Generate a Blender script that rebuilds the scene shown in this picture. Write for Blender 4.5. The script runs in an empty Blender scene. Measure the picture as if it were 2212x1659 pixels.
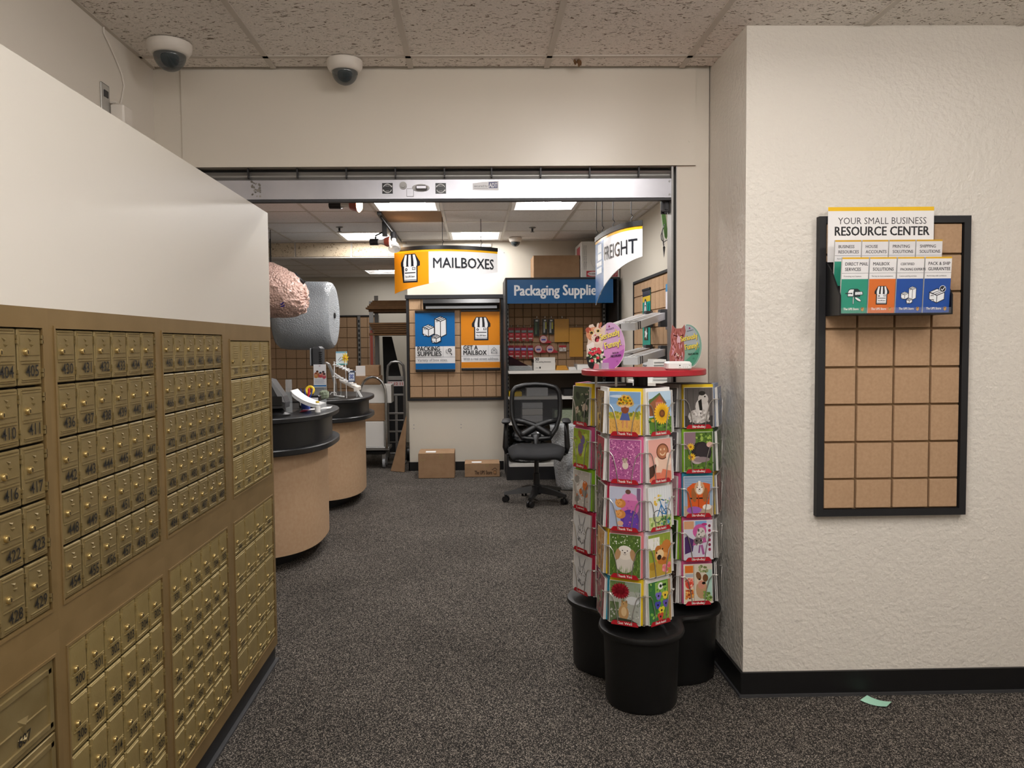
import bpy, math, random
from mathutils import Vector, Matrix

SC = bpy.context.scene
COL = SC.collection
rnd = random.Random(7)
PI = math.pi

# ------------------------------------------------------------------ camera
W, HH = 2212.0, 1659.0
F, CX, CY = 1644.53, 1061.19, 820.30
EYE = 1.447
_ya, _pi, _ro = .021274, .046824, -.009413


def _mm(a, b):
    return [[sum(a[i][k] * b[k][j] for k in range(3)) for j in range(3)] for i in range(3)]


_cy, _sy, _cp, _sp, _cr, _sr = math.cos(_ya), math.sin(_ya), math.cos(_pi), math.sin(_pi), math.cos(_ro), math.sin(_ro)
RM = _mm([[_cr, -_sr, 0], [_sr, _cr, 0], [0, 0, 1]],
         _mm([[1, 0, 0], [0, _cp, -_sp], [0, _sp, _cp]], [[_cy, 0, -_sy], [0, 1, 0], [_sy, 0, _cy]]))
camd = bpy.data.cameras.new('camera')
cam = bpy.data.objects.new('camera', camd)
COL.objects.link(cam)
camd.sensor_fit = 'HORIZONTAL'
camd.sensor_width = 36
camd.lens = F * 36 / W
camd.shift_x = (W / 2 - CX) / W
camd.shift_y = (CY - HH / 2) / W
camd.clip_start = .02
r0 = Vector((RM[0][0], RM[0][2], -RM[0][1]))
r1 = -Vector((RM[1][0], RM[1][2], -RM[1][1]))
r2 = -Vector((RM[2][0], RM[2][2], -RM[2][1]))
cam.matrix_world = Matrix(((r0.x, r1.x, r2.x, 0), (r0.y, r1.y, r2.y, 0), (r0.z, r1.z, r2.z, EYE), (0, 0, 0, 1)))
SC.camera = cam

# ------------------------------------------------------------------ world, exposure
wd = bpy.data.worlds.new('world')
SC.world = wd
wd.use_nodes = True
wd.node_tree.nodes['Background'].inputs[0].default_value = (.01, .01, .01, 1)
wd.node_tree.nodes['Background'].inputs[1].default_value = .2
vs = SC.view_settings
vs.view_transform = 'Standard'
vs.look = 'None'
vs.gamma = 1
vs.exposure = 0.0
vs.use_curve_mapping = False
LIGHT_FRONT = 21.5      # ceiling troffers of the front room
LIGHT_BACK = 45.0       # ceiling troffers of the back room


def ray(x, y):
    a, b = (x - CX) / F, (y - CY) / F
    v = [RM[0][i] * a + RM[1][i] * b + RM[2][i] for i in range(3)]
    return Vector((v[0], v[2], -v[1]))


def at(x, y, Y):
    """the point of the place at depth Y that the photograph shows at pixel x, y"""
    r = ray(x, y)
    return r * (Y / r.y) + Vector((0, 0, EYE))


def atz(x, y, z):
    r = ray(x, y)
    return r * ((z - EYE) / r.z) + Vector((0, 0, EYE))


# ------------------------------------------------------------------ materials
def lin(h):
    if isinstance(h, str):
        h = h.lstrip('#')
        c = [int(h[i:i + 2], 16) / 255 for i in (0, 2, 4)]
        return tuple((v / 12.92 if v <= .04045 else ((v + .055) / 1.055) ** 2.4) for v in c) + (1,)
    return tuple(h) + ((1,) if len(h) == 3 else ())


MATS = {}


def mat(name, col='#808080', rough=.5, metal=0, spec=.5, noise=None, bump=None, emit=None, alpha=1, col2=None, vor=None, coat=0):
    if name in MATS:
        return MATS[name]
    m = bpy.data.materials.new(name)
    m.use_nodes = True
    nt = m.node_tree
    N, L = nt.nodes, nt.links
    b = N['Principled BSDF']
    b.inputs['Roughness'].default_value = rough
    b.inputs['Metallic'].default_value = metal
    b.inputs['Specular IOR Level'].default_value = spec
    b.inputs['Base Color'].default_value = lin(col)
    b.inputs['Alpha'].default_value = alpha
    b.inputs['Coat Weight'].default_value = coat
    tc = N.new('ShaderNodeTexCoord')
    if noise:                      # (scale, detail, lo, hi) blends col to col2
        t = N.new('ShaderNodeTexNoise')
        t.inputs['Scale'].default_value = noise[0]
        t.inputs['Detail'].default_value = noise[1]
        L.new(tc.outputs['Object'], t.inputs['Vector'])
        r = N.new('ShaderNodeValToRGB')
        r.color_ramp.elements[0].position = noise[2]
        r.color_ramp.elements[1].position = noise[3]
        r.color_ramp.elements[0].color = lin(col)
        r.color_ramp.elements[1].color = lin(col2)
        L.new(t.outputs[0], r.inputs[0])
        L.new(r.outputs[0], b.inputs['Base Color'])
    if bump:                       # (scale, strength, distance)
        if vor:
            t = N.new('ShaderNodeTexVoronoi')
            t.inputs['Scale'].default_value = bump[0]
            o = t.outputs['Distance']
        else:
            t = N.new('ShaderNodeTexNoise')
            t.inputs['Scale'].default_value = bump[0]
            t.inputs['Detail'].default_value = 3
            o = t.outputs[0]
        L.new(tc.outputs['Object'], t.inputs['Vector'])
        bp = N.new('ShaderNodeBump')
        bp.inputs['Strength'].default_value = bump[1]
        bp.inputs['Distance'].default_value = bump[2]
        if vor:
            bp.invert = True
        L.new(o, bp.inputs['Height'])
        L.new(bp.outputs[0], b.inputs['Normal'])
    if emit:
        b.inputs['Emission Color'].default_value = lin(emit[0])
        b.inputs['Emission Strength'].default_value = emit[1]
    MATS[name] = m
    return m


def mat_print(name, rough, coat=0):
    m = bpy.data.materials.new(name)
    m.use_nodes = True
    N, L = m.node_tree.nodes, m.node_tree.links
    a = N.new('ShaderNodeAttribute')
    a.attribute_name = 'Col'
    b = N['Principled BSDF']
    L.new(a.outputs['Color'], b.inputs['Base Color'])
    b.inputs['Roughness'].default_value = rough
    b.inputs['Specular IOR Level'].default_value = .4
    b.inputs['Coat Weight'].default_value = coat
    MATS[name] = m
    return m


PRINT = mat_print('printed_paper', .5)
GLOSS = mat_print('printed_gloss', .22)


def mat_carpet():
    m = bpy.data.materials.new('carpet')
    m.use_nodes = True
    N, L = m.node_tree.nodes, m.node_tree.links
    b = N['Principled BSDF']
    b.inputs['Roughness'].default_value = .95
    b.inputs['Specular IOR Level'].default_value = .1
    tc = N.new('ShaderNodeTexCoord')
    v = N.new('ShaderNodeTexVoronoi')
    v.inputs['Scale'].default_value = 380
    v.inputs['Randomness'].default_value = 1
    mp = N.new('ShaderNodeMapping')
    mp.inputs['Scale'].default_value = (1, .62, 1)
    L.new(tc.outputs['Object'], mp.inputs['Vector'])
    L.new(mp.outputs[0], v.inputs['Vector'])
    sp = N.new('ShaderNodeSeparateColor')
    L.new(v.outputs['Color'], sp.inputs[0])
    r = N.new('ShaderNodeValToRGB')
    e = r.color_ramp.elements
    e[0].position, e[0].color = 0, lin('#1e1c1b')
    e[1].position, e[1].color = 1, lin('#a0978d')
    for p, c in ((.45, '#312f2d'), (.62, '#44403d'), (.72, '#5d5853'), (.86, '#827a71')):
        k = e.new(p)
        k.color = lin(c)
    L.new(sp.outputs[0], r.inputs[0])
    n = N.new('ShaderNodeTexNoise')
    n.inputs['Scale'].default_value = 1.6
    n.inputs['Detail'].default_value = 4
    L.new(tc.outputs['Object'], n.inputs['Vector'])
    mr = N.new('ShaderNodeMapRange')
    mr.inputs[1].default_value = .3
    mr.inputs[2].default_value = .7
    mr.inputs[3].default_value = .82
    mr.inputs[4].default_value = 1.12
    L.new(n.outputs[0], mr.inputs[0])
    mx = N.new('ShaderNodeMix')
    mx.data_type = 'RGBA'
    mx.blend_type = 'MULTIPLY'
    mx.inputs[0].default_value = 1
    L.new(r.outputs[0], mx.inputs[6])
    L.new(mr.outputs[0], mx.inputs[7])
    L.new(mx.outputs[2], b.inputs['Base Color'])
    bp = N.new('ShaderNodeBump')
    bp.inputs['Strength'].default_value = .6
    bp.inputs['Distance'].default_value = .004
    L.new(sp.outputs[1], bp.inputs['Height'])
    L.new(bp.outputs[0], b.inputs['Normal'])
    MATS['carpet'] = m
    return m


def mat_tile(name, base, fleck, amount):
    """mineral-fibre ceiling tile with small dark fissures"""
    m = bpy.data.materials.new(name)
    m.use_nodes = True
    N, L = m.node_tree.nodes, m.node_tree.links
    b = N['Principled BSDF']
    b.inputs['Roughness'].default_value = .9
    b.inputs['Specular IOR Level'].default_value = .1
    g = N.new('ShaderNodeNewGeometry')
    mp = N.new('ShaderNodeMapping')
    mp.inputs['Scale'].default_value = (38, 75, 40)
    L.new(g.outputs['Position'], mp.inputs['Vector'])
    n = N.new('ShaderNodeTexNoise')
    n.inputs['Scale'].default_value = 1
    n.inputs['Detail'].default_value = 2
    n.inputs['Distortion'].default_value = 1.5
    L.new(mp.outputs[0], n.inputs['Vector'])
    r = N.new('ShaderNodeValToRGB')
    r.color_ramp.elements[0].position = amount
    r.color_ramp.elements[1].position = amount + .06
    r.color_ramp.elements[0].color = lin(fleck)
    r.color_ramp.elements[1].color = lin(base)
    L.new(n.outputs[0], r.inputs[0])
    n2 = N.new('ShaderNodeTexNoise')
    n2.inputs['Scale'].default_value = 180
    L.new(g.outputs['Position'], n2.inputs['Vector'])
    mr = N.new('ShaderNodeMapRange')
    mr.inputs[1].default_value = .3
    mr.inputs[2].default_value = .7
    mr.inputs[3].default_value = .88
    mr.inputs[4].default_value = 1.06
    L.new(n2.outputs[0], mr.inputs[0])
    mx = N.new('ShaderNodeMix')
    mx.data_type = 'RGBA'
    mx.blend_type = 'MULTIPLY'
    mx.inputs[0].default_value = 1
    L.new(r.outputs[0], mx.inputs[6])
    L.new(mr.outputs[0], mx.inputs[7])
    L.new(mx.outputs[2], b.inputs['Base Color'])
    bp = N.new('ShaderNodeBump')
    bp.inputs['Strength'].default_value = .5
    bp.inputs['Distance'].default_value = .003
    L.new(r.outputs[0], bp.inputs['Height'])
    L.new(bp.outputs[0], b.inputs['Normal'])
    MATS[name] = m
    return m


mat_carpet()
mat_tile('ceiling_tile', '#f6f0e9', '#8f8376', .345)
mat_tile('ceiling_tile_plain', '#ece8e5', '#c8c0ba', .3)
mat_tile('ceiling_tile_stained', '#a58a70', '#8a7059', .3)
mat_tile('soffit_tile', '#d8c6ab', '#a08c74', .36)
mat('tbar', '#cdc5bb', .45)
mat('wall_paint', '#e2dbd0', .42, bump=(60, .08, .002))
mat('wall_knock', '#e0dad0', .38, bump=(58, .9, .005))
mat('panel_white', '#d9d4ca', .33, bump=(25, .03, .002))
mat('wall_cream', '#d6cfc1', .5)
mat('header_paint', '#e2dacd', .3, bump=(20, .03, .002))
mat('black_base', '#0b0b0d', .45)
mat('base_foot', '#3c3c3e', .5)
mat('gold_frame', '#8c744c', .42, metal=.35, noise=(6, 4, .35, .7), col2='#7c663f', bump=(200, .08, .001))
mat('gold_door', '#94835a', .4, metal=.5, noise=(14, 4, .3, .7), col2='#837148', bump=(240, .12, .001))
mat('gold_door_bright', '#a3905f', .42, metal=.45, noise=(14, 4, .3, .7), col2='#93804f', bump=(160, .35, .0015))
mat('brass_lock', '#b7a06a', .3, metal=.8)
mat('number_ink', '#15120c', .6)
mat('dark_cavity', '#141109', .9)
mat('mdf', '#b89878', .65, noise=(90, 5, .3, .75), col2='#ad8c6c', spec=.25)
mat('mdf_groove', '#8a7052', .8, spec=.2)
mat('mdf_counter', '#bd9f80', .55, noise=(40, 5, .3, .75), col2='#b39373', spec=.3)
mat('black_plastic', '#101012', .4)
mat('black_matte', '#17171a', .6)
mat('black_laminate', '#0e0f12', .35, noise=(400, 2, .6, .75), col2='#1c1d20')
mat('black_base_plastic', '#0c0c0d', .5, bump=(300, .15, .001))
mat('dark_grey', '#3a3b3e', .5)
mat('grey_plastic', '#8d8f92', .45)
mat('white_plastic', '#ececea', .35)
mat('aluminium', '#bfbfc5', .3, metal=.85, noise=(5, 3, .3, .7), col2='#aeaeb5')
mat('aluminium_dull', '#9b9a98', .4, metal=.8)
mat('dark_metal', '#3b3a3c', .45, metal=.6)
mat('chrome', '#c8c8c8', .18, metal=1)
mat('wire_chrome', '#c4c0ba', .3, metal=.8)
mat('camera_white', '#e6dfd6', .4)
mat('smoke_dome', '#4a5458', .06, alpha=.6)
mat('dark_glass', '#0a0d10', .05)
mat('cardboard', '#a08265', .8, noise=(12, 4, .3, .7), col2='#94765a', spec=.15)
mat('cardboard_dark', '#7a5c40', .85, noise=(12, 4, .3, .7), col2='#6d5038', spec=.15)
mat('carton_white', '#dedbd6', .6)
mat('tape', '#c4a57c', .2, alpha=.6)
mat('paper_white', '#efeeec', .6)
mat('paper_mint', '#a9dcc4', .6)
mat('paper_grey', '#c9c9cb', .5)
mat('env_manila', '#d69c3c', .6)
mat('acrylic', '#e6ecef', .06, alpha=.22)
mat('bubble', '#b3bac1', .2, bump=(85, .7, .007), vor=True, alpha=.95)
mat('clear_film', '#ffffff', .05, alpha=.05)
mat('bubble_end', '#c6ccd2', .3, bump=(75, .9, .006), vor=True)
mat('peanut', '#f0c8ba', .35, bump=(55, 1.0, .012), vor=True, coat=.3)
mat('peanut_film', '#e8dede', .12, alpha=.35, bump=(40, .8, .01))
mat('red_top', '#b3202f', .3)
mat('red_tag', '#b01e2a', .4)
mat('mesh_back', '#141416', .8, alpha=.8)
mat('seat_fabric', '#18181b', .85, bump=(500, .2, .001))
mat('green_strip', '#5e8a4c', .5)
mat('blue_board', '#0d5b98', .35)
mat('lamp_glow', '#fff0dd', .5, emit=('#ffcf9d', 22))
mat('lamp_glass', '#d8d2cc', .1, metal=.3)
mat('lamp_red', '#9a4a3c', .3)
mat('clear_glass', '#e8e8e6', .05, alpha=.35)
mat('lens_front', '#ffffff', .5, emit=('#fffaf6', LIGHT_FRONT))
mat('lens_back', '#ffffff', .5, emit=('#fbf8f6', LIGHT_BACK))
mat('reflector', '#f1efec', .35)
mat('lens_store', '#ffffff', .5, emit=('#fbf8f6', 20))
mat('outlet_steel', '#b9b7b2', .35, metal=.3)
mat('plenum', '#0a0a0a', .9)
mat('yellow', '#e8c21a', .5)
mat('wire_white', '#e8e8e8', .4)
mat('shelf_white', '#e5e2dc', .45)
mat('pegboard', '#5a4d40', .7)
mat('teal', '#23a08e', .4)
mat('red_plastic', '#c22233', .4)
mat('blue_plastic', '#2340a0', .4)
mat('crumple', '#8f9a84', .5, bump=(60, .8, .01))


# ------------------------------------------------------------------ mesh builder
class MB:
    def __init__(s):
        s.v, s.f, s.m = [], [], []
        s.cm = 0

    def add(s, vs_, fs, mi=None):
        o = len(s.v)
        s.v += [tuple(v) for v in vs_]
        s.f += [tuple(i + o for i in f) for f in fs]
        s.m += [s.cm if mi is None else mi] * len(fs)
        return s

    def box(s, x0, y0, z0, x1, y1, z1, mi=None):
        x0, x1 = sorted((x0, x1)); y0, y1 = sorted((y0, y1)); z0, z1 = sorted((z0, z1))
        return s.add([(x0, y0, z0), (x1, y0, z0), (x1, y1, z0), (x0, y1, z0), (x0, y0, z1), (x1, y0, z1), (x1, y1, z1), (x0, y1, z1)],
                     [(0, 3, 2, 1), (4, 5, 6, 7), (0, 1, 5, 4), (1, 2, 6, 5), (2, 3, 7, 6), (3, 0, 4, 7)], mi)

    def bbox(s, x0, y0, z0, x1, y1, z1, b=.004, mi=None):
        """box with its vertical and front edges chamfered"""
        x0, x1 = sorted((x0, x1)); y0, y1 = sorted((y0, y1)); z0, z1 = sorted((z0, z1))
        b = min(b, (x1 - x0) * .45, (y1 - y0) * .45, (z1 - z0) * .45)
        rings = []
        for z, i in ((z0, b), (z0 + b, 0), (z1 - b, 0), (z1, b)):
            a0, a1, c0, c1 = x0 + i, x1 - i, y0 + i, y1 - i
            rings.append([(a0 + b, c0, z), (a1 - b, c0, z), (a1, c0 + b, z), (a1, c1 - b, z), (a1 - b, c1, z), (a0 + b, c1, z), (a0, c1 - b, z), (a0, c0 + b, z)])
        return s.loft(rings, True, True, mi)

    def loft(s, rings, cap0=True, cap1=True, mi=None, closed=True):
        n = len(rings[0])
        vs_ = [p for r in rings for p in r]
        fs = []
        for k in range(len(rings) - 1):
            for i in range(n if closed else n - 1):
                j = (i + 1) % n
                fs.append((k * n + i, k * n + j, (k + 1) * n + j, (k + 1) * n + i))
        if cap0:
            fs.append(tuple(reversed(range(n))))
        if cap1:
            fs.append(tuple((len(rings) - 1) * n + i for i in range(n)))
        return s.add(vs_, fs, mi)

    def prism(s, pts, z0, z1, mi=None):
        """pts (x, y) counter-clockwise, extruded in z"""
        return s.loft([[(x, y, z0) for x, y in pts], [(x, y, z1) for x, y in pts]], True, True, mi)

    def prismy(s, pts, y0, y1, mi=None):
        """pts (x, z) counter-clockwise seen from -Y, extruded in y"""
        return s.loft([[(x, y1, z) for x, z in pts], [(x, y0, z) for x, z in pts]], True, True, mi) if y0 > y1 else \
            s.loft([[(x, y0, z) for x, z in reversed(pts)], [(x, y1, z) for x, z in reversed(pts)]], True, True, mi)

    def prismx(s, pts, x0, x1, mi=None):
        """pts (y, z), extruded in x"""
        return s.loft([[(x0, y, z) for y, z in pts], [(x1, y, z) for y, z in pts]], True, True, mi)

    def tube(s, path, r, n=6, mi=None, closed=False):
        path = [Vector(p) for p in path]
        rs = r if isinstance(r, (list, tuple)) else [r] * len(path)
        rings = []
        up = None
        for i, p in enumerate(path):
            a = path[i - 1] if i else (path[-1] if closed else p)
            b = path[(i + 1) % len(path)] if (i < len(path) - 1 or closed) else p
            d = (b - a).normalized()
            if up is None:
                up = Vector((0, 0, 1)) if abs(d.z) < .9 else Vector((1, 0, 0))
            q = d.cross(up).normalized()
            up = q.cross(d).normalized()
            rings.append([tuple(p + (q * math.cos(2 * PI * k / n) + up * math.sin(2 * PI * k / n)) * rs[i]) for k in range(n)])
        if closed:
            rings.append(rings[0])
        return s.loft(rings, not closed, not closed, mi)

    def cyl(s, p0, p1, r, n=16, r2=None, mi=None):
        return s.tube([p0, p1], [r, r if r2 is None else r2], n, mi)

    def lathe(s, prof, n=20, c=(0, 0), mi=None, a0=0, a1=2 * PI):
        """prof list of (r, z) revolved round z"""
        rings = [[(c[0] + r * math.cos(a0 + (a1 - a0) * k / n), c[1] + r * math.sin(a0 + (a1 - a0) * k / n), z) for k in range(n)] for r, z in prof]
        return s.loft(rings, True, True, mi)

    def sphere(s, c, rx, ry, rz, n=14, m=8, mi=None, t0=0, t1=PI):
        rings = []
        for i in range(m + 1):
            t = t0 + (t1 - t0) * i / m
            rr = max(math.sin(t), .004)
            rings.append([(c[0] + rx * rr * math.cos(2 * PI * k / n), c[1] + ry * rr * math.sin(2 * PI * k / n), c[2] - rz * math.cos(t)) for k in range(n)])
        return s.loft(rings, True, True, mi)

    def mesh(s, name, mats, smooth=False):
        me = bpy.data.meshes.new(name)
        me.from_pydata(s.v, [], s.f)
        for m in (mats if isinstance(mats, (list, tuple)) else [mats]):
            me.materials.append(MATS[m] if isinstance(m, str) else m)
        if s.m and max(s.m) > 0:
            me.polygons.foreach_set('material_index', s.m)
        if smooth:
            me.polygons.foreach_set('use_smooth', [True] * len(me.polygons))
            if smooth != 'all':
                me.set_sharp_from_angle(angle=math.radians(40))
        me.update()
        return me

    def build(s, name, mats, parent=None, smooth=False, loc=None, rz=0):
        return link(name, s.mesh(name, mats, smooth), parent, loc, rz)


def link(name, me, parent=None, loc=None, rz=0, rot=None):
    o = bpy.data.objects.new(name, me)
    COL.objects.link(o)
    if parent:
        o.parent = parent
    if loc is not None:
        o.location = loc
    if rot is not None:
        o.rotation_euler = rot
    elif rz:
        o.rotation_euler = (0, 0, rz)
    return o


def tag(o, label, cat, group=None):
    o['label'] = label
    o['category'] = cat
    if group:
        o['group'] = group
    return o


def thing(name, label, cat, loc=(0, 0, 0), rz=0, group=None, rot=None):
    o = link(name, None, None, loc, rz, rot)
    o.empty_display_size = .1
    return tag(o, label, cat, group)


ORD4 = ('bottom', 'second lowest', 'second highest', 'top')
ORD5 = ('bottom', 'second lowest', 'middle', 'second highest', 'top')


def struct(o):
    o['kind'] = 'structure'
    return o


# ------------------------------------------------------------------ flat print
_TXT = {}


def text_geo(s, bold=0.0):
    k = (s, bold)
    if k not in _TXT:
        cu = bpy.data.curves.new('lettering', 'FONT')
        cu.body = s
        cu.size = 1
        cu.offset = bold
        cu.resolution_u = 2
        cu.fill_mode = 'FRONT'
        ob = bpy.data.objects.new('lettering', cu)
        me = bpy.data.meshes.new_from_object(ob)
        vs_ = [(v.co.x, v.co.y) for v in me.vertices]
        fs = [tuple(p.vertices) for p in me.polygons]
        bpy.data.objects.remove(ob)
        bpy.data.meshes.remove(me)
        bpy.data.curves.remove(cu)
        xs = [v[0] for v in vs_] or [0]
        _TXT[k] = (vs_, fs, min(xs), max(xs))
    return _TXT[k]


class Ink:
    """flat printed shapes: u right, v up, facing -Y; every shape lies a hair in front of the last"""
    def __init__(s, eps=4e-5, fn=None):
        s.v, s.f, s.c = [], [], []
        s.k, s.eps, s.fn = 1, eps, fn
        s.T = (0, 0, 1, 1)

    def at(s, x, y, sx, sy=None):
        s.T = (x, y, sx, sx if sy is None else sy)
        return s

    def put(s, pts, faces, col, same=False):
        if not same:
            s.k += 1
        ox, oy, sx, sy = s.T
        if s.fn:                   # curved carrier: cut long faces so that they follow the curve
            tri = [(f[0], f[i], f[i + 1]) for f in faces for i in range(1, len(f) - 1)]
            P, pts, faces = list(pts), [], []
            todo = [tuple(P[i] for i in t) for t in tri]
            while todo:
                a, b, c = todo.pop()
                if (max(a[0], b[0], c[0]) - min(a[0], b[0], c[0])) * sx > .022:
                    e = max(((a, b, c), (b, c, a), (c, a, b)), key=lambda q: abs(q[0][0] - q[1][0]))
                    m_ = ((e[0][0] + e[1][0]) / 2, (e[0][1] + e[1][1]) / 2)
                    todo += [(e[0], m_, e[2]), (m_, e[1], e[2])]
                else:
                    faces.append((len(pts), len(pts) + 1, len(pts) + 2))
                    pts += [a, b, c]
        o = len(s.v)
        d = s.k * s.eps
        for u, v in pts:
            u, v = ox + u * sx, oy + v * sy
            s.v.append(s.fn(u, v, d) if s.fn else (u, -d, v))
        c = lin(col)
        for f in faces:
            s.f.append(tuple(i + o for i in f))
            s.c.append(c)

    def poly(s, pts, col, same=False):
        a = sum(pts[i - 1][0] * pts[i][1] - pts[i][0] * pts[i - 1][1] for i in range(len(pts)))
        if a < 0:
            pts = list(reversed(pts))
        s.put(pts, [tuple(range(len(pts)))], col, same)
        return s

    def rect(s, x0, y0, x1, y1, col, n=1, same=False):
        p, f = [], []
        for i in range(n + 1):
            x = x0 + (x1 - x0) * i / n
            p += [(x, y0), (x, y1)]
        for i in range(n):
            f.append((2 * i, 2 * i + 2, 2 * i + 3, 2 * i + 1))
        s.put(p, f, col, same)
        return s

    def ell(s, cx, cy, rx, ry, col, n=14, rot=0, same=False):
        c_, s_ = math.cos(rot), math.sin(rot)
        s.put([(cx + rx * math.cos(2 * PI * i / n) * c_ - ry * math.sin(2 * PI * i / n) * s_,
                cy + rx * math.cos(2 * PI * i / n) * s_ + ry * math.sin(2 * PI * i / n) * c_) for i in range(n)], [tuple(range(n))], col, same)
        return s

    def line(s, pts, w, col):
        s.k += 1
        for a, b in zip(pts, pts[1:]):
            dx, dy = b[0] - a[0], b[1] - a[1]
            l = math.hypot(dx, dy) or 1
            nx, ny = -dy / l * w / 2, dx / l * w / 2
            ex, ey = dx / l * w * .3, dy / l * w * .3
            s.put([(a[0] - nx - ex, a[1] - ny - ey), (b[0] - nx + ex, b[1] - ny + ey), (b[0] + nx + ex, b[1] + ny + ey), (a[0] + nx - ex, a[1] + ny - ey)], [(0, 1, 2, 3)], col, True)
        return s

    def ring(s, cx, cy, r, w, col, a0=0, a1=360, n=18):
        p, f = [], []
        for i in range(n + 1):
            a = math.radians(a0 + (a1 - a0) * i / n)
            p += [(cx + (r - w / 2) * math.cos(a), cy + (r - w / 2) * math.sin(a)), (cx + (r + w / 2) * math.cos(a), cy + (r + w / 2) * math.sin(a))]
        for i in range(n):
            f.append((2 * i, 2 * i + 1, 2 * i + 3, 2 * i + 2))
        s.put(p, f, col)
        return s

    def text(s, t, x, y, size, col, align='l', bold=0.0, sx=1.0, rot=0, width=None):
        vs_, fs, a, b = text_geo(t, min(bold, 0))
        if width:
            sx = width / ((b - a) * size) if b > a else 1
        w = (b - a) * size * sx
        dx = -a * size * sx + {'l': 0, 'c': -w / 2, 'r': -w}[align]
        c_, s_ = math.cos(rot), math.sin(rot)
        e = max(bold, 0) * size
        for g, (ex, ey) in enumerate([(0, 0)] if e == 0 else [(-e, -e * .4), (e, -e * .4), (-e, e * .4), (e, e * .4)]):
            pts = []
            for u, v in vs_:
                p, q = u * size * sx + dx + ex, v * size + ey
                pts.append((x + p * c_ - q * s_, y + p * s_ + q * c_))
            s.put(pts, fs, col)
        return s

    def scatter(s, n, x0, y0, x1, y1, r0, r1, cols, sides=6, asp=1, seed=1):
        q = random.Random(seed)
        for i in range(n):
            if i % max(1, n // 5) == 0:
                s.k += 1
            r = q.uniform(r0, r1)
            s.ell(q.uniform(x0, x1), q.uniform(y0, y1), r, r * asp, q.choice(cols), sides, q.uniform(0, 3), True)
        return s

    def mesh(s, name, m=None):
        me = bpy.data.meshes.new(name)
        me.from_pydata(s.v, [], s.f)
        me.materials.append(m or PRINT)
        at_ = me.color_attributes.new('Col', 'FLOAT_COLOR', 'CORNER')
        buf = []
        for p, c in zip(s.f, s.c):
            buf += list(c) * len(p)
        at_.data.foreach_set('color', buf)
        return me

    def build(s, name, parent=None, m=None, loc=None, rz=0, rot=None):
        return link(name, s.mesh(name, m), parent, loc, rz, rot)


def sheet_mesh(name, w, h, t, colour, ink=None, m=None):
    """paper or card: slab w x h x t, base at the origin, front at y=0, single mesh with its print"""
    k = ink or Ink()
    x = w / 2
    c = lin(colour)
    o = len(k.v)
    k.v += [(-x, 0, 0), (x, 0, 0), (x, t, 0), (-x, t, 0), (-x, 0, h), (x, 0, h), (x, t, h), (-x, t, h)]
    for f in [(0, 3, 2, 1), (4, 5, 6, 7), (0, 1, 5, 4), (1, 2, 6, 5), (2, 3, 7, 6), (3, 0, 4, 7)]:
        k.f.append(tuple(i + o for i in f))
        k.c.append(c)
    return k.mesh(name, m)

# ================================================================== the setting
CEIL, CEILB, CEILS = 2.687, 2.62, 2.45
XL, XC, YC, YH = -1.423, 1.081, 3.028, 3.49
XM = -.922                     # face of the mailbox wall
XR, YB, YS = 1.56, 8.72, 11.3  # right wall and end wall of the back room, end wall of the storeroom
XBL = -3.3

struct(MB().box(-3.4, -2.7, -.05, 3.8, 11.4, 0).build('floor', 'carpet'))
struct(MB().box(XL - .1, -2.7, 0, XL, YH, 2.95).build('wall_left', 'wall_paint'))
struct(MB().box(XL - .1, -2.7, 0, 3.8, -2.6, 2.95).build('wall_rear', 'wall_paint'))
struct(MB().box(3.7, -2.6, 0, 3.8, YC, 2.95).build('wall_far_right', 'wall_paint'))
w = MB().box(XC, YC, 0, 3.8, 3.62, 2.95).build('wall_right', 'wall_knock')
struct(w)
w = MB()
w.box(XBL, YH, 2.25, 1.015, 3.62, 2.95)
w.box(XBL, YH, 0, -1.3, 3.62, 2.25)
w = struct(w.build('wall_front', 'header_paint'))
MB().box(-1.3, YH - .006, 2.25, 1.013, YH, 2.68).build('header_panel', 'header_paint', w)
MB().box(-1.3, YH - .012, 2.25, 1.013, YH, 2.256).build('header_edge', 'header_paint', w)
t = MB()
t.box(1.015, YH + .006, 0, XC - .004, 3.62, 2.95)
t.box(.929, YH + .004, 0, 1.015, 3.62, 2.25)
struct(t.build('trim_1', 'header_paint'))
MB().cyl((.985, YH - .004, 2.36), (.985, YH - .009, 2.36), .006, 10).build('screw_cover', 'header_paint', w)

w = struct(MB().box(-.76, YB, 0, 1.66, YB + .14, 2.9).build('wall_back', 'wall_cream'))
for px, py in ((894, 926), (894, 918), (996, 917), (996, 924), (1068, 545), (1089, 546)):
    p = at(px, py, YB)
    MB().cyl((p.x, YB - .001, p.z), (p.x, YB + .01, p.z), .006, 8).build('screw_hole', 'grey_plastic', w)
struct(MB().box(XR, 3.62, 0, 1.66, YB, 2.9).build('wall_back_right', 'wall_cream'))
struct(MB().box(XBL - .1, 3.4, 0, XBL, 11.4, 2.9).build('wall_back_left', 'wall_cream'))
struct(MB().box(XBL, YS, 0, -.3, 11.4, 2.9).build('wall_storeroom', 'wall_cream'))
struct(MB().box(-.4, YB + .14, 0, -.3, YS, 2.9).build('wall_storeroom_right', 'wall_cream'))

b = MB().box(XC, YC - .012, 0, 3.7, YC, .1)
b.box(XC - .012, YC - .012, 0, XC, YH, .1)
b = struct(b.build('baseboard_right', 'black_base'))
f = MB().box(XC - .02, YC - .02, 0, 3.7, YC - .012, .011)
f.box(XC - .02, YC - .012, 0, XC - .012, YH, .011)
f.build('base_toe', 'base_foot', b)
struct(MB().box(-.77, YB - .012, 0, .32, YB, .1).box(-.772, YB - .012, 0, -.76, YB + .14, .1).build('baseboard_back', 'black_base'))


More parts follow.
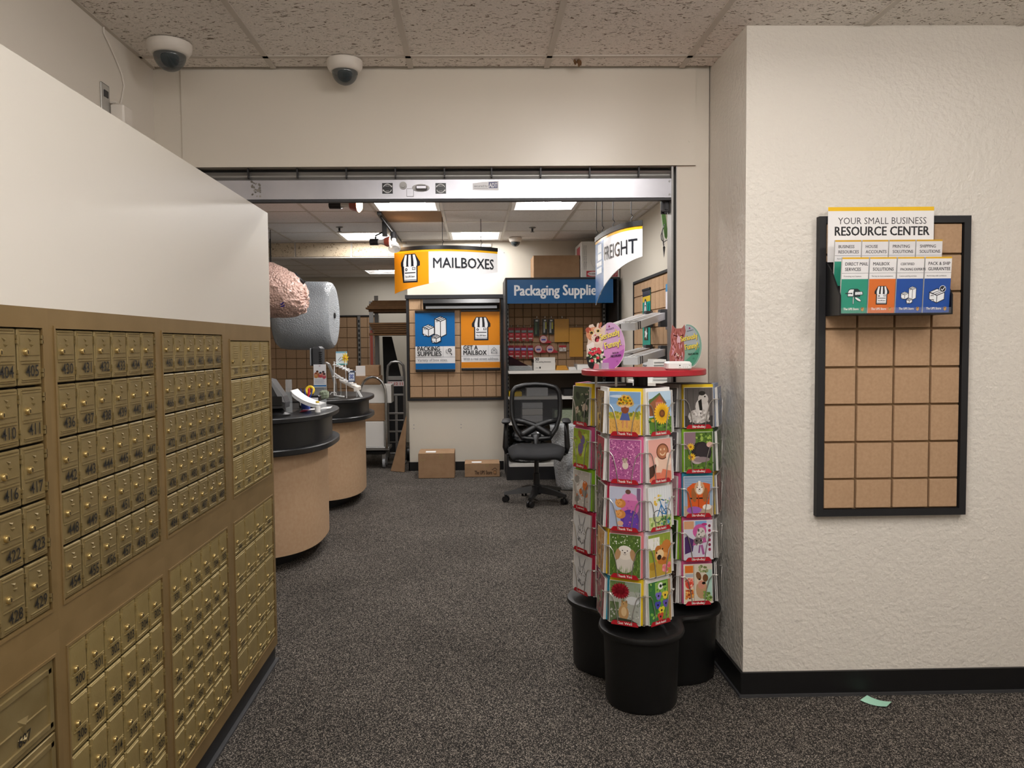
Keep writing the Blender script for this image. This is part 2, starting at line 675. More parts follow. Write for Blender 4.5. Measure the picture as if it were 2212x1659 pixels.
# ------------------------------------------------------------------ suspended ceilings
def ceiling(name, xs, ys, z, mats, skip=(), stained=(), gap=False):
    g = MB()
    for x in xs:
        g.box(x - .012, ys[0], z - .004, x + .012, ys[-1], z + .03)
    for y in (ys[:-1] if gap else ys):
        g.box(xs[0], y - .012, z - .004, xs[-1], y + .012, z + .03)
    o = struct(g.build(name, 'tbar'))
    cache = {}
    for i in range(len(xs) - 1):
        for j in range(len(ys) - 1):
            if (i, j) in skip:
                continue
            m = 'ceiling_tile_stained' if (i, j) in stained else mats
            wx, wy = round(xs[i + 1] - xs[i], 4), round(ys[j + 1] - ys[j], 4)
            k = (wx, wy, m)
            if k not in cache:
                cache[k] = MB().bbox(-wx / 2 + .007, -wy / 2 + .007, -.001, wx / 2 - .007, wy / 2 - .007, .015, .003).mesh('tile', m)
            link('tile', cache[k], o, ((xs[i] + xs[i + 1]) / 2, (ys[j] + ys[j + 1]) / 2, z + rnd.uniform(0, .002)))
    return o


def troffer(x0, x1, y0, y1, z, lens, label, group, drop=False):
    o = thing('ceiling_light', label, 'light', ((x0 + x1) / 2, (y0 + y1) / 2, z), 0, group)
    a, b = (x1 - x0) / 2 - .016, (y1 - y0) / 2 - .016
    fr = MB()
    for s in (-1, 1):
        fr.box(s * a, -b, -.006, s * (a - .028), b, .01)
        fr.box(-a + .028, s * b, -.006, a - .028, s * (b - .028), .01)
    fr.build('frame', 'reflector', o)
    a, b = a - .028, b - .028
    c, d, h = a - .09, b - .06, .05
    MB().add([(-a, -b, 0), (a, -b, 0), (a, b, 0), (-a, b, 0), (-c, -d, h), (c, -d, h), (c, d, h), (-c, d, h)],
             [(0, 1, 5, 4), (1, 2, 6, 5), (2, 3, 7, 6), (3, 0, 4, 7)]).build('reflector', 'reflector', o)
    if drop:                       # unseen wrap-around diffuser, dropped below the frame to brighten the upper walls
        a2, b2 = a - .02, b - .02
        MB().loft([[(x * q, y * q_, z_) for x, y in ((-a2, -b2), (a2, -b2), (a2, b2), (-a2, b2))] for q, q_, z_ in ((1, 1, .0), (1, 1, -.05), (.96, .96, -.075), (.85, .85, -.09))], False, True).build('lens', lens, o)
        MB().box(-a - .02, -b - .02, .075, a + .02, b + .02, .085).build('housing', 'aluminium_dull', o)
        return o
    n = 10
    rings = [[(c * (2 * k / n - 1), -d, h - .035 * math.sin(PI * k / n)), (c * (2 * k / n - 1), d, h - .035 * math.sin(PI * k / n))] for k in range(n + 1)]
    ln = MB()
    ln.add([p for r in rings for p in r], [(2 * k, 2 * k + 1, 2 * k + 3, 2 * k + 2) for k in range(n)])
    ln.build('lens', lens, o)
    MB().box(-a - .02, -b - .02, .075, a + .02, b + .02, .085).build('housing', 'aluminium_dull', o)
    return o


xs = [XL + .004, -.884, -.274, .336, .946, 1.556, 2.166, 2.776, 3.386, 3.696]
ys = [-2.596] + [3.343 - .61 * k for k in range(9, -1, -1)] + [YH - .016]
FL = [(3, 7), (6, 6), (2, 5), (4, 4), (1, 3)]     # light cells (ix, iy)
ceiling('ceiling', xs, ys, CEIL, 'ceiling_tile', FL, gap=True)
LN = ['nearest the header', 'nearest the tan tile panel', 'beside the mailbox partition', 'above the viewer to the right', 'behind the viewer']
for q, (i, j) in enumerate(FL):
    troffer(xs[i], xs[i + 1], ys[j], ys[j + 1], CEIL, 'lens_front', 'square lobby ceiling light ' + LN[q], 'lobby ceiling lights', True)
struct(MB().box(-3.4, -2.7, 2.95, 3.8, 11.4, 3.0).build('ceiling_slab', 'plenum'))

xb = [XBL + .004, -3.197, -2.612, -2.027, -1.442, -.857, -.272, .313, .898, XR - .075, XR - .004]
yb = [3.63] + [8.60 - .62 * k for k in range(7, -1, -1)] + [YB - .004]
iy1, iy2 = yb.index(8.60 - .62 * 4) , yb.index(8.60 - .62)
LB = [(5, iy1), (7, iy1), (4, iy2), (6, iy2), (3, iy1 - 1), (2, iy2 - 1), (5, iy1 - 3), (7, iy1 - 3), (2, iy1 - 3)]
ceiling('ceiling_back', xb, yb, CEILB, 'ceiling_tile_plain', LB[:4] + LB[6:8], [(5, iy1 + 1)])
nm = ['above the curtain bar, left of two', 'above the curtain bar, right of two', 'far left, behind the track lamps', 'over the white panel with posters',
      '', '', 'just beyond the header, above the counter', 'just beyond the header, near the right wall', 'over the far side of the counter']
for q, (i, j) in enumerate(LB):
    if q in (4, 5, 8):
        continue
    troffer(xb[i], xb[i + 1], yb[j], yb[j + 1], CEILB, 'lens_back', 'square white ceiling light ' + nm[q], 'back room ceiling lights')

xq = [-3.29, -2.7, -2.1, -1.5, -.9, -.41]
yq = [8.76, 9.0, 9.6, 10.2, 10.8, 11.29]
ceiling('ceiling_storeroom', xq, yq, CEILS, 'ceiling_tile_plain', [(3, 3)])
troffer(-1.5, -.9, 10.2, 10.8, CEILS, 'lens_store', 'square ceiling light deep in the storeroom beside the orange sign', 'back room ceiling lights')
sf = MB().box(XBL, YB + .004, CEILS - .01, -.762, YB + .02, 2.66)
sf.box(XBL, YB, CEILS - .012, -.762, YB + .03, CEILS - .004, 1)
sf = struct(sf.build('trim_2', ['tbar', 'tbar']))
for k in range(4):
    x0, x1 = -3.28 + .635 * k, -3.28 + .635 * (k + 1) - .02
    MB().bbox(x0, YB - .004, CEILS + .004, min(x1, -.77), YB + .004, CEILB - .012, .002).build('soffit_panel', 'soffit_tile', sf)
tr = MB().box(-.80, YB - .03, 2.55, .2, YB, 2.585)
struct(tr.build('trim_3', 'wall_cream'))

# ------------------------------------------------------------------ partition above the mailboxes
p = MB().box(XM - .045, -1.2, 1.533, XM, 3.466, 2.043)
struct(p.build('wall_partition', 'panel_white'))
struct(MB().box(XM - .38, -1.2, 0, XM - .012, 3.466, .08).build('baseboard_left', 'black_base'))
q = MB().box(XM - .012, -1.2, 0, XM + .004, 3.48, .008)
struct(q.build('baseboard_left_toe', 'base_foot'))


# ================================================================== mailboxes
def door_mesh(w, h, style):
    d = MB()
    g = .0025
    x0, x1, z0, z1 = g, w - g, g, h - g
    t = .007
    d.bbox(x0, -t, z0, x1, 0, z1, .0018)
    rm = .0065 * (1 if w < .2 else 2)

    def bar(a, b, c, e, y=.0025):
        d.add([(a, -t, b), (c, -t, b), (c, -t, e), (a, -t, e), (a + .0009, -t - y, b + .0009), (c - .0009, -t - y, b + .0009), (c - .0009, -t - y, e - .0009), (a + .0009, -t - y, e - .0009)],
              [(4, 5, 6, 7), (0, 1, 5, 4), (1, 2, 6, 5), (2, 3, 7, 6), (3, 0, 4, 7)])
    i0, i1, j0, j1 = x0 + rm, x1 - rm, z0 + rm, z1 - rm
    if style == 'A':
        s = h * .43
        bar(i0, s, i1, j1, .002)                      # raised upper panel
        bar(i0 + .006, s + .011, i1 - .004, s + .014, .004)
        bar(i0, j1 - .005, i1, j1 - .002, .0035)
        bar(i0, j1 + .001, i1, j1 + .004, .0025)
        bar(i0 + .003, s - .006, i1, s - .003)
        bar(i0 + .004, j0 + .004, i1, j0 + .007)
        bar(i0 + .004, j0, i1 - .002, j0 + .002)
        cx = (x0 + x1) / 2
        d.add([(cx - .008, -t - .002, j1 - .012), (cx + .008, -t - .002, j1 - .015), (cx, -t - .005, j1 - .017), (cx, -t - .002, j1 - .021)], [(0, 2, 1), (0, 3, 2), (1, 2, 3)])
        d.add([(cx - .004, -t - .002, j1 - .025), (cx + .013, -t - .002, j1 - .025), (cx + .006, -t - .0055, j1 - .027), (cx + .003, -t - .002, j1 - .032)], [(0, 2, 1), (0, 3, 2), (1, 2, 3)])
    elif style == 'B':
        s = h * .44
        bar(i0, s, i1, j1, .0015)
        bar(i0, j1 + .0005, i1, j1 + .003)
        bar(i0 + .012, s - .004, i1, s - .001, .0035)
        bar(i0 + .006, s - .009, i1, s - .0065)
        bar(i0, j0 + .003, i1, j0 + .0055)
    elif style == 'C':
        s = h * .36
        bar(i0, s, i1, j1, .0015)
        for k in range(6):
            bar(i0 + .035, j1 - .014 - k * .009, i1 - .03, j1 - .010 - k * .009, .003)
        bar(i0, s - .012, i1, s - .006)
        bar(i0 + .02, j0 + .008, i1 - .03, s - .02, .001)
        bar(i0, j0 + .001, i1, j0 + .004)
    elif style == 'D':
        s = h * .3
        bar(i0, s, i1, j1, .0015)
        bar(i0 + .03, s - .004, i1, s - .0005, .0035)
        bar(i0, j0 + .003, i1, j0 + .006)
        bar(i0, s - .011, i1, s - .0085)
    else:                                             # large parcel door
        bar(i0, j0, i1, j0 + .012, .004)
        bar(i0, j1 - .012, i1, j1, .004)
        bar(i0, j0, i0 + .012, j1, .004)
        bar(i1 - .012, j0, i1, j1, .004)
        bar(i0 + .03, h * .42, i1 - .02, h * .42 + .004, .003)
        cx = x1 - .115
        d.add([(cx - .02, -t, j1 - .06), (cx + .02, -t, j1 - .065), (cx, -t - .006, j1 - .075), (cx, -t, j1 - .095)], [(0, 2, 1), (0, 3, 2), (1, 2, 3)])
        d.add([(cx - .02, -t, j1 - .1), (cx + .015, -t, j1 - .1), (cx, -t - .006, j1 - .105), (cx - .005, -t, j1 - .115)], [(0, 2, 1), (0, 3, 2), (1, 2, 3)])
    if w < .2:                                        # hinge knuckles
        for zc in (h * .22, h * .8):
            d.box(x1 - .002, -t - .004, zc - .009, x1 + .0045, -t + .003, zc - .001)
            d.box(x1 - .002, -t - .004, zc + .001, x1 + .0045, -t + .003, zc + .009)
    return d.mesh('door', {'B': 'gold_door_bright', 'C': 'gold_door_bright', 'D': 'gold_door_bright'}.get(style, 'gold_door'))


def lock_mesh(r):
    k = MB()
    prof = [(r, 0), (r, .004), (r * .85, .006), (r * .55, .0065)]
    n = 12
    rings = [[(q * math.cos(2 * PI * i / n), -y, q * math.sin(2 * PI * i / n)) for i in range(n)] for q, y in prof]
    k.loft(rings, True, True, 0)
    k.box(-.0009, -.0072, -r * .45, .0009, -.006, r * .45, 1)
    return k.mesh('lock', ['brass_lock', 'number_ink'], True)


LOCK, LOCKBIG = lock_mesh(.0078), lock_mesh(.0095)
DOORS = {}
NUMINK = MATS['number_ink']


def number_obj(s, x, z, size, parent, bold=.012):
    vs_, fs, a, b = text_geo(s, bold)
    k = MB()
    cx = (a + b) / 2
    k.add([((u - cx) * size * .92, -.0102, v * size) for u, v in vs_], fs)
    o = k.build('number', NUMINK, parent, loc=(x, 0, z))
    return o


def bank(y0, y1, z0, z1, oy0, oy1, oz0, oz1, cols, rows, first, style, label, only_cols=None, hdr=0):
    o = thing('mailbox_bank', label, 'mailboxes', (XM, y0, z0), PI / 2, 'brass mailbox banks')
    W_, H_ = y1 - y0, z1 - z0
    a0, a1, c0, c1 = oy0 - y0, oy1 - y0, oz0 - z0, oz1 - z0
    fr = MB()
    T = .02
    fr.box(0, 0, 0, a0, T, H_)
    fr.box(a1, 0, 0, W_, T, H_)
    fr.box(a0, 0, 0, a1, T, c0)
    fr.box(a0, 0, c1, a1, T, H_)
    for (x_0, z_0, x_1, z_1) in ((a0 - .006, c0 - .006, a1 + .006, c0), (a0 - .006, c1, a1 + .006, c1 + .006), (a0 - .006, c0, a0, c1), (a1, c0, a1 + .006, c1)):
        fr.box(x_0, -.003, z_0, x_1, 0, z_1)
    fr.build('frame', 'gold_frame', o)
    bd = MB().box(.002, T, .002, W_ - .002, .36, H_ - .002)
    bd.build('body', 'gold_frame', o)
    MB().box(a0, T - .003, c0, a1, T, c1).build('recess', 'dark_cavity', o)
    dw, dh = (a1 - a0) / cols, (c1 - c0) / rows
    key = (round(dw, 4), round(dh, 4), style)
    if key not in DOORS:
        DOORS[key] = door_mesh(dw, dh, style)
    for r in range(rows):
        for c in range(cols):
            if only_cols and c not in only_cols:
                continue
            n = first + r * cols + c
            d = link('door', DOORS[key], o, (a0 + c * dw, .008, c1 - (r + 1) * dh))
            if style == 'A':
                link('lock', LOCK, d, (dw * .30, -.0085, dh * .585))
                number_obj(str(n), dw * .54, dh * .17, .034, d)
            elif style == 'B':
                link('lock', LOCK, d, (dw * .36, -.008, dh * .51))
                number_obj(str(n), dw * .56, dh * .20, .031, d)
            elif style == 'C':
                link('lock', LOCK, d, (dw * .22, -.008, dh * .46))
                number_obj(str(n), dw * .48, dh * .15, .03, d, .004)
            elif style == 'D':
                link('lock', LOCK, d, (dw * .24, -.008, dh * .40))
                number_obj(str(n), dw * .52, dh * .11, .03, d, .004)
            else:
                link('lock', LOCKBIG, d, (dw * .3, -.008, dh * .55))
                number_obj(str(n), dw - .118, dh * .2, .032, d)
    return o


bank(1.08, 1.67, .83, 1.533, 1.118, 1.643, .882, 1.49, 6, 5, 400, 'A', 'leftmost upper brass mailbox bank with doors 404, 405, 410 and 411', (3, 4, 5))
bank(1.67, 2.24, .83, 1.533, 1.694, 2.214, .882, 1.49, 6, 5, 430, 'A', 'upper brass mailbox bank directly right of the leftmost one, doors 430 to 459')
bank(2.24, 2.843, .83, 1.533, 2.267, 2.797, .882, 1.49, 6, 5, 460, 'A', 'upper brass mailbox bank next to the louvred end bank, doors 460 to 489')
bank(2.843, 3.466, .83, 1.533, 2.888, 3.43, .874, 1.47, 4, 4, 530, 'C', 'upper brass mailbox bank at the partition end with louvred doors')
bank(1.08, 1.67, .08, .83, 1.118, 1.646, .13, .776, 1, 4, 607, 'E', 'lower brass bank with one wide parcel door numbered 607')
bank(1.67, 2.24, .08, .83, 1.70, 2.216, .135, .776, 6, 5, 300, 'B', 'lower brass mailbox bank right of the wide parcel door, doors 300 to 329')
bank(2.24, 2.843, .08, .83, 2.272, 2.802, .135, .776, 6, 5, 330, 'B', 'lower brass mailbox bank second from the partition end, doors 330 to 359')
bank(2.843, 3.466, .08, .83, 2.884, 3.43, .13, .772, 4, 5, 546, 'D', 'lower brass mailbox bank at the partition end above the black plinth')


# ================================================================== lobby fittings
def dome_camera(c, r, label, cat='camera', tilt=0, drop=1.0):
    o = thing('dome_camera', label, cat, c, 0, 'dome security cameras')
    MB().lathe([(r * .92, 0), (r, -.004), (r, -.012 * drop), (r * .97, -.03 * drop), (r * .86, -.045 * drop), (r * .74, -.05 * drop)], 28).build('housing', 'camera_white', o, True)
    zz = -.048 * drop
    MB().sphere((0, 0, zz), r * .72, r * .72, r * .74, 24, 10, t0=0, t1=PI / 2).build('dome', 'smoke_dome', o, 'all')
    k = MB()
    k.sphere((0, 0, zz - .012), r * .42, r * .42, r * .42, 14, 8)
    k.cyl((0, -r * .3, zz - .022), (0, -r * .56, zz - .03), r * .2, 12)
    k.build('lens', 'dark_glass', o, True)
    return o


p = atz(366, 92, CEIL)
dome_camera((p.x, p.y, CEIL - .002), .088, 'white dome security camera in the ceiling corner over the white partition')
p = atz(747, 135, CEIL)
dome_camera((p.x, p.y - .03, CEIL - .002), .078, 'white dome security camera in front of the cream header')
p = atz(1113, 513, CEILB)
dome_camera((p.x, 8.45, CEILB - .002), .072, 'small white dome camera in the back room between the signs')

# outlet, adapter and cable on the left wall
o = tag(MB().bbox(XL, 2.99, 2.345, XL + .006, 3.06, 2.465, .003).build('wall_outlet', 'outlet_steel'), 'steel wall outlet plate high on the left wall', 'outlet')
MB().box(XL + .006, 3.01, 2.415, XL + .010, 3.04, 2.44).build('socket', 'dark_grey', o)
o = thing('power_adapter', 'cream plug-in power adapter below the outlet plate', 'adapter', (XL + .007, 3.06, 2.30))
MB().bbox(0, -.01, .0, .055, .07, .10, .006).build('body', 'camera_white', o)
MB().bbox(0, -.012, .1, .03, .03, .108, .003).build('cap', 'camera_white', o)
pth = [at(x, y, Y) for x, y, Y in ((232, 50, 3.06), (220, 55, 3.03), (221, 72, 3.03), (236, 96, 3.07), (248, 125, 3.12), (260, 158, 3.17), (266, 185, 3.19), (264, 210, 3.17), (258, 236, 3.13))]
pth = [Vector((max(XL + .004, min(v.x, XL + .05)), v.y, v.z)) for v in pth]
tag(MB().tube(pth, .0035, 6).build('power_cable', 'camera_white', smooth=True), 'thin white cable curving down the left wall from the ceiling', 'cable')

# brown drip stain hanging from the ceiling tile
p = atz(1248, 128, CEIL)
k = MB()
for a, b, c in ((0, 0, .012), (.012, .004, .02), (-.01, .006, .016), (.004, -.008, .03), (-.014, -.004, .01)):
    k.sphere((p.x + a, p.y + b, CEIL - .004 - c / 2), .006, .005, c / 2 + .003, 6, 4)
tag(k.build('debris', 'cardboard_dark'), 'small brown scrap stuck to the ceiling tile above the header', 'debris')

# ------------------------------------------------------------------ rolling shutter
o = thing('rolling_shutter', 'rolled-up aluminium security shutter under the cream header', 'shutter', (0, 0, 0))
ybar = 3.50
MB().bbox(-1.29, ybar, 2.107, .908, ybar + .03, 2.198, .003).build('bottom_bar', 'aluminium', o)
MB().box(-1.29, ybar - .001, 2.098, .908, ybar + .034, 2.107).build('rubber_seal', 'dark_grey', o)
k = MB()
n = 8
pts = [(ybar + .004 + .012 * math.sin(PI * i / n), 2.198 + .034 * i / n) for i in range(n + 1)]
k.loft([[(-1.29, y, z) for y, z in pts], [(.904, y, z) for y, z in pts]], False, False, closed=False)
k.box(-1.29, ybar + .02, 2.198, .904, ybar + .026, 2.232)
k.build('slat', 'aluminium_dull', o, True)
for x in range(430, 1400, 106):
    q = at(x + (0 if x < 1000 else -4), 376, ybar)
    MB().box(q.x - .003, ybar - .004, 2.205, q.x + .003, ybar + .01, 2.25).build('link_clip', 'dark_metal', o)
k = MB()
k.box(.905, YH + .002, 0, .914, YH + .075, 2.25)
k.box(.926, YH + .002, 0, .9295, YH + .075, 2.25)
k.box(.914, YH + .06, 0, .926, YH + .066, 2.25)
k.build('side_track', 'aluminium_dull', o)
k = MB().box(-1.29, 3.535, 2.14, .9, 3.6, 2.249)
k.build('slot_shadow', 'black_matte', o)  # black block stands in for the shadow in the slot under the header
for i in range(6):
    MB().box(.885 - .012 * (i % 2), ybar + .03 + .006 * i, 2.06 - .008 * (i % 3), .9 + .004 * (i % 2), ybar + .034 + .006 * i, 2.105).build('chain_link', 'dark_metal', o)
for z in (2.123, 2.183):
    MB().cyl((.898, ybar, z), (.898, ybar - .003, z), .005, 8).build('rivet', 'aluminium_dull', o)
q = at(871, 401, ybar)
k = MB().cyl((q.x, ybar, q.z), (q.x, ybar - .006, q.z), .017, 20).cyl((q.x, ybar - .006, q.z), (q.x, ybar - .012, q.z), .011, 16)
k.build('lock_cylinder', 'aluminium_dull', o, True)
q = at(909, 406, ybar)
k = MB()
k.loft([[(q.x + .04 * math.cos(2 * PI * i / 20), ybar - y, q.z + .017 * math.sin(2 * PI * i / 20)) for i in range(20)] for y in (0, .005)], True, True)
tt = k.build('thumb_turn', 'aluminium_dull', o)
MB().bbox(q.x - .022, ybar - .026, q.z - .012, q.x + .03, ybar - .005, q.z + .009, .005).build('lever', 'aluminium', tt)
q = at(886, 416, ybar)
MB().bbox(q.x - .016, ybar - .003, q.z - .018, q.x + .016, ybar, q.z + .018, .002).build('cover_plate', 'aluminium', o)
for px, fl in ((837, 1), (952, -1)):
    q = at(px, 407, ybar)
    k = Ink(8e-5)
    k.rect(-.024, -.024, .024, .024, '#1b1d22')
    k.ring(0, 0, .019, .003, '#e8e8ea', 20, 160).ring(0, 0, .019, .003, '#e8e8ea', 200, 340)
    k.poly([(.021 * fl, .004), (.013 * fl, .010), (.021 * fl, .013)], '#e8e8ea').poly([(-.021 * fl, -.004), (-.013 * fl, -.010), (-.021 * fl, -.013)], '#e8e8ea')
    k.text('UNLOCK', 0, .009, .006, '#e8e8ea', 'c', width=.02).text('LOCK', 0, -.014, .006, '#e8e8ea', 'c', width=.015)
    k.build('sticker', o, GLOSS, (q.x, ybar - .0006, q.z))
q = at(1049, 401, ybar)
k = Ink(8e-5)
k.poly([(-.059, -.019), (.059, -.022), (.059, .021), (.02, .019), (-.02, .016), (-.059, .010)], '#e9eaee')
k.rect(.014, -.012, .054, .016, '#26286e')
k.text('secured by', -.053, -.006, .0125, '#2a2a33', 'l', .01, width=.062)
k.rect(-.053, -.013, .012, -.0115, '#2a2a33')
k.text('ADT', .034, -.008, .028, '#f2f2f6', 'c', .02, width=.036)
k.build('sticker', o, GLOSS, (q.x, ybar - .0006, q.z))
q = at(552, 406, ybar)
k = Ink(8e-5)
rr = random.Random(3)
for i in range(26):
    k.ell(rr.uniform(-.018, .022), rr.uniform(-.04, .038), rr.uniform(.003, .009), rr.uniform(.002, .006), rr.choice(['#8a867f', '#77736c', '#9c9891', '#6c6862']), 7, rr.uniform(0, 3))
k.build('adhesive_residue', o, PRINT, (q.x, ybar - .0006, q.z))


# ================================================================== slat panels of square wood tiles
def tile_panel(name, label, x0, x1, z0, z1, xl, zl, loc, rz, frame=.027, depth=.02, groove=.009, cat='display panel', topcap=0):
    """panel in its own frame: x right, z up, facing -Y, back face at y = 0"""
    o = thing(name, label, cat, loc, rz)
    if frame:
        k = MB()
        k.box(x0, -depth - .008, z0, x0 + frame, 0, z1)
        k.box(x1 - frame, -depth - .008, z0, x1, 0, z1)
        k.box(x0 + frame, -depth - .008, z0, x1 - frame, 0, z0 + frame)
        k.box(x0 + frame, -depth - .008, z1 - frame, x1 - frame, 0, z1)
        if topcap:
            k.box(x0 - .01, -depth - .02, z1 - .03, x1, 0, z1 + topcap)
        k.build('frame', 'black_matte', o)
    f = frame
    MB().box(x0 + f, -.008, z0 + f, x1 - f, 0, z1 - f).build('backing', 'mdf_groove', o)
    cache = {}
    g = groove / 2
    for i in range(len(xl) - 1):
        for j in range(len(zl) - 1):
            a, b = round(abs(xl[i + 1] - xl[i]), 3), round(abs(zl[j + 1] - zl[j]), 3)
            if (a, b) not in cache:
                cache[(a, b)] = MB().bbox(-a / 2 + g, -depth, -b / 2 + g, a / 2 - g, -.007, b / 2 - g, .0012).mesh('tile', 'mdf')
            link('tile', cache[(a, b)], o, ((xl[i] + xl[i + 1]) / 2, -rnd.uniform(0, .0008), (zl[j] + zl[j + 1]) / 2))
    return o


tile_panel('slat_panel', 'black framed panel of tan square tiles on the textured right wall', 1.365, 1.972, .742, 1.938,
           [1.393, 1.5245, 1.6745, 1.8235, 1.944], [.77, .891, 1.04, 1.19, 1.34, 1.4935, 1.64, 1.7875, 1.911], (0, YC - .001, 0), 0)


# ------------------------------------------------------------------ icons used on the printed signs
def icon_boxes(k, x, y, s, line='#22252c', fill='#f4f5f7'):
    def cube(cx, by, wx, hh):
        d = wx * .45
        k.poly([(cx, by), (cx + wx, by + d), (cx + wx, by + d + hh), (cx, by + hh + 2 * d), (cx - wx, by + hh + d), (cx - wx, by + d)], line)
        q = .05
        k.poly([(cx - q * .5, by + q * 1.3), (cx - q * .5, by + hh - q * .3), (cx - wx + q, by + hh + d - q), (cx - wx + q, by + d + q)], fill)
        k.poly([(cx + q * .5, by + q * 1.3), (cx + q * .5, by + hh - q * .3), (cx + wx - q, by + hh + d - q), (cx + wx - q, by + d + q)], fill)
        k.poly([(cx, by + hh + q * .6), (cx + wx - q * 1.6, by + hh + d), (cx, by + hh + 2 * d - q), (cx - wx + q * 1.6, by + hh + d)], fill)
        k.line([(cx - wx * .6, by + hh + d * .75), (cx + wx * .35, by + hh + d * 1.6)], .045, line)
        k.line([(cx - wx * .3, by + hh + d * .45), (cx + wx * .65, by + hh + d * 1.25)], .045, line)
        k.ell(cx - wx * .55, by + hh * .95 + d * .4, .08, .06, line, 10).ell(cx - wx * .55, by + hh * .95 + d * .4, .045, .035, fill, 10)
        k.ell(cx - wx * .6, by + d * .75, .1, .06, line, 10).ell(cx - wx * .6, by + d * .72, .07, .035, fill, 10)
    k.at(x, y, s)
    cube(.32, -.55, .42, 1.1)
    cube(-.5, -.5, .42, .5)
    cube(.02, -.95, .34, .34)
    k.at(0, 0, 1)


def icon_store(k, x, y, s, line='#22242b', fill='#f2f3f5'):
    k.at(x, y, s)
    k.poly([(-.42, .98), (.42, .98), (.78, .42), (.78, .16), (.6, .1), (.6, -.98), (-.6, -.98), (-.6, .1), (-.78, .16), (-.78, .42)], line)
    k.rect(-.5, -.86, .5, .12, fill)
    k.rect(-.44, -.35, .44, -.28, line)
    k.rect(-.5, -.82, .5, -.78, line)
    st = [(-.40, -.24, -.55, -.3), (-.1, .08, -.13, .1), (.24, .4, .3, .55)]
    for a, b, c, d in st:
        k.poly([(a, .92), (b, .92), (d, .42), (d, .16), ((c + d) / 2, .09), (c, .16), (c, .42)], fill)
    k.ell(-.3, -.08, .1, .1, line, 14).ell(-.3, -.08, .035, .05, fill, 8)
    k.rect(.18, -.12, .44, .06, line).rect(.22, -.05, .4, .02, fill).rect(.22, -.09, .4, -.07, fill)
    k.text('The UPS Store', 0, -.62, .16, line, 'c', .02, width=.8)
    k.at(0, 0, 1)


def icon_mailbox(k, x, y, s, line='#2a3438', fill='#eef1f1'):
    k.at(x, y, s)
    k.rect(-.14, -.95, 0, -.1, line).rect(-.1, -.9, -.04, -.1, fill)
    k.poly([(-.72, -.15), (-.72, .35), (-.6, .6), (-.4, .7), (.35, .7), (.6, .5), (.65, .25), (.65, -.15)], line)
    k.poly([(-.66, -.08), (-.66, .33), (-.56, .53), (-.4, .62), (-.05, .62), (-.1, .3), (-.1, -.08)], fill)
    k.rect(-.95, .16, -.2, .26, line).ell(-.28, .2, .08, .08, line)
    k.poly([(.05, 0), (.95, .05), (.9, .42), (.05, .4)], line).poly([(.1, .05), (.88, .1), (.84, .37), (.1, .35)], fill)
    k.ring(.35, .2, .1, .03, '#9aa3b3').rect(.55, .15, .8, .18, '#7a86b0').rect(.55, .24, .8, .27, '#7a86b0')
    k.ell(.42, -.42, .42, .16, line, 14, -.55).ell(.42, -.42, .36, .11, fill, 14, -.55)
    k.at(0, 0, 1)


def icon_checkbox(k, x, y, s, line='#20242c', fill='#eef0f4'):
    k.at(x, y, s)
    k.poly([(0, -.9), (.85, -.5), (.85, .25), (0, .7), (-.85, .3), (-.85, -.45)], line)
    k.poly([(-.03, -.8), (-.03, -.1), (-.78, .2), (-.78, -.42)], fill).poly([(.04, -.8), (.78, -.45), (.78, .2), (.04, -.1)], fill)
    k.poly([(0, -.02), (.72, .27), (0, .6), (-.72, .3)], fill)
    k.line([(-.45, .17), (.35, .47)], .06, line).line([(-.2, .05), (.55, .35)], .06, line)
    k.ell(-.5, -.1, .16, .09, line, 10).ell(-.5, -.13, .1, .05, fill, 10)
    k.ell(-.45, -.56, .18, .09, line, 10).ell(-.45, -.6, .12, .05, fill, 10)
    k.ell(.58, .62, .36, .36, fill, 20).ell(.58, .62, .31, .31, line, 20)
    k.line([(.42, .6), (.55, .47), (.78, .78)], .08, fill)
    k.at(0, 0, 1)


# ------------------------------------------------------------------ brochure holder on the right-hand panel
o = thing('brochure_holder', 'black tiered brochure holder hanging on the tan tile panel', 'brochure holder', (0, YC - .024, 0))
k = MB()
for x0 in (1.393, 1.826):
    pts = [(-.001, 1.545), (-.001, 1.76), (-.045, 1.72), (-.118, 1.62), (-.118, 1.545)]
    MB().prismx(pts, x0, x0 + .006).build('side_panel', 'black_plastic', o)
MB().box(1.399, -.001, 1.545, 1.826, -.006, 1.80).build('back_panel', 'black_plastic', o)
MB().box(1.399, -.006, 1.545, 1.826, -.118, 1.55).build('bottom_panel', 'black_plastic', o)
MB().box(1.399, -.06, 1.55, 1.826, -.064, 1.66).build('divider', 'black_plastic', o)
MB().box(1.399, -.114, 1.55, 1.826, -.118, 1.572).build('front_lip', 'clear_film', o)

k = Ink(6e-5)
hw, hh = .211, .215
k.rect(-hw, 0, hw, hh, '#f1efee').rect(-hw, hh - .0155, hw, hh, '#f0c010')
k.text('YOUR SMALL BUSINESS', .005, .148, .038, '#2b2a2c', 'c', -.004, width=.352)
k.text('RESOURCE CENTER', .005, .104, .05, '#1f1e20', 'c', .022, width=.376)
tag(link('header_card', sheet_mesh('header_card', 2 * hw, hh, .002, '#efedec', k), None, (1.606, YC - .036, 1.757)),
    'white header card with yellow top edge reading YOUR SMALL BUSINESS RESOURCE CENTER', 'sign')

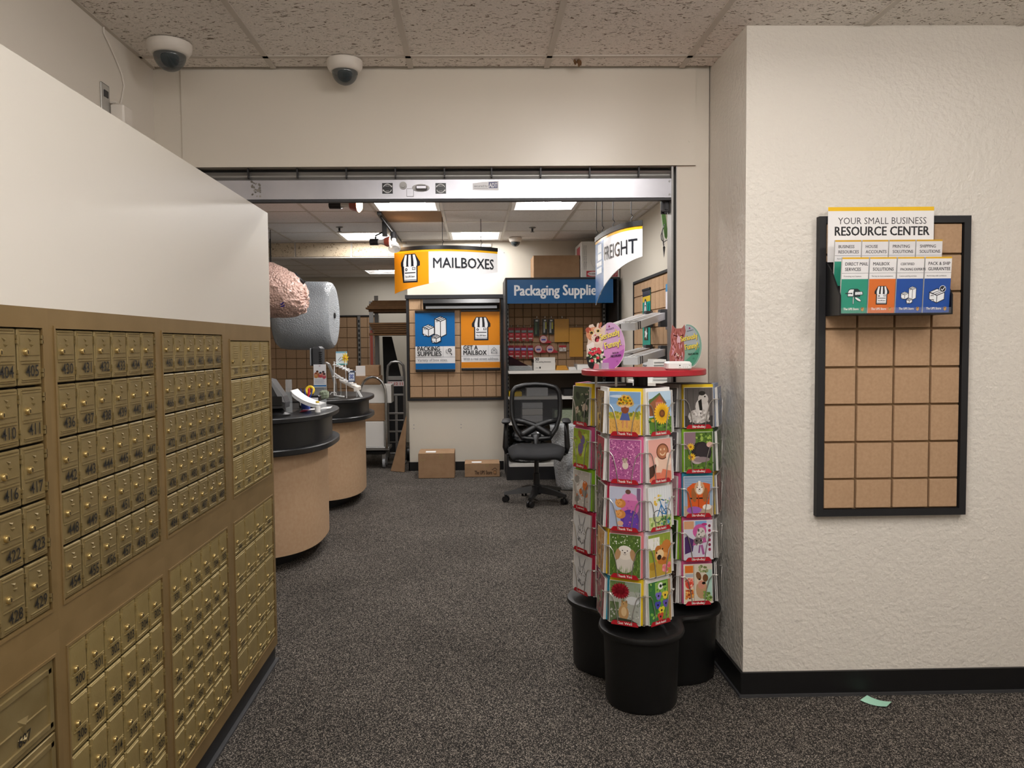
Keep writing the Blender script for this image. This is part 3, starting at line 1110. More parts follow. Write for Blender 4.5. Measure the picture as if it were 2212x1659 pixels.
BRO = [('DIRECT MAIL', 'SERVICES', 'Promoting your business.', '#2f9379', icon_mailbox, 'green brochure with an open mailbox drawing, front left of the holder'),
       ('MAILBOX', 'SOLUTIONS', 'The key to more convenience.', '#d8702f', icon_store, 'orange brochure with a shopfront drawing in the front row of the holder'),
       ('CERTIFIED', 'PACKING EXPERTS', 'Custom packing services.', '#214fa0', icon_boxes, 'blue brochure with three stacked box drawings in the front row of the holder'),
       ('PACK & SHIP', 'GUARANTEE', 'Pack & ship with confidence.', '#214fa0', icon_checkbox, 'blue brochure with a ticked box drawing, front right of the holder')]
for i, (a, b, c, col, ic, lab) in enumerate(BRO):
    k = Ink(5e-5)
    w_, h_ = .102, .212
    x = w_ / 2
    k.rect(-x, 0, x, h_, col).rect(-x, h_ - .082, x, h_, '#eceaea').rect(-x, h_ - .0065, x, h_, '#e7b52a')
    k.rect(-x, h_ - .0605, x, h_ - .0595, '#3b3b40')
    sz = .0175 if i != 2 else .0135
    k.text(a, -x + .012, h_ - .031, sz, '#2a292c', 'l', .012, sx=.86).text(b, -x + .012, h_ - .051, sz, '#2a292c', 'l', .012, sx=.86)
    k.text(c, -x + .008, h_ - .074, .0075, '#4a4a50', 'l', 0, sx=.9)
    ic(k, 0, .068, .036)
    k.text('The UPS Store', -x + .012, .012, .0125, '#f0eee8', 'l', .02, width=.058)
    k.poly([(x - .022, .011), (x - .022, .022), (x - .012, .022), (x - .012, .011), (x - .017, .007)], '#c9922a').poly([(x - .021, .016), (x - .013, .02), (x - .013, .021), (x - .021, .021)], '#5a3416')
    xx = 1.399 + .0535 + i * .1068
    me = sheet_mesh('brochure', w_, h_, .008, '#d9d7d6', k)
    tag(link('brochure', me, None, (xx, YC - .024 - .106, 1.552), rot=(.07, 0, 0)), lab, 'brochure', 'brochures in the black wall holder')
for i, (a, b, lab) in enumerate([('BUSINESS', 'RESOURCES', 'green'), ('HOUSE', 'ACCOUNTS', 'blue'), ('PRINTING', 'SOLUTIONS', 'teal'), ('SHIPPING', 'SOLUTIONS', 'grey')]):
    k = Ink(5e-5)
    w_, h_ = .102, .212
    x = w_ / 2
    k.rect(-x, 0, x, h_, ['#2f9379', '#214fa0', '#2f9379', '#214fa0'][i]).rect(-x, h_ - .082, x, h_, '#e4e2e3').rect(-x, h_ - .0065, x, h_, '#d8a72c')
    k.rect(-x, h_ - .0605, x, h_ - .0595, '#3b3b40')
    k.text(a, -x + .014, h_ - .031, .0172, '#3a383c', 'l', .01, sx=.88).text(b, -x + .014, h_ - .051, .0172, '#3a383c', 'l', .01, sx=.88)
    k.text('Resources for your business', -x + .01, h_ - .074, .0075, '#4a4a50', 'l', 0, sx=.9)
    me = sheet_mesh('brochure', w_, h_, .008, '#d9d7d6', k)
    tag(link('brochure', me, None, (1.399 + .0535 + i * .1065, YC - .024 - .05, 1.625), rot=(.05, 0, 0)),
        'white topped brochure reading %s %s in the back row of the holder' % (a, b), 'brochure', 'brochures in the black wall holder')

# mint slip on the carpet
k = Ink(6e-5)
mp = [atz(1858, 1517, 0), atz(1873, 1507, 0), atz(1926, 1522, 0), atz(1915, 1532, 0)]
c = sum(mp, Vector()) / 4
v = []
n = 6
for i in range(n + 1):
    t = i / n
    a = mp[0].lerp(mp[3], t)
    b = mp[1].lerp(mp[2], t)
    z = .002 + .012 * (1 - math.sin(PI * (.15 + t * .75)))
    v += [(a.x - c.x, a.y - c.y, z), (b.x - c.x, b.y - c.y, z + .001), (a.x - c.x, a.y - c.y, z + .0008), (b.x - c.x, b.y - c.y, z + .0018)]
k = MB()
fs = []
for i in range(n):
    o_ = 4 * i
    fs += [(o_ + 2, o_ + 6, o_ + 7, o_ + 3), (o_, o_ + 1, o_ + 5, o_ + 4), (o_, o_ + 4, o_ + 6, o_ + 2), (o_ + 1, o_ + 3, o_ + 7, o_ + 5)]
fs += [(0, 2, 3, 1), (4 * n, 4 * n + 1, 4 * n + 3, 4 * n + 2)]
k.add(v, fs)
sl = tag(k.build('paper_slip', 'paper_mint', loc=(c.x, c.y, 0)), 'mint green paper slip lying on the carpet by the right baseboard', 'paper')
k = Ink(3e-5, lambda u, v_, d: (u, v_, .0155 - abs(u) * .02 + d))
k.text('PACKAGE', 0, 0, .008, '#3f4c49', 'c', .01, width=.03).text('PICK UP', 0, -.009, .008, '#3f4c49', 'c', .01, width=.022)


# ================================================================== back room: display panel and posters
YP = YB - .001
P0, P1 = at(880, 866, YB - .03), at(1088, 638, YB - .03)
xl = [at(x, 840, YB - .03).x for x in (887, 912, 940, 968, 995.5, 1023, 1050.5, 1072, 1085)]
xl[0] = P0.x + .03
xl[-1] = P1.x - .036
zl = [at(1000, y, YB - .03).z for y in (858, 834, 806, 779, 752, 724.5, 697, 669, 645)]
tile_panel('slat_panel', 'black edged panel of tan square tiles behind the two posters', P0.x, P1.x - .006, P0.z, P1.z, xl, zl, (0, YP, 0), 0, .028, .02, .008, topcap=.012)
o = MB().cyl((at(1044, 813, YB).x, YP - .022, at(1044, 813, YB).z), (at(1044, 813, YB).x, YP - .019, at(1044, 813, YB).z), .006, 8)

# black lit rail above the posters
YR = YB - .05
a, b = at(914, 647, YR), at(1079, 667, YR)
o = thing('display_rail', 'black overhanging rail with grey strip above the posters', 'rail', ((a.x + b.x) / 2, YR, b.z))
hw, hh = (b.x - a.x) / 2, a.z - b.z
MB().prismx([(.026, .0), (.026, hh), (-.03, hh), (-.055, hh * .6), (-.03, hh * .42), (.0, hh * .05)], -hw, hw).build('body', 'black_plastic', o)
MB().box(-hw + .03, -.034, .006, hw - .03, -.004, hh * .32).build('strip', 'grey_plastic', o)


def poster(px0, px1, py0, py1, col, l1, l2, sub, icon, label, minor):
    Yp = YB - .034
    a, b = at(px0, py1, Yp), at(px1, py0, Yp)
    w_, h_ = b.x - a.x, b.z - a.z
    o = thing('poster', label, 'poster', ((a.x + b.x) / 2, Yp, a.z), 0, 'hanging posters')
    x = w_ / 2
    k = Ink(1.5e-4)
    k.rect(-x, 0, x, h_, col).rect(-x, h_ * .105, x, h_ * .405, '#eeedee')
    k.rect(-x, h_ * .21, x, h_ * .215, '#7a7f8a').rect(x * .4, h_ * .215, x * .41, h_ * .405, '#8a8f98')
    icon(k, .02 * w_, h_ * .7, w_ * (.31 if icon is icon_store else .37))
    k.text(l1, -x + w_ * .055, h_ * .325, w_ * .165, '#23252b', 'l', .02, width=w_ * (.56 if len(l1) > 5 else .37))
    k.text(l2, -x + w_ * .055, h_ * .235, w_ * .165, '#23252b', 'l', .02, width=w_ * .6)
    k.text(sub, -x + w_ * .05, h_ * .14, w_ * .098, '#6a6c72', 'l', 0, width=w_ * (.76 if len(sub) < 22 else .92))
    minor(k, x * .7, h_ * .31, w_ * .09)
    me = sheet_mesh('sheet', w_, h_, .002, col, k, GLOSS)
    link('sheet', me, o)
    MB().bbox(-x, -.008, h_, x, .006, h_ + .024, .003).build('top_bar', 'black_plastic', o)
    MB().bbox(-x, -.008, -.03, x, .006, 0, .003).build('bottom_bar', 'black_plastic', o)


def ic_tape(k, x, y, s):
    k.at(x, y, s)
    k.ring(.15, .4, .42, .22, '#24272c').ring(-.1, .1, .75, .12, '#24272c', 140, 250).line([(.2, -.35), (.75, -.7), (.65, -.95)], .2, '#24272c').ell(.15, .4, .12, .12, '#24272c')
    k.at(0, 0, 1)


def ic_mail(k, x, y, s):
    k.at(x, y, s)
    k.line([(-.8, -.8), (.8, -.8), (.8, .1), (0, .9), (-.8, .1), (-.8, -.8)], .1, '#55585e')
    k.line([(-.75, -.7), (0, 0), (.75, -.7)], .08, '#55585e').line([(-.4, .3), (.4, .3)], .08, '#55585e').line([(-.4, .05), (.4, .05)], .08, '#55585e')
    k.at(0, 0, 1)


poster(898, 982, 675, 798, '#0b68ad', 'PACKING', 'SUPPLIES', 'Variety of box sizes.', icon_boxes, 'blue PACKING SUPPLIES poster with a drawing of three boxes', ic_tape)
poster(997, 1079, 673, 795, '#e08a1c', 'GET A', 'MAILBOX', 'With a real street address.', icon_store, 'orange GET A MAILBOX poster with a shopfront drawing', ic_mail)


# ------------------------------------------------------------------ hanging curved signs
def bez(p, t):
    a, b, c = p
    return a * ((1 - t) ** 2) + b * (2 * t * (1 - t)) + c * (t * t)


def hang_sign(p, ztop, hl, hr, colour, word, icon, label, wires, frac=.35):
    """p three plan points left, control, right; the sheet hangs from ztop"""
    p = [Vector((q[0], q[1], 0)) for q in p]
    N = 40
    pts = [bez(p, i / N) for i in range(N + 1)]
    cum = [0]
    for i in range(N):
        cum.append(cum[-1] + (pts[i + 1] - pts[i]).length)
    Ls = cum[-1]

    def pos(u):
        t = max(0, min(1, u / Ls))
        d = t * Ls
        i = 0
        while i < N - 1 and cum[i + 1] < d:
            i += 1
        f = (d - cum[i]) / (cum[i + 1] - cum[i])
        q = pts[i].lerp(pts[i + 1], f)
        g = (pts[i + 1] - pts[i]).normalized()
        return q, Vector((g.y, -g.x, 0))

    def fn(u, v, d):
        q, n = pos(u)
        q = q + n * (d + .0022)
        return (q.x, q.y, ztop + v)
    o = thing('hanging_sign', label, 'sign', (0, 0, 0), 0, 'curved hanging signs')

    def low(u):
        t = u / Ls
        return -(hl + (hr - hl) * (t ** .85))
    k = Ink(3e-4, fn)

    def strip(u0, u1, top, bot, col, n=16):
        P, Fc = [], []
        for i in range(n + 1):
            u = u0 + (u1 - u0) * i / n
            P += [(u, bot(u)), (u, top(u))]
        for i in range(n):
            Fc.append((2 * i, 2 * i + 2, 2 * i + 3, 2 * i + 1))
        k.put(P, Fc, col)
    strip(0, Ls, lambda u: 0, low, '#f1f1f3', 30)
    strip(0, Ls * frac, lambda u: 0, low, colour)
    strip(0, Ls, lambda u: 0, lambda u: -.024, '#f0b41c', 30)
    icon(k, Ls * frac * .5, -.17, .135)
    k.text(word, Ls * (frac + .04), -.175, .135, '#20242c', 'l', .008, width=Ls * .56)
    body = MB()
    rf, rb = [], []
    for i in range(N + 1):
        u = Ls * i / N
        q, n = pos(u)
        for dst, e in ((rf, .002), (rb, -.002)):
            w_ = q + n * e
            dst.append(((w_.x, w_.y, ztop + low(u)), (w_.x, w_.y, ztop)))
    rings = [[rf[i][0], rf[i][1], rb[i][1], rb[i][0]] for i in range(N + 1)]
    body.loft(rings, True, True)
    sh = body.build('sheet', 'paper_white', o)
    k.build('lettering', sh, GLOSS)
    rail = MB()
    rings = []
    for i in range(N + 1):
        q, n = pos(Ls * i / N)
        a, b = q + n * .009, q - n * .009
        rings.append([(a.x, a.y, ztop - .004), (a.x, a.y, ztop + .03), (b.x, b.y, ztop + .03), (b.x, b.y, ztop - .004)])
    rail.loft(rings, True, True)
    rail.build('rail', 'black_plastic', o)
    for f in wires:
        q, n = pos(Ls * f)
        MB().tube([(q.x, q.y, ztop + .028), (q.x, q.y, ztop + .05), (q.x + .012, q.y, ztop + .065), (q.x, q.y, ztop + .08), (q.x, q.y, CEILB - .004)], .0035, 6).build('hook', 'dark_metal', o)


def pt(x, y, Y):
    q = at(x, y, Y)
    return (q.x, q.y)


hang_sign([pt(852, 540, 7.25), pt(955, 540, 6.85), pt(1074, 540, 7.3)], at(900, 540, 7.15).z, .40, .20, '#f0981a', 'MAILBOXES', icon_store,
          'hanging sign reading MAILBOXES with an orange shopfront end', (.47, .82))


def icon_truck(k, x, y, s):
    k.at(x, y, s)
    f = '#dfeaf4'
    k.rect(-.3, .1, .7, .95, f).rect(-.6, -.2, .75, .02, f).rect(-.6, -.6, .75, -.3, f).rect(-.2, .45, .6, .5, '#5b86b4')
    k.at(0, 0, 1)


hang_sign([pt(1287, 518, 5.7), pt(1324, 518, 4.98), pt(1388, 478, 4.9)], at(1387, 486, 4.9).z, .47, .20, '#2468a8', 'FREIGHT', icon_truck,
          'sharply curved hanging sign reading FREIGHT near the right wall', (.04, .3, .62, .9), .36)

# ------------------------------------------------------------------ packaging shelf
SX0, SX1, SY0, SY1, SZ = .327, 1.524, 8.02, YB - .004, 2.14
o = thing('display_shelf', 'black shelf unit with blue Packaging Supplies header board', 'shelf', (SX0, SY0, 0))
Wd, Dp = SX1 - SX0, SY1 - SY0
for x in (0, Wd - .02):
    MB().box(x, 0, 0, x + .02, Dp, SZ).build('side_panel', 'black_matte', o)
MB().box(.02, .0, SZ - .02, Wd - .02, Dp, SZ).build('top_panel', 'black_matte', o)
MB().box(.02, .012, 0, Wd - .02, Dp, .14).build('plinth', 'black_matte', o)
k = Ink(2e-4)
hx, hz = Wd - .09, at(1200, 655, SY0).z
k.rect(0, 0, hx, SZ - .02 - hz, '#15588f')
k.text('Packaging Supplies', hx * .07, .085, .155, '#e9edf2', 'l', .028, width=hx * .82)
hb = MB().box(.02, .006, hz, Wd - .06, .02, SZ - .02).build('header_board', 'blue_board', o)
k.build('lettering', hb, GLOSS, (.02, .0055, hz))
ug = MB()
for x in (.03, Wd - .075):
    u = MB().box(x, Dp - .12, .14, x + .03, Dp - .08, hz + .02).build('upright', 'aluminium_dull', o)
    s = MB()
    for i in range(34):
        s.box(x + .006, Dp - .1212, .3 + i * .046, x + .024, Dp - .1195, .322 + i * .046)
    s = s.build('slots', 'black_matte', u)
    s['kind'] = 'stuff'
MB().box(.06, Dp - .09, .14, Wd - .08, Dp - .07, 1.12).build('rear_panel', 'pegboard', o)
MB().box(.02, Dp - .06, .14, Wd - .02, Dp - .05, SZ - .02).build('back_panel', 'black_matte', o)
pn = MB().box(.06, Dp - .088, 1.12, Wd - .08, Dp - .075, hz + .06).build('tile_board', 'mdf_groove', o)
yt = SY0 + Dp - .1
tx = [at(1112 + 18.55 * i, 760, yt).x - SX0 for i in range(12)]
tx = [.062] + [v for v in tx if .075 < v < Wd - .09] + [Wd - .082]
tz = [1.125] + [v for v in (at(1200, 777 - 18.55 * i, yt).z for i in range(9)) if 1.14 < v < hz + .04] + [hz + .05]
cache = {}
for i in range(len(tx) - 1):
    for j in range(len(tz) - 1):
        a, b = round(tx[i + 1] - tx[i], 3), round(tz[j + 1] - tz[j], 3)
        if (a, b) not in cache:
            cache[(a, b)] = MB().bbox(-a / 2 + .004, -.011, -b / 2 + .004, a / 2 - .004, 0, b / 2 - .004, .001).mesh('tile', 'mdf')
        link('tile', cache[(a, b)], pn, ((tx[i] + tx[i + 1]) / 2, Dp - .088, (tz[j] + tz[j + 1]) / 2))
SHZ = [(at(1150, 801, SY0 + .03).z, .03), (at(1150, 857, SY0 + .05).z, .05), (at(1150, 912, SY0 + .05).z, .05), (.165, .02)]
for z, yo in SHZ:
    s = MB().bbox(.022, yo, z - .022, Wd - .022, Dp - .1, z, .002).build('shelf_board', 'shelf_white', o)
    MB().box(.03, yo - .004, z - .03, Wd - .03, yo + .004, z + .001).build('price_rail', 'shelf_white', s)
TZ = SHZ[0][0]
YT = yt - .045                    # goods hang just in front of the tiles


def pack(px0, px1, py0, py1, label, cat, name, ink, group=None, t=.02, hook=True, Y=None, body='#b8232f'):
    Y = YT if Y is None else Y
    a, b = at(px0, py1, Y), at(px1, py0, Y)
    w_, h_ = b.x - a.x, b.z - a.z
    o = thing(name, label, cat, ((a.x + b.x) / 2, Y, a.z), 0, group)
    k = Ink(1.5e-4)
    k.at(-w_ / 2, 0, w_, h_)
    ink(k)
    k.at(0, 0, 1)
    link('packet', sheet_mesh('packet', w_, h_, t, body, k, GLOSS), o)
    if hook:
        MB().tube([(0, t, h_ + .012), (0, -.03, h_ + .012), (0, -.03, h_ + .03)], .003, 6).build('hook', 'chrome', o)
    return o


def ink_tape(blue):
    def f(k):
        k.rect(0, 0, 1, 1, '#b3202e').poly([(.05, .86), (.95, .86), (.8, 1), (.2, 1)], '#8f1622')
        k.rect(.03, .62, .97, .82, '#5b64b8' if blue else '#4e5c5c').rect(.1, .7, .9, .78, '#c9cce6' if blue else '#8f9a98')
        k.rect(.08, .4, .92, .55, '#c62a3a').rect(.25, .45, .75, .49, '#e9c9c9').rect(.15, .16, .85, .24, '#e6dfdc')
        k.rect(.2, 0, .8, .12, '#7b5f4a')
    return f


rows = [((1098.6, 1112.5, 1126, 1140), 708, 737, False), ((1098.6, 1112, 1125.5, 1140), 746, 775, True)]
posn = ['leftmost', 'second from left', 'third from left', 'rightmost']
for q, (xs_, y0, y1, blue) in enumerate(rows):
    for i, x in enumerate(xs_):
        pack(x, x + 11.6, y0, y1, 'red packing tape pack hanging in the %s row, %s of four' % (('lower blue-labelled', 'upper grey-labelled')[not blue], posn[i]),
             'tape pack', 'tape_pack', ink_tape(blue), 'tape packs on the packaging shelf', t=.03)


def ink_knife(a):
    def f(k):
        k.rect(0, 0, 1, 1, '#20231f').rect(.2, .1, .55, .8, '#4b6a4a' if a else '#a9adb0').rect(.58, .35, .85, .8, '#2d3a2c' if a else '#b9b83a').rect(.3, .85, .75, .95, '#d8d8d8')
    return f


for i, (x0, x1, y0, y1) in enumerate(((1153.5, 1165, 689, 726), (1172, 1182, 689, 722), (1185, 1196, 689, 722))):
    pack(x0, x1, y0, y1, ['black and green marker pack hanging left of the other two', 'black and yellow marker pack, middle of three', 'black and yellow marker pack next to the manila envelope'][i],
         'marker pack', 'marker_pack', ink_knife(i == 0), 'marker packs on the packaging shelf', t=.02, body='#1a1c1a')
for i, (x0, x1, y0, y1) in enumerate(((1198, 1229, 689, 739), (1230, 1259, 707.5, 771))):
    def ink_env(k):
        k.rect(0, 0, 1, 1, '#d39a3f').rect(.03, .93, .97, .935, '#b07d2c')
    pack(x0, x1, y0, y1, ['smaller manila envelope pinned to the tile board', 'tall manila envelope pinned behind the cat sign'][i], 'envelope', 'manila_envelope', ink_env, 'manila envelopes', t=.006, body='#c99038', Y=YT - .004 * i)


def ink_sm(k):
    k.rect(0, 0, 1, 1, '#ddd6d0').rect(0, .65, 1, 1, '#c0303a').scatter(14, .1, .05, .9, .6, .08, .14, ['#c8bdb5', '#f0ebe6', '#b3a79d'], 6)


pack(1208, 1223, 746, 759, 'small red and white hook pack under the manila envelope', 'hook pack', 'hook_pack', ink_sm, t=.015)
for i, (x, y) in enumerate(((1174, 733), (1163, 754), (1188, 754))):
    c = at(x, y, YT)
    o = thing('tape_dispenser', ['round red tape dispenser hanging topmost of three', 'round red tape dispenser hanging lower left of three', 'round red tape dispenser hanging lower right of three'][i], 'tape dispenser', (c.x, YT, c.z), 0, 'round tape dispensers')
    r = .045
    MB().cyl((0, .02, 0), (0, -.01, 0), r, 24).prismy([(-.0, -r), (r * 1.9, -r * .9), (r * 2.0, -r * .65), (r * .8, .0)], .015, -.005).build('case', 'red_plastic', o)
    k = Ink(2e-4)
    k.ell(0, 0, r * .72, r * .72, '#d9b9c0', 20).rect(-r * .5, -r * .3, r * .5, r * .1, '#5a5fb0').ring(0, 0, r * .8, .006, '#e6d4d4')
    k.build('label_disc', o, GLOSS, (0, -.0102, 0))

# goods standing on the top white shelf
o = thing('file_box', 'white and black carton with number 30 on its front', 'box', (0, 0, 0))
a, b = at(1153, 804, SY0 + .12), at(1199.5, 783, SY0 + .12)
MB().box(a.x, SY0 + .12, TZ + .001, b.x, SY0 + .4, b.z).build('carton', 'carton_white', o)
MB().box(a.x - .003, SY0 + .125, b.z, b.x + .003, SY0 + .43, b.z + .03).build('lid', 'black_matte', o)
k = Ink(2e-4)
k.rect(.002, .002, b.x - a.x - .002, .14, '#dedbd6').text('30', .015, .105, .045, '#333333', 'l', .03).text('Clear packing dimensions', .015, .085, .022, '#444444', 'l', .01, width=.17).rect(.06, .02, .075, .04, '#2a2a2a').rect(.02, .025, .05, .03, '#888888')
k.build('lettering', o, PRINT, (a.x, SY0 + .1195, TZ))
o = thing('wire_tray', 'dark tray of black folders on the white shelf', 'tray', (0, 0, 0))
a, b = at(1099, 804, SY0 + .1), at(1150, 790, SY0 + .1)
MB().box(a.x, SY0 + .1, TZ + .001, b.x, SY0 + .4, TZ + .006).box(a.x, SY0 + .4, TZ + .006, b.x, SY0 + .404, b.z).box(a.x, SY0 + .1, TZ + .006, b.x, SY0 + .104, b.z).build('tray', 'acrylic', o)
for i in range(3):
    q = MB()
    q.add([(a.x + .01, SY0 + .12, TZ + .008 + .02 * i), (b.x - .012 * i, SY0 + .12, TZ + .008 + .008 * i), (b.x - .012 * i, SY0 + .39, TZ + .02 + .008 * i), (a.x + .01, SY0 + .39, TZ + .09 + .03 * i),
           (a.x + .01, SY0 + .12, TZ + .018 + .02 * i), (b.x - .012 * i, SY0 + .12, TZ + .016 + .008 * i), (b.x - .012 * i, SY0 + .39, TZ + .028 + .008 * i), (a.x + .01, SY0 + .39, TZ + .1 + .03 * i)],
          [(0, 3, 2, 1), (4, 5, 6, 7), (0, 1, 5, 4), (1, 2, 6, 5), (2, 3, 7, 6), (3, 0, 4, 7)])
    q.build('folder', 'black_plastic', o)
a, b = at(1201, 804, SY0 + .1), at(1228, 800, SY0 + .1)
for i in range(4):
    tag(MB().box(a.x + .004 * i, SY0 + .1 + .01 * i, TZ + .001 + .012 * i, b.x - .006 * i, SY0 + .38, TZ + .011 + .012 * i).build('padded_envelope', 'env_manila'),
        '%s yellow padded envelope in the low pile on the white shelf' % ORD4[i], 'envelope', 'padded envelopes on the shelf')
a, b = at(1229, 804, SY0 + .1), at(1246, 800, SY0 + .1)
for i in range(4):
    tag(MB().box(a.x, SY0 + .12, TZ + .001 + .008 * i, b.x - .004 * i, SY0 + .36 - .03 * i, TZ + .008 + .008 * i).build('paper_pad', 'paper_white'),
        '%s white paper pad in the small pile beside the padded envelopes' % ORD4[i], 'paper pad', 'paper pads on the shelf')
a, b = at(1247, 804, SY0 + .1), at(1272, 783, SY0 + .1)
o = tag(MB().box(a.x, SY0 + .1, TZ + .001, b.x, SY0 + .36, TZ + .002 + .7 * (b.z - TZ)).build('paper_ream', 'paper_white'), 'white block of copy paper beside the cat sign', 'paper')
MB().box(a.x - .006, SY0 + .1, TZ + .001, a.x - .003, SY0 + .36, b.z).build('acrylic_side', 'acrylic', o)
# second shelf
z = SHZ[1][0]
tag(MB().bbox(.36, SY0 + .1, z + .001, .5, SY0 + .4, z + .05, .004).build('yellow_pack', 'yellow'), 'flat yellow pack on the middle shelf behind the chair', 'packet')
tag(MB().bbox(.55, SY0 + .1, z + .001, .78, SY0 + .35, z + .09, .004).build('grey_carton', 'paper_grey'), 'grey carton behind the mesh chair back', 'box')
o = tag(MB().bbox(.95, SY0 + .1, z + .001, 1.3, SY0 + .4, z + .075, .004).build('black_carton', 'black_plastic'), 'low black carton right of the chair back on the middle shelf', 'box')
# third shelf: envelopes and cartons
z = SHZ[2][0]
for i in range(3):
    tag(MB().bbox(.5, SY0 + .08, z + .001 + .07 * i, .72, SY0 + .38, z + .068 + .07 * i, .004).build('patterned_carton', ['paper_grey', 'carton_white', 'paper_grey'][i]),
        '%s pale carton of the three stacked behind the chair mesh' % ('bottom', 'middle', 'top')[i], 'box', 'stacked pale cartons behind the chair')
tag(MB().bbox(.85, SY0 + .1, z + .001, 1.1, SY0 + .4, z + .12, .004).build('green_carton', 'crumple'), 'grey green carton behind the chair mesh', 'box')
tag(MB().bbox(1.13, SY0 + .08, z + .001, 1.45, SY0 + .4, z + .15, .004).build('white_carton', 'carton_white'), 'white carton on the shelf right of the chair back', 'box')
# bottom shelf: bags of bubble mailers
rr = random.Random(11)


def lumpy(x0, x1, y0, y1, z0, z1, seed, amp=.02, n=14):
    q = random.Random(seed)
    k = MB()
    cx, cy, cz = (x0 + x1) / 2, (y0 + y1) / 2, (z0 + z1) / 2
    rings = []
    for i in range(n + 1):
        t = PI * i / n
        row = []
        for j in range(2 * n):
            f = 2 * PI * j / (2 * n)
            sx = math.copysign(abs(math.cos(f)) ** .55, math.cos(f)) * math.sin(t) ** .5
            sy = math.copysign(abs(math.sin(f)) ** .55, math.sin(f)) * math.sin(t) ** .5
            sz = -math.copysign(abs(math.cos(t)) ** .6, math.cos(t))
            d = 1 - q.uniform(0, amp * 4)
            row.append((cx + (x1 - x0) / 2 * sx * d, cy + (y1 - y0) / 2 * sy * d, max(z0, cz + (z1 - z0) / 2 * sz * d)))
        rings.append(row)
    return k.loft(rings, True, True)


mat('foil_bag', '#b4b6b9', .25, metal=.5, noise=(22, 5, .4, .62), col2='#3c3d42', bump=(30, .9, .012))
z = .166
tag(lumpy(.36, .82, SY0 + .06, SY0 + .42, z, z + .22, 1).build('mailer_bag', 'foil_bag', smooth='all'), 'crinkled silver bag of mailers on the bottom shelf', 'bag', 'silver mailer bags')
tag(lumpy(.38, .85, SY0 + .08, SY0 + .42, z + .222, z + .36, 2).build('mailer_bag', 'foil_bag', smooth='all'), 'upper silver bag of mailers lying on the other bag behind the chair', 'bag', 'silver mailer bags')

# boxes on top of the unit
a, b = at(1151, 598, 8.3), at(1249, 554, 8.3)
o = thing('cardboard_box', 'plain brown cardboard box on top of the packaging shelf', 'box', (a.x, 8.2, SZ))
wb = b.x - a.x
MB().bbox(0, 0, .001, wb, .42, b.z - SZ, .003).build('carton', 'cardboard', o)
MB().box(.0, -.001, b.z - SZ - .003, wb, .421, b.z - SZ + .002).build('lid', 'cardboard', o)
a, b = at(1256, 598, 8.12), at(1340, 521, 8.12)
o = thing('printed_carton', 'tall white carton with red lettered band on top of the packaging shelf', 'box', (a.x, 8.12, SZ))
wb, hb = min(b.x, XR - .01) - a.x, min(b.z, CEILB - .02) - SZ
MB().bbox(0, 0, .001, wb, .5, hb, .003).build('carton', 'carton_white', o)
k = Ink(2e-4)
k.rect(wb * .13, .012, wb * .95, .075, '#b8303a').ell(wb * .31, .043, wb * .15, .024, '#e6dcdc', 20).text('PACKRITE', wb * .31, .036, .022, '#2c2426', 'c', .02, width=wb * .24)
k.text('PACKAGING', wb * .62, .024, .026, '#e9dcdc', 'c', .01, width=wb * .24).text('SAFE', wb * .87, .045, .022, '#e9dcdc', 'c', .01, width=wb * .12).text('& UP', wb * .87, .022, .022, '#e9dcdc', 'c', .01, width=wb * .12)
for i in range(2):
    k.text('to avoid danger keep this way up at all times', wb * (.08 + .05 * i), .09, .018, '#5a5a60', 'l', 0, rot=PI / 2, width=hb * .66)
k.ring(wb * .55, hb * .5, wb * .3, .003, '#b9b7b4', 180, 260)
k.build('lettering', o, PRINT, (0, -.0003, 0))
k = Ink(2e-4)
k.rect(.05, hb * .55, .3, hb * .9, '#c05a60')
k.build('side_print', o, PRINT, (-.0005, .4, 0), -PI / 2)


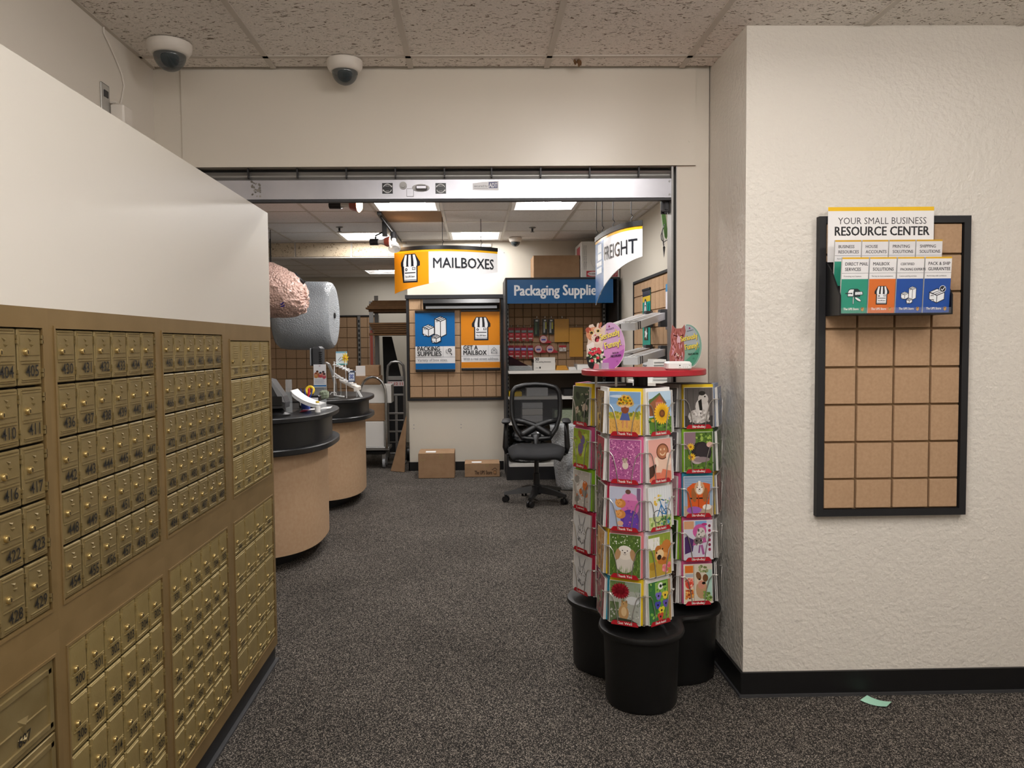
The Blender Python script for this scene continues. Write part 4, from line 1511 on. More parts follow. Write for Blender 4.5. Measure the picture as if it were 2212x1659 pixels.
# ================================================================== office chair
def office_chair():
    o = thing('office_chair', 'black office swivel chair with see-through mesh back', 'chair', (.555, 6.93, 0), math.radians(-4))
    # base: hub, gas column, five legs with casters
    k = MB().lathe([(.045, .07), (.05, .08), (.05, .15), (.03, .16)], 16)
    k.lathe([(.03, .16), (.03, .26), (.021, .265), (.021, .40)], 14)
    k.build('gas_column', 'black_plastic', o, True)
    for i in range(5):
        a = math.radians(-102 + 72 * i)
        d = Vector((math.cos(a), math.sin(a), 0))
        n = Vector((-d.y, d.x, 0))
        rings = []
        for t, w_, z0, z1 in ((.03, .034, .085, .145), (.12, .03, .08, .135), (.22, .024, .072, .11), (.30, .02, .068, .092)):
            c = d * t
            rings.append([tuple(c - n * w_ + Vector((0, 0, z0))), tuple(c + n * w_ + Vector((0, 0, z0))), tuple(c + n * w_ * .6 + Vector((0, 0, z1))), tuple(c - n * w_ * .6 + Vector((0, 0, z1)))])
        leg = MB().loft(rings, True, True).build('leg', 'black_plastic', o, True)
        c = d * .285
        w_ = MB()
        ax = Vector((math.cos(a + 1.1), math.sin(a + 1.1), 0))
        for s in (-1, 1):
            q = c + ax * (s * .016) + Vector((0, 0, .028))
            w_.cyl(tuple(q - ax * .009), tuple(q + ax * .009), .028, 16)
        w_.cyl((c.x, c.y, .028), (c.x, c.y, .075), .012, 10)
        w_.build('caster', 'black_plastic', leg, True)
    MB().bbox(-.12, -.13, .39, .12, .13, .43, .02).build('seat_plate', 'black_plastic', o)
    # waterfall seat
    n, m = 16, 12
    top, bot = [], []
    for i in range(m + 1):
        t = i / m
        y = -.26 + .5 * t
        w_ = .262 * (1 - .12 * (2 * t - 1) ** 4) * (.93 + .07 * math.sin(PI * t)) * (1 - .2 * max(0, t - .7) / .3)
        for j in range(n + 1):
            u = 2 * j / n - 1
            z = .50 + .018 * u * u - .055 * max(0, (.38 - t) / .38) ** 2 - .03 * abs(u) ** 8
            top.append((u * w_, y, z))
            bot.append((u * w_ * .97, y + (.012 if i == 0 else 0), z - (.052 if 0 < i < m and 0 < j < n else .03) - .03 * (1 - u * u) * math.sin(PI * t)))
    q = MB()
    N1 = (n + 1)
    fs = [(a * N1 + b, a * N1 + b + 1, (a + 1) * N1 + b + 1, (a + 1) * N1 + b) for a in range(m) for b in range(n)]
    off = len(top)
    fb = [(f[3] + off, f[2] + off, f[1] + off, f[0] + off) for f in fs]
    rim = [b for b in range(n)] and [(b, b + 1) for b in range(n)] + [(a * N1 + n, (a + 1) * N1 + n) for a in range(m)] + [(m * N1 + b + 1, m * N1 + b) for b in reversed(range(n))] + [((a + 1) * N1, a * N1) for a in reversed(range(m))]
    q.add(top + bot, fs + fb + [(b, a, a + off, b + off) for a, b in rim])
    q.build('seat', 'seat_fabric', o, 'all')
    # back frame: rounded outline leaning back, mesh panel inside
    def prof(t):                       # outline, t in 0..1 round the frame, x and height
        pts = [(-.13, .0), (-.19, .09), (-.225, .2), (-.232, .33), (-.222, .43), (-.19, .475), (-.1, .497), (0, .503), (.1, .497), (.19, .475), (.222, .43), (.232, .33), (.225, .2), (.19, .09), (.13, .0), (0, -.012)]
        f = t * len(pts)
        i = int(f) % len(pts)
        a, b = pts[i], pts[(i + 1) % len(pts)]
        g = f - int(f)
        return (a[0] + (b[0] - a[0]) * g, a[1] + (b[1] - a[1]) * g)
    zb = .555

    def ypos(x, z):
        return .235 + .09 * max(0, z / .5) ** 1.3 - .5 * x * x + .03 * math.sin(PI * max(0, min(1, z / .5)))
    fr = MB()
    fr.tube([(x, ypos(x, z), zb + z) for x, z in (prof(i / 48) for i in range(48))], .023, 8, closed=True)
    fr.build('back_frame', 'black_plastic', o, 'all')
    mm = MB()
    rows_ = 14
    cols_ = 12
    V = []
    for i in range(rows_ + 1):
        z = .12 + (.488 - .12) * i / rows_
        hw_ = .19 + .04 * math.sin(PI * min(1, (z - .02) / .6)) - .06 * max(0, (z - .43) / .07) ** 2
        for j in range(cols_ + 1):
            x = hw_ * (2 * j / cols_ - 1)
            V.append((x, ypos(x, z), zb + z))
    mm.add(V, [(i * (cols_ + 1) + j, i * (cols_ + 1) + j + 1, (i + 1) * (cols_ + 1) + j + 1, (i + 1) * (cols_ + 1) + j) for i in range(rows_) for j in range(cols_)])
    mm.build('mesh_panel', 'mesh_back', o, 'all')
    # crossing lumbar struts
    for s in (-1, 1):
        pts = [(s * .205, .165), (s * .12, .15), (s * .05, .125), (0, .105), (s * -.06, .07), (s * -.12, .035), (s * -.15, .02)]
        MB().tube([(x, ypos(x, z) + .004, zb + z) for x, z in pts], [.026, .028, .03, .034, .036, .036, .03], 8).build('lumbar_strut', 'black_plastic', o, 'all')
    k = MB()
    k.tube([(0, .05, .42), (0, .2, .425), (0, .25, .47), (0, .25, .59)], [.03, .03, .035, .05], 10)
    k.build('back_stem', 'black_plastic', o, 'all')
    for s in (-1, 1):
        MB().bbox(s * .17, -.04, .425, s * .275, .04, .45, .01).build('arm_bracket', 'black_plastic', o)
        ar = MB().tube([(s * .265, .02, .44), (s * .285, .02, .5), (s * .28, .03, .6), (s * .275, .03, .725)], [.024, .026, .024, .02], 8).build('armrest', 'black_plastic', o, 'all')
        MB().bbox(s * .275 - .04, -.12, .725, s * .275 + .04, .13, .755, .014).build('arm_pad', 'black_matte', ar, True)
    return o


office_chair()

# bubble-wrap bundle standing behind the chair
o = thing('bubble_wrap_bundle', 'clear bubble wrap bundle standing on the carpet behind the chair', 'bubble wrap', (.98, 7.55, 0), .1)
mat('bubble_small', '#c9cdd1', .2, bump=(60, .9, .008), vor=True, alpha=.9)
q = random.Random(5)
rings = []
for i in range(15):
    t = i / 14
    z = .005 + .64 * t
    rings.append([(( .17 + .07 * t) * math.copysign(abs(math.cos(f)) ** .6, math.cos(f)) * (1 + q.uniform(-.03, .03)), (.12 + .03 * t) * math.copysign(abs(math.sin(f)) ** .6, math.sin(f)) * (1 + q.uniform(-.05, .05)), z) for f in (2 * PI * k / 28 for k in range(28))])
MB().loft(rings, True, True).build('wrap', 'bubble_small', o, 'all')
MB().cyl((-.1, -.145, .2), (.1, -.16, .55), .015, 8).build('seam_fold', 'bubble_end', o, 'all')


# ================================================================== cartons on the floor by the white panel
def carton(px0, px1, pyb, pyt, dep, label, text=None):
    a = atz(px0, pyb, 0)
    Y = a.y
    b, c = at(px1, pyb, Y), at(px0, pyt, Y)
    w_, h_ = b.x - a.x, c.z
    o = thing('cardboard_box', label, 'box', (a.x, Y, 0), 0, 'taped cartons on the floor')
    MB().bbox(0, 0, .001, w_, dep, h_, .004).build('carton', 'cardboard', o)
    fl = MB()
    fl.add([(0.002, 0, h_ + .001), (w_ - .002, 0, h_ + .001), (w_ - .002, dep / 2 - .002, h_ + .012), (.002, dep / 2 - .002, h_ + .012), (.002, 0, h_ + .004), (w_ - .002, 0, h_ + .004), (w_ - .002, dep / 2 - .002, h_ + .015), (.002, dep / 2 - .002, h_ + .015)],
           [(0, 3, 2, 1), (4, 5, 6, 7), (0, 1, 5, 4), (1, 2, 6, 5), (2, 3, 7, 6), (3, 0, 4, 7)])
    fl.build('flap', 'cardboard', o)
    MB().add([(.002, dep / 2 + .002, h_ + .012), (w_ - .002, dep / 2 + .002, h_ + .012), (w_ - .002, dep, h_ + .001), (.002, dep, h_ + .001), (.002, dep / 2 + .002, h_ + .015), (w_ - .002, dep / 2 + .002, h_ + .015), (w_ - .002, dep, h_ + .004), (.002, dep, h_ + .004)],
             [(0, 3, 2, 1), (4, 5, 6, 7), (0, 1, 5, 4), (1, 2, 6, 5), (2, 3, 7, 6), (3, 0, 4, 7)]).build('flap', 'cardboard', o)
    MB().box(w_ * .58, -.0012, h_ * .78, w_ * .68, 0, h_ + .002).build('tape_strip', 'tape', o)
    MB().box(w_ * .05, -.0012, h_ * .72, w_ * .2, 0, h_ * .8).build('tape_strip', 'tape', o)
    MB().box(w_ * .2, dep * .1, h_ + .0085, w_ * .48, dep * .35, h_ + .0135).build('shipping_label', 'paper_white', o)
    if text:
        k = Ink(2e-4)
        k.text(text, w_ * .28, h_ * .2, .062, '#3e2a1c', 'l', .02, width=w_ * .5)
        k.poly([(w_ * .82, h_ * .2), (w_ * .9, h_ * .2), (w_ * .9, h_ * .5), (w_ * .82, h_ * .5)], '#5a3d28').poly([(w_ * .835, h_ * .25), (w_ * .885, h_ * .25), (w_ * .885, h_ * .45), (w_ * .835, h_ * .45)], '#a57c52')
        k.line([(w_ * .78, h_ * .55), (w_ * .86, h_ * .7), (w_ * .92, h_ * .55)], .006, '#4a3020')
        k.build('lettering', o, PRINT, (0, -.0004, 0))


carton(904, 982, 1034, 981, .38, 'larger taped brown carton on the floor below the posters')
carton(1004, 1080, 1031, 1003, .3, 'low brown carton on the floor reading The UPS Store', 'The UPS Store')

# flattened carton leaning against the end of the white panel
a, b, c = atz(857, 1014, 0), atz(884, 1021, 0), at(879, 905, 8.72)
o = MB()
th = Vector((.012, .02, 0))
P = [Vector((-.98, 8.70, .004)), Vector((-.815, 8.60, .004)), Vector((-.79, 8.66, .64)), Vector((-.80, 8.69, .62))]
V = [tuple(p) for p in P] + [tuple(p + Vector((.004, .03, 0))) for p in P]
o.add(V, [(0, 1, 2, 3), (7, 6, 5, 4), (0, 4, 5, 1), (1, 5, 6, 2), (2, 6, 7, 3), (3, 7, 4, 0)])
tag(o.build('flat_carton', 'cardboard'), 'flattened brown carton leaning on the end of the white panel', 'cardboard')


# ================================================================== service counters
def sup(c, a, b, n, e=2.6):
    return [(c[0] + a * math.copysign(abs(math.cos(t)) ** (2 / e), math.cos(t)), c[1] + b * math.copysign(abs(math.sin(t)) ** (2 / e), math.sin(t))) for t in (2 * PI * k / n for k in range(n))]


def counter(c, a, b, zt, zl, label):
    o = thing('service_counter', label, 'counter', (c[0], c[1], 0), 0, 'curved service counters')
    c = (0, 0)
    MB().prism(sup(c, a - .14, b - .16, 48), 0, .1).build('toe_kick', 'black_base', o, True)
    MB().prism(sup(c, a, b, 64), .1, zl).build('body', 'mdf_counter', o, True)
    MB().prism(sup(c, a + .035, b + .035, 64), zl + .04, zt - .035).build('apron', 'black_laminate', o, True)

    def slab(z0, z1, e):
        k = MB()
        k.loft([[(x, y, z) for x, y in sup(c, a + e - i, b + e - i, 64)] for z, i in ((z0, .006), (z0 + .006, 0), (z1 - .006, 0), (z1, .006))], True, True)
        return k
    slab(zl, zl + .04, .085).build('ledge', 'black_laminate', o, True)
    slab(zt - .035, zt, .085).build('top', 'black_laminate', o, True)
    return o


T1, T2 = .995, .98
counter((-1.62, 5.36), .55, .62, T1, .755, 'nearer curved tan service counter with black top')
o2 = counter((-1.60, 7.12), .555, .60, T2, .78, 'farther curved tan service counter with black top')
ofs = (1.60, -7.12, 0)
o = MB().box(-1.42, 6.08, .1, -1.36, 6.56, .78).build('front_panel', 'mdf_counter', o2, loc=ofs)
MB().box(-1.43, 6.08, .78, -1.35, 6.56, .8).build('panel_cap', 'black_laminate', o)
MB().box(-1.42, 6.08, 0, -1.38, 6.56, .1).build('panel_kick', 'black_base', o)
q = Ink(2e-4)
q.rect(-.045, 0, .045, .3, '#8a8c90').rect(-.045, 0, .045, .02, '#e0b81c').rect(-.03, .1, .03, .15, '#c9cbd0').rect(-.045, .19, .0, .3, '#d9a92a')
q.build('sticker', o, PRINT, (-1.359, 6.15, .56), PI / 2)

# ---- things on the nearer counter
o = thing('form_holder', 'clear holder of curved white forms on the nearer counter', 'form holder', (0, 0, 0))
Yh = 5.15
L0, L1 = at(627, 845, Yh), at(690, 876, Yh)
n = 8
cur = [(L0.x + (L1.x - L0.x) * t, L0.z + (L1.z - L0.z) * (t ** .75 + .12 * math.sin(PI * t))) for t in (i / n for i in range(n + 1))]
for q_, (th, col, dz) in enumerate(((.02, 'paper_grey', -.022), (.004, 'paper_white', .0))):
    k = MB()
    rings = [[(x, Yh, z + dz), (x, Yh + .22, z + dz), (x, Yh + .22, z + dz + th), (x, Yh, z + dz + th)] for x, z in cur]
    k.loft(rings, True, True).build(['pad', 'form'][q_], col, o)
k = Ink(2e-4, lambda u, v, d: (u, v, 0))
x0 = L1.x
MB().box(x0, Yh - .005, T1 + .001, x0 + .004, Yh + .23, L1.z + .03).build('front_stop', 'acrylic', o)
MB().box(L0.x - .03, Yh - .006, T1 + .001, L0.x + .01, Yh + .23, T1 + .006).build('foot', 'acrylic', o)
x0 = at(624, 850, Yh).x
MB().box(x0 - .022, Yh + .0, T1 + .006, x0 + .02, Yh + .006, at(624, 820, Yh).z).build('upright', 'acrylic', o)
o = thing('gel_bottle', 'small clear bottle with yellow cap at the counter edge', 'bottle', (at(686, 880, 5.05).x, 5.05, T1))
MB().lathe([(.016, .001), (.018, .006), (.018, .06), (.012, .075)], 14).build('body', 'acrylic', o, True)
MB().lathe([(.012, .075), (.012, .085)], 12).build('cap', 'yellow', o)
MB().lathe([(.0183, .012), (.0183, .05)], 14).build('label', 'paper_white', o, True)
k = MB()
p = [atz(x, y, T1 + .001) for x, y in ((647, 890), (655, 885), (718, 878), (714, 882))]
o = MB().prism([(v.x, v.y) for v in (p[0], p[3], p[2], p[1])], T1 + .001, T1 + .003)
pf = tag(o.build('flat_form', 'paper_white'), 'white form with red corner lying flat on the nearer counter', 'paper')
p = [atz(x, y, T1 + .004) for x, y in ((647, 890), (653, 885.5), (668, 884.5), (663, 888))]
MB().prism([(v.x, v.y) for v in (p[0], p[3], p[2], p[1])], T1 + .0032, T1 + .0038).build('red_corner', 'red_plastic', pf)
# card terminal peeking past the mailboxes
Yt_ = 4.95
a = at(600, 880, Yt_)
o = thing('card_terminal', 'grey and black card terminal beside the mailbox end', 'card terminal', (a.x, Yt_, T1))
MB().lathe([(.08, .001), (.08, .012), (.05, .03), (.03, .05)], 20).build('foot', 'black_plastic', o, True)
k = MB()
pr_ = [(-.07, .05), (.062, .055), (.065, .09), (.05, .13), (.01, .19), (-.02, .235), (-.07, .25)]
k.prismy([(x, z) for x, z in pr_], -.06, .06).build('body', 'dark_grey', o)
MB().prismy([(x * .96 - .001, z) for x, z in pr_[2:6]] + [(-.02, .2), (.03, .1)], -.063, -.06).build('side_trim', 'grey_plastic', o)
MB().bbox(-.04, -.066, .07, .045, -.062, .13, .003).build('keypad', 'black_plastic', o)
# pen cup, pens, rest
a = at(652, 868, 5.3)
o = thing('pen_cup', 'blue pen cup behind the curved forms', 'cup', (a.x, 5.42, T1))
MB().lathe([(.032, .001), (.036, .09), (.032, .09), (.03, .01)], 16).build('cup', 'blue_plastic', o, True)
for i, (dx, dy, tx_, col, nm_) in enumerate(((-.012, 0, -.035, 'blue_plastic', 'blue pen leaning left in the cup'), (0, .008, -.01, 'blue_plastic', 'blue pen standing upright in the cup'), (.01, -.005, .03, 'red_plastic', 'thick red pen in the cup'), (.012, .008, .06, 'blue_plastic', 'slim blue pen leaning right in the cup'))):
    tag(MB().tube([(a.x + dx * .5, 5.42 + dy, T1 + .012), (a.x + dx + tx_ * .5, 5.42 + dy, T1 + .12), (a.x + dx + tx_ * .62, 5.42 + dy, T1 + .15)], [.004, .0045 if i != 2 else .009, .002 if i != 2 else .008], 6).build('pen', col),
        nm_, 'pen', 'pens in the blue cup')
o = tag(MB().bbox(at(655, 890, 5.6).x - .02, 5.55, T1 + .001, at(685, 890, 5.6).x + .03, 5.62, T1 + .09, .006).build('counter_box', 'black_plastic'), 'low black box behind the form holder', 'box')
MB().box(at(655, 890, 5.6).x - .01, 5.548, T1 + .02, at(685, 890, 5.6).x + .02, 5.55, T1 + .075).build('front_label', 'paper_grey', o)
a = at(664, 838, 5.5)
k = MB()
n = 20
k.tube([(a.x + .026 * math.cos(2 * PI * i / n), 5.58 + .01 * math.sin(2 * PI * i / n), T1 + .126 + .026 * math.sin(2 * PI * i / n)) for i in range(n)], .011, 8, closed=True)
tag(k.build('tape_roll', 'yellow', smooth='all'), 'yellow tape roll standing on the low black box', 'tape')

# ---- things on the farther counter
Yw = 6.85
o = thing('payment_display', 'tall black customer display standing behind the brochure', 'display', (at(689, 850, 7.1).x, 7.1, T2))
p0, p1 = at(674, 790, 7.1), at(700, 748, 7.1)
xh = (p1.x - p0.x) / 2
zt_ = p1.z - T2
MB().lathe([(.07, .001), (.07, .015), (.03, .03)], 18).build('foot', 'black_plastic', o, True)
MB().bbox(-xh * .75, .0, .02, xh * .8, .05, zt_ - .12, .01).build('stem', 'black_matte', o)
k = MB()
k.bbox(-xh, -.05, zt_ - .19, xh * .9, .06, zt_, .02)
hd = k.build('head', 'dark_grey', o)
MB().bbox(-xh - .012, -.045, zt_ - .18, -xh - .001, .05, zt_ - .015, .005).build('screen_edge', 'grey_plastic', hd)
for i in range(6):
    MB().bbox(xh * .3, -.055, zt_ - .06 - .02 * i, xh * .8, -.05, zt_ - .052 - .02 * i, .002).build('vent_rib', 'black_plastic', hd)
k = Ink(1.5e-4)
a, b = at(678, 837, Yw - .12), at(704, 787, Yw - .12)
w_, h_ = b.x - a.x, b.z - a.z
k.at(-w_ / 2, 0, w_, h_)
k.rect(0, 0, 1, 1, '#e8e9ee').rect(0, .04, 1, .1, '#1d6cb0').rect(0, 0, 1, .04, '#d7dbe4').text('US', .5, .9, .09, '#b05a78', 'c', .01)
k.rect(.04, .43, .96, .62, '#b9705a')
for x, y, c1, c2 in ((.3, .66, '#5a3020', '#a9653c'), (.2, .58, '#8a4a30', '#c78a50'), (.55, .6, '#30304a', '#c04a50'), (.78, .64, '#3a2030', '#d07a80'), (.85, .55, '#402838', '#b85060')):
    k.ell(x, y - .09, .15, .09, c2, 10).ell(x, y, .1, .065, '#c99a80', 10).ell(x, y + .035, .1, .045, c1, 10)
for i in range(5):
    k.rect(.1, .33 - .04 * i, .9 - .1 * (i % 2), .34 - .04 * i, '#8a9ab8')
k.at(0, 0, 1)
o = thing('brochure_stand', 'white leaflet with a family photo in a clear stand', 'leaflet', ((a.x + b.x) / 2, Yw - .12, T2))
link('leaflet', sheet_mesh('leaflet', w_, h_, .003, '#dfe2e8', k, GLOSS), o, (0, 0, a.z - T2))
MB().box(-w_ / 2 - .004, .006, .001, w_ / 2 + .004, .01, a.z - T2 + .08).build('stand_back', 'acrylic', o)
MB().box(-w_ / 2 - .004, -.04, .001, w_ / 2 + .12, .006, .005).build('stand_foot', 'acrylic', o)
k = MB()
q = [at(701, 783, 7.02), at(708, 787, 7.02), at(716, 805, 7.02), at(722, 830, 7.02), at(724, 862, 7.02)]
rings = [[(v.x, v.y - .03, v.z), (v.x + .014, v.y - .03, v.z + .004), (v.x + .014, v.y + .05, v.z + .004), (v.x, v.y + .05, v.z)] for v in q]
q = rings[-1]
rings[-1] = [(x, y, max(z, T2 + .002)) for x, y, z in q]
tag(k.loft(rings, True, True).build('curved_sign_stand', 'aluminium_dull'), 'silver curved strip standing right of the customer display', 'stand')
tag(lumpy(at(690, 850, 6.6).x, at(711, 850, 6.6).x, 6.56, 6.64, T2 + .001, T2 + .085, 8, .04, 8).build('crumpled_bag', 'crumple'), 'crumpled grey green bag in front of the white wire rack', 'bag')
# white wire rack
Yk = 6.72
o = thing('wire_rack', 'white tiered wire card rack on the farther counter', 'rack', (0, 0, 0))


def wp(x, y, dy=0):
    v = at(x, y, Yk + dy)
    return (v.x, v.y, max(v.z, T2 + .004))


for dy in (0, .2):
    k = MB()
    k.tube([wp(744, 857, dy), wp(722, 854, dy), wp(722, 781, dy), wp(756, 804, dy)], .007, 6)
    k.tube([wp(722, 806, dy), wp(758, 830, dy)], .007, 6)
    k.build('side_frame', 'wire_white', o)
for (x0, y0, x1, y1) in ((722, 788, 755, 803), (722, 813, 757, 829)):
    for i in range(6):
        f = i / 5
        x, y = x0 + (x1 - x0) * f, y0 + (y1 - y0) * f
        a, b = Vector(wp(x - 2, y, -.05)), Vector(wp(x + 12, y, .25))
        MB().tube([tuple(a), tuple(b)], .0065, 6).build('cross_wire', 'wire_white', o)
MB().tube([wp(713, 852), wp(716, 848), wp(726, 848), wp(726, 853)], .005, 6).build('base_loop', 'wire_white', o)
k = Ink(1.5e-4)
k.rect(-.05, 0, .05, .12, '#e4eef2').rect(-.05, .105, .05, .12, '#7fb4cc').rect(-.05, 0, .05, .012, '#5aa5a8').line([(-.03, .04), (-.005, .07)], .004, '#55585e').line([(-.02, .03), (.01, .05)], .004, '#55585e')
v = at(738, 787, Yk + .1)
tag(link('gift_card', sheet_mesh('gift_card', .1, .12, .002, '#e4eef2', k), None, (v.x, Yk + .1, v.z - .005)), 'white card with blue edge in the upper wire tier', 'card')
k = Ink(1.5e-4)
k.rect(-.03, 0, .03, .1, '#49556a').rect(-.024, .012, .024, .082, '#dfe6f2')
for i, (x, y) in enumerate(((-.01, .06), (.01, .06), (-.01, .035), (.01, .035), (0, .048))):
    k.ell(x, y, .009, .009, '#2a50a8', 8).ell(x, y, .004, .004, '#dfe6f2', 6)
v = at(760, 825, Yk)
tag(link('blue_card', sheet_mesh('blue_card', .06, .1, .004, '#49556a', k), None, (v.x, Yk - .01, v.z)), 'dark card with blue floral pattern on the lower wire tier', 'card')
v = at(746, 778, Yk + .05)
o = thing('flower_pen', 'pen topped with a spiky yellow paper flower above the wire rack', 'pen', (v.x, Yk + .05, 0))
k = MB()
for i in range(9):
    a = 2 * PI * i / 9 + .2
    q = MB()
    ca, sa = math.cos(a), math.sin(a)
    r = .045
    MB().add([(0, -.004, v.z + .02), (.018 * ca - .007 * sa, -.002, v.z + .02 + (.018 * sa + .007 * ca) * 1.2), (r * .75 * ca, .0, v.z + .02 + r * 1.25 * sa), (.018 * ca + .007 * sa, -.002, v.z + .02 + (.018 * sa - .007 * ca) * 1.2), (0, .004, v.z + .02)],
             [(0, 3, 2, 1), (4, 1, 2, 3), (0, 1, 4), (0, 4, 3)]).build('petal', 'yellow', o)
MB().sphere((0, -.004, v.z + .02), .012, .008, .012, 10, 6).build('flower_centre', 'env_manila', o, 'all')
MB().tube([(0, 0, v.z + .01), (.005, 0, T2 + .002)], .0035, 6).build('stem', 'wire_white', o)
# slanted cream tray at the right end
o = thing('slanted_tray', 'cream slanted forms tray at the right end of the wire rack', 'tray', (0, 0, 0))
k = MB()
a, b = at(733, 824, 6.9), at(773, 844, 6.9)
k.add([(a.x, 6.9, a.z), (b.x, 6.9, b.z), (b.x, 7.1, b.z), (a.x, 7.1, a.z), (a.x, 6.9, a.z + .012), (b.x, 6.9, b.z + .03), (b.x, 7.1, b.z + .03), (a.x, 7.1, a.z + .012)],
      [(0, 3, 2, 1), (4, 5, 6, 7), (0, 1, 5, 4), (1, 2, 6, 5), (2, 3, 7, 6), (3, 0, 4, 7)])
k.build('tray', 'camera_white', o)
for x, z in ((a.x + .01, a.z), (b.x - .01, b.z)):
    MB().box(x - .006, 6.905, T2 + .001, x + .006, 6.915, z).build('leg', 'acrylic', o)
v = at(779, 848, 6.88)
MB().add([(v.x - .035, 6.88, T2 + .055), (v.x - .015, 6.88, T2 + .055), (v.x + .015, 6.88, T2 + .001), (v.x - .005, 6.88, T2 + .001), (v.x - .035, 6.9, T2 + .055), (v.x - .015, 6.9, T2 + .055), (v.x + .015, 6.9, T2 + .001), (v.x - .005, 6.9, T2 + .001)],
         [(3, 2, 1, 0), (4, 5, 6, 7), (0, 1, 5, 4), (1, 2, 6, 5), (2, 3, 7, 6), (3, 0, 4, 7)]).build('prop', 'white_plastic', o)


# ================================================================== bubble roll and peanut bag over the counters
o = thing('bubble_wrap_roll', 'huge grey bubble wrap roll hanging above the counters', 'bubble wrap', (0, 7.75, 0))
cz = at(680, 682, 7.75).z
x1, x0 = at(722, 690, 7.75).x, at(627, 690, 7.75).x - .12
R_ = .345
prof = [(x0, R_ * .86), (x0 + .03, R_ * .95), (x0 + .1, R_ * .985), ((x0 + x1) / 2, R_), (x1 - .06, R_ * .985), (x1 - .015, R_ * .94), (x1, R_ * .87)]
n = 40
q = random.Random(4)
k = MB()
k.loft([[(x, r * (1 + q.uniform(-.006, .006)) * math.cos(2 * PI * i / n), cz + r * (1 + q.uniform(-.006, .006)) * math.sin(2 * PI * i / n)) for i in range(n)] for x, r in prof], False, False)
k.build('roll', 'bubble', o, 'all')
for x, s in ((x1, 1), (x0, -1)):
    rings = [[(x + s * e, r * R_ * math.cos(2 * PI * i / n), cz + r * R_ * math.sin(2 * PI * i / n)) for i in range(n)] for r, e in ((.87, 0), (.72, .012), (.5, -.004), (.3, .01), (.12, .0))]
    MB().loft(rings, False, True).build('roll_end', 'bubble_end', o, 'all')
MB().cyl((x0 - .2, 0, cz), (x1 + .012, 0, cz), .03, 12).build('rod', 'dark_metal', o, True)
for x in (x0 - .18, x0 - .06):
    MB().tube([(x, 0, cz), (x, 0, CEILB - .005)], .004, 6).build('hanger', 'dark_metal', o)

o = thing('peanut_bag', 'hanging clear bag full of pink packing peanuts', 'bag', (0, 0, 0))
c = at(574, 628, 6.5)
mat('peanut_piece', '#e2b7a8', .45)
n, m = 46, 30
q = random.Random(9)
rings = []
ax, ay, az = .40, .33, .245
for i in range(m + 1):
    t = PI * i / m
    row = []
    for j in range(n):
        f = 2 * PI * j / n
        rr_ = max(math.sin(t), .01) ** .55
        d = 1 + q.uniform(-.035, .035)
        # axis along x, drooping to the right end
        x = -ax * math.cos(t)
        dz = -.13 * ((x / ax + 1) / 2) ** 2 + .06
        row.append((c.x - .06 + x * d, c.y + ay * rr_ * math.cos(f) * d, c.z + dz + az * rr_ * math.sin(f) * d * (1 - .12 * x / ax)))
    rings.append(row)
MB().loft(rings, True, True).build('peanuts', 'peanut', o, True)
tail = at(656, 655, 6.45)
k = lumpy(tail.x - .06, tail.x + .02, 6.40, 6.5, tail.z - .07, tail.z + .07, 3, .06, 8)
k.build('film_tuft', 'peanut_film', o, 'all')
kn = at(657, 612, 6.5)
MB().tube([(c.x + .24, 6.5, c.z + .14), (kn.x, 6.5, kn.z), (kn.x + .012, 6.5, kn.z + .02)], [.02, .012, .008], 8).build('tie', 'dark_grey', o, 'all')
k = Ink(4e-4)
v = at(640, 671, 6.2)
for a in ((0, 0), (.012, .01), (.004, -.018), (.018, -.012)):
    k.ell(a[0], a[1], .012, .006, '#3a2f8a', 8, a[0] * 50)
k.build('print', o, PRINT, (c.x + .2, 6.5 - .28, c.z - .13))
for xx in (c.x - .3, c.x - .05):
    MB().tube([(xx, 6.5, c.z + .22), (xx, 6.5, CEILB - .004)], .004, 6).build('cord', 'dark_grey', o)
o = thing('black_hopper', 'black cloth hopper hanging in shade under the pink peanut bag', 'hopper', (-2.52, 8.42, 0))
MB().loft([[(w_ * x, w_ * .6 * y, z) for x, y in ((-1, -1), (1, -1), (1, 1), (-1, 1))] for w_, z in ((.03, 1.42), (.22, 1.72), (.36, 2.0), (.36, 2.25))], True, True).build('cloth', 'black_matte', o)
for x in (-.3, .3):
    MB().tube([(x, 0, 2.24), (x, 0, CEILB - .004)], .006, 6).build('strap', 'black_matte', o)

# ================================================================== track lights and sprinklers
o = thing('track_light', 'black lighting track with three spot lamps beside the orange sign', 'track light', (0, 0, 0))
tx_ = at(832, 482, 7.2).x
MB().box(tx_ - .018, 6.75, CEILB - .03, tx_ + .018, 8.6, CEILB - .005).build('track', 'black_plastic', o)


def spot(c, d, stem, lit, L=.22):
    c, d = Vector(c), Vector(d).normalized()
    g = MB().tube([tuple(c), tuple(c + d * L * .38)], .03, 14).build('lamp_socket', 'black_plastic', o, True)
    MB().tube([tuple(c + d * L * .38), tuple(c + d * L * .55), tuple(c + d * L * .68)], [.022, .022, .034], 14).build('bulb_neck', 'lamp_glass', g, True)
    MB().tube([tuple(c + d * L * .68), tuple(c + d * L * .95)], [.036, .056], 16).build('bulb_reflector', 'lamp_red' if lit else 'clear_glass', g, True)
    MB().tube([tuple(c + d * L * .951), tuple(c + d * L * 1.0)], [.055, .045], 16).build('bulb_face', 'lamp_glow' if lit else 'clear_glass', g, True)
    MB().tube(stem, .009, 8).build('arm', 'black_plastic', o, True)


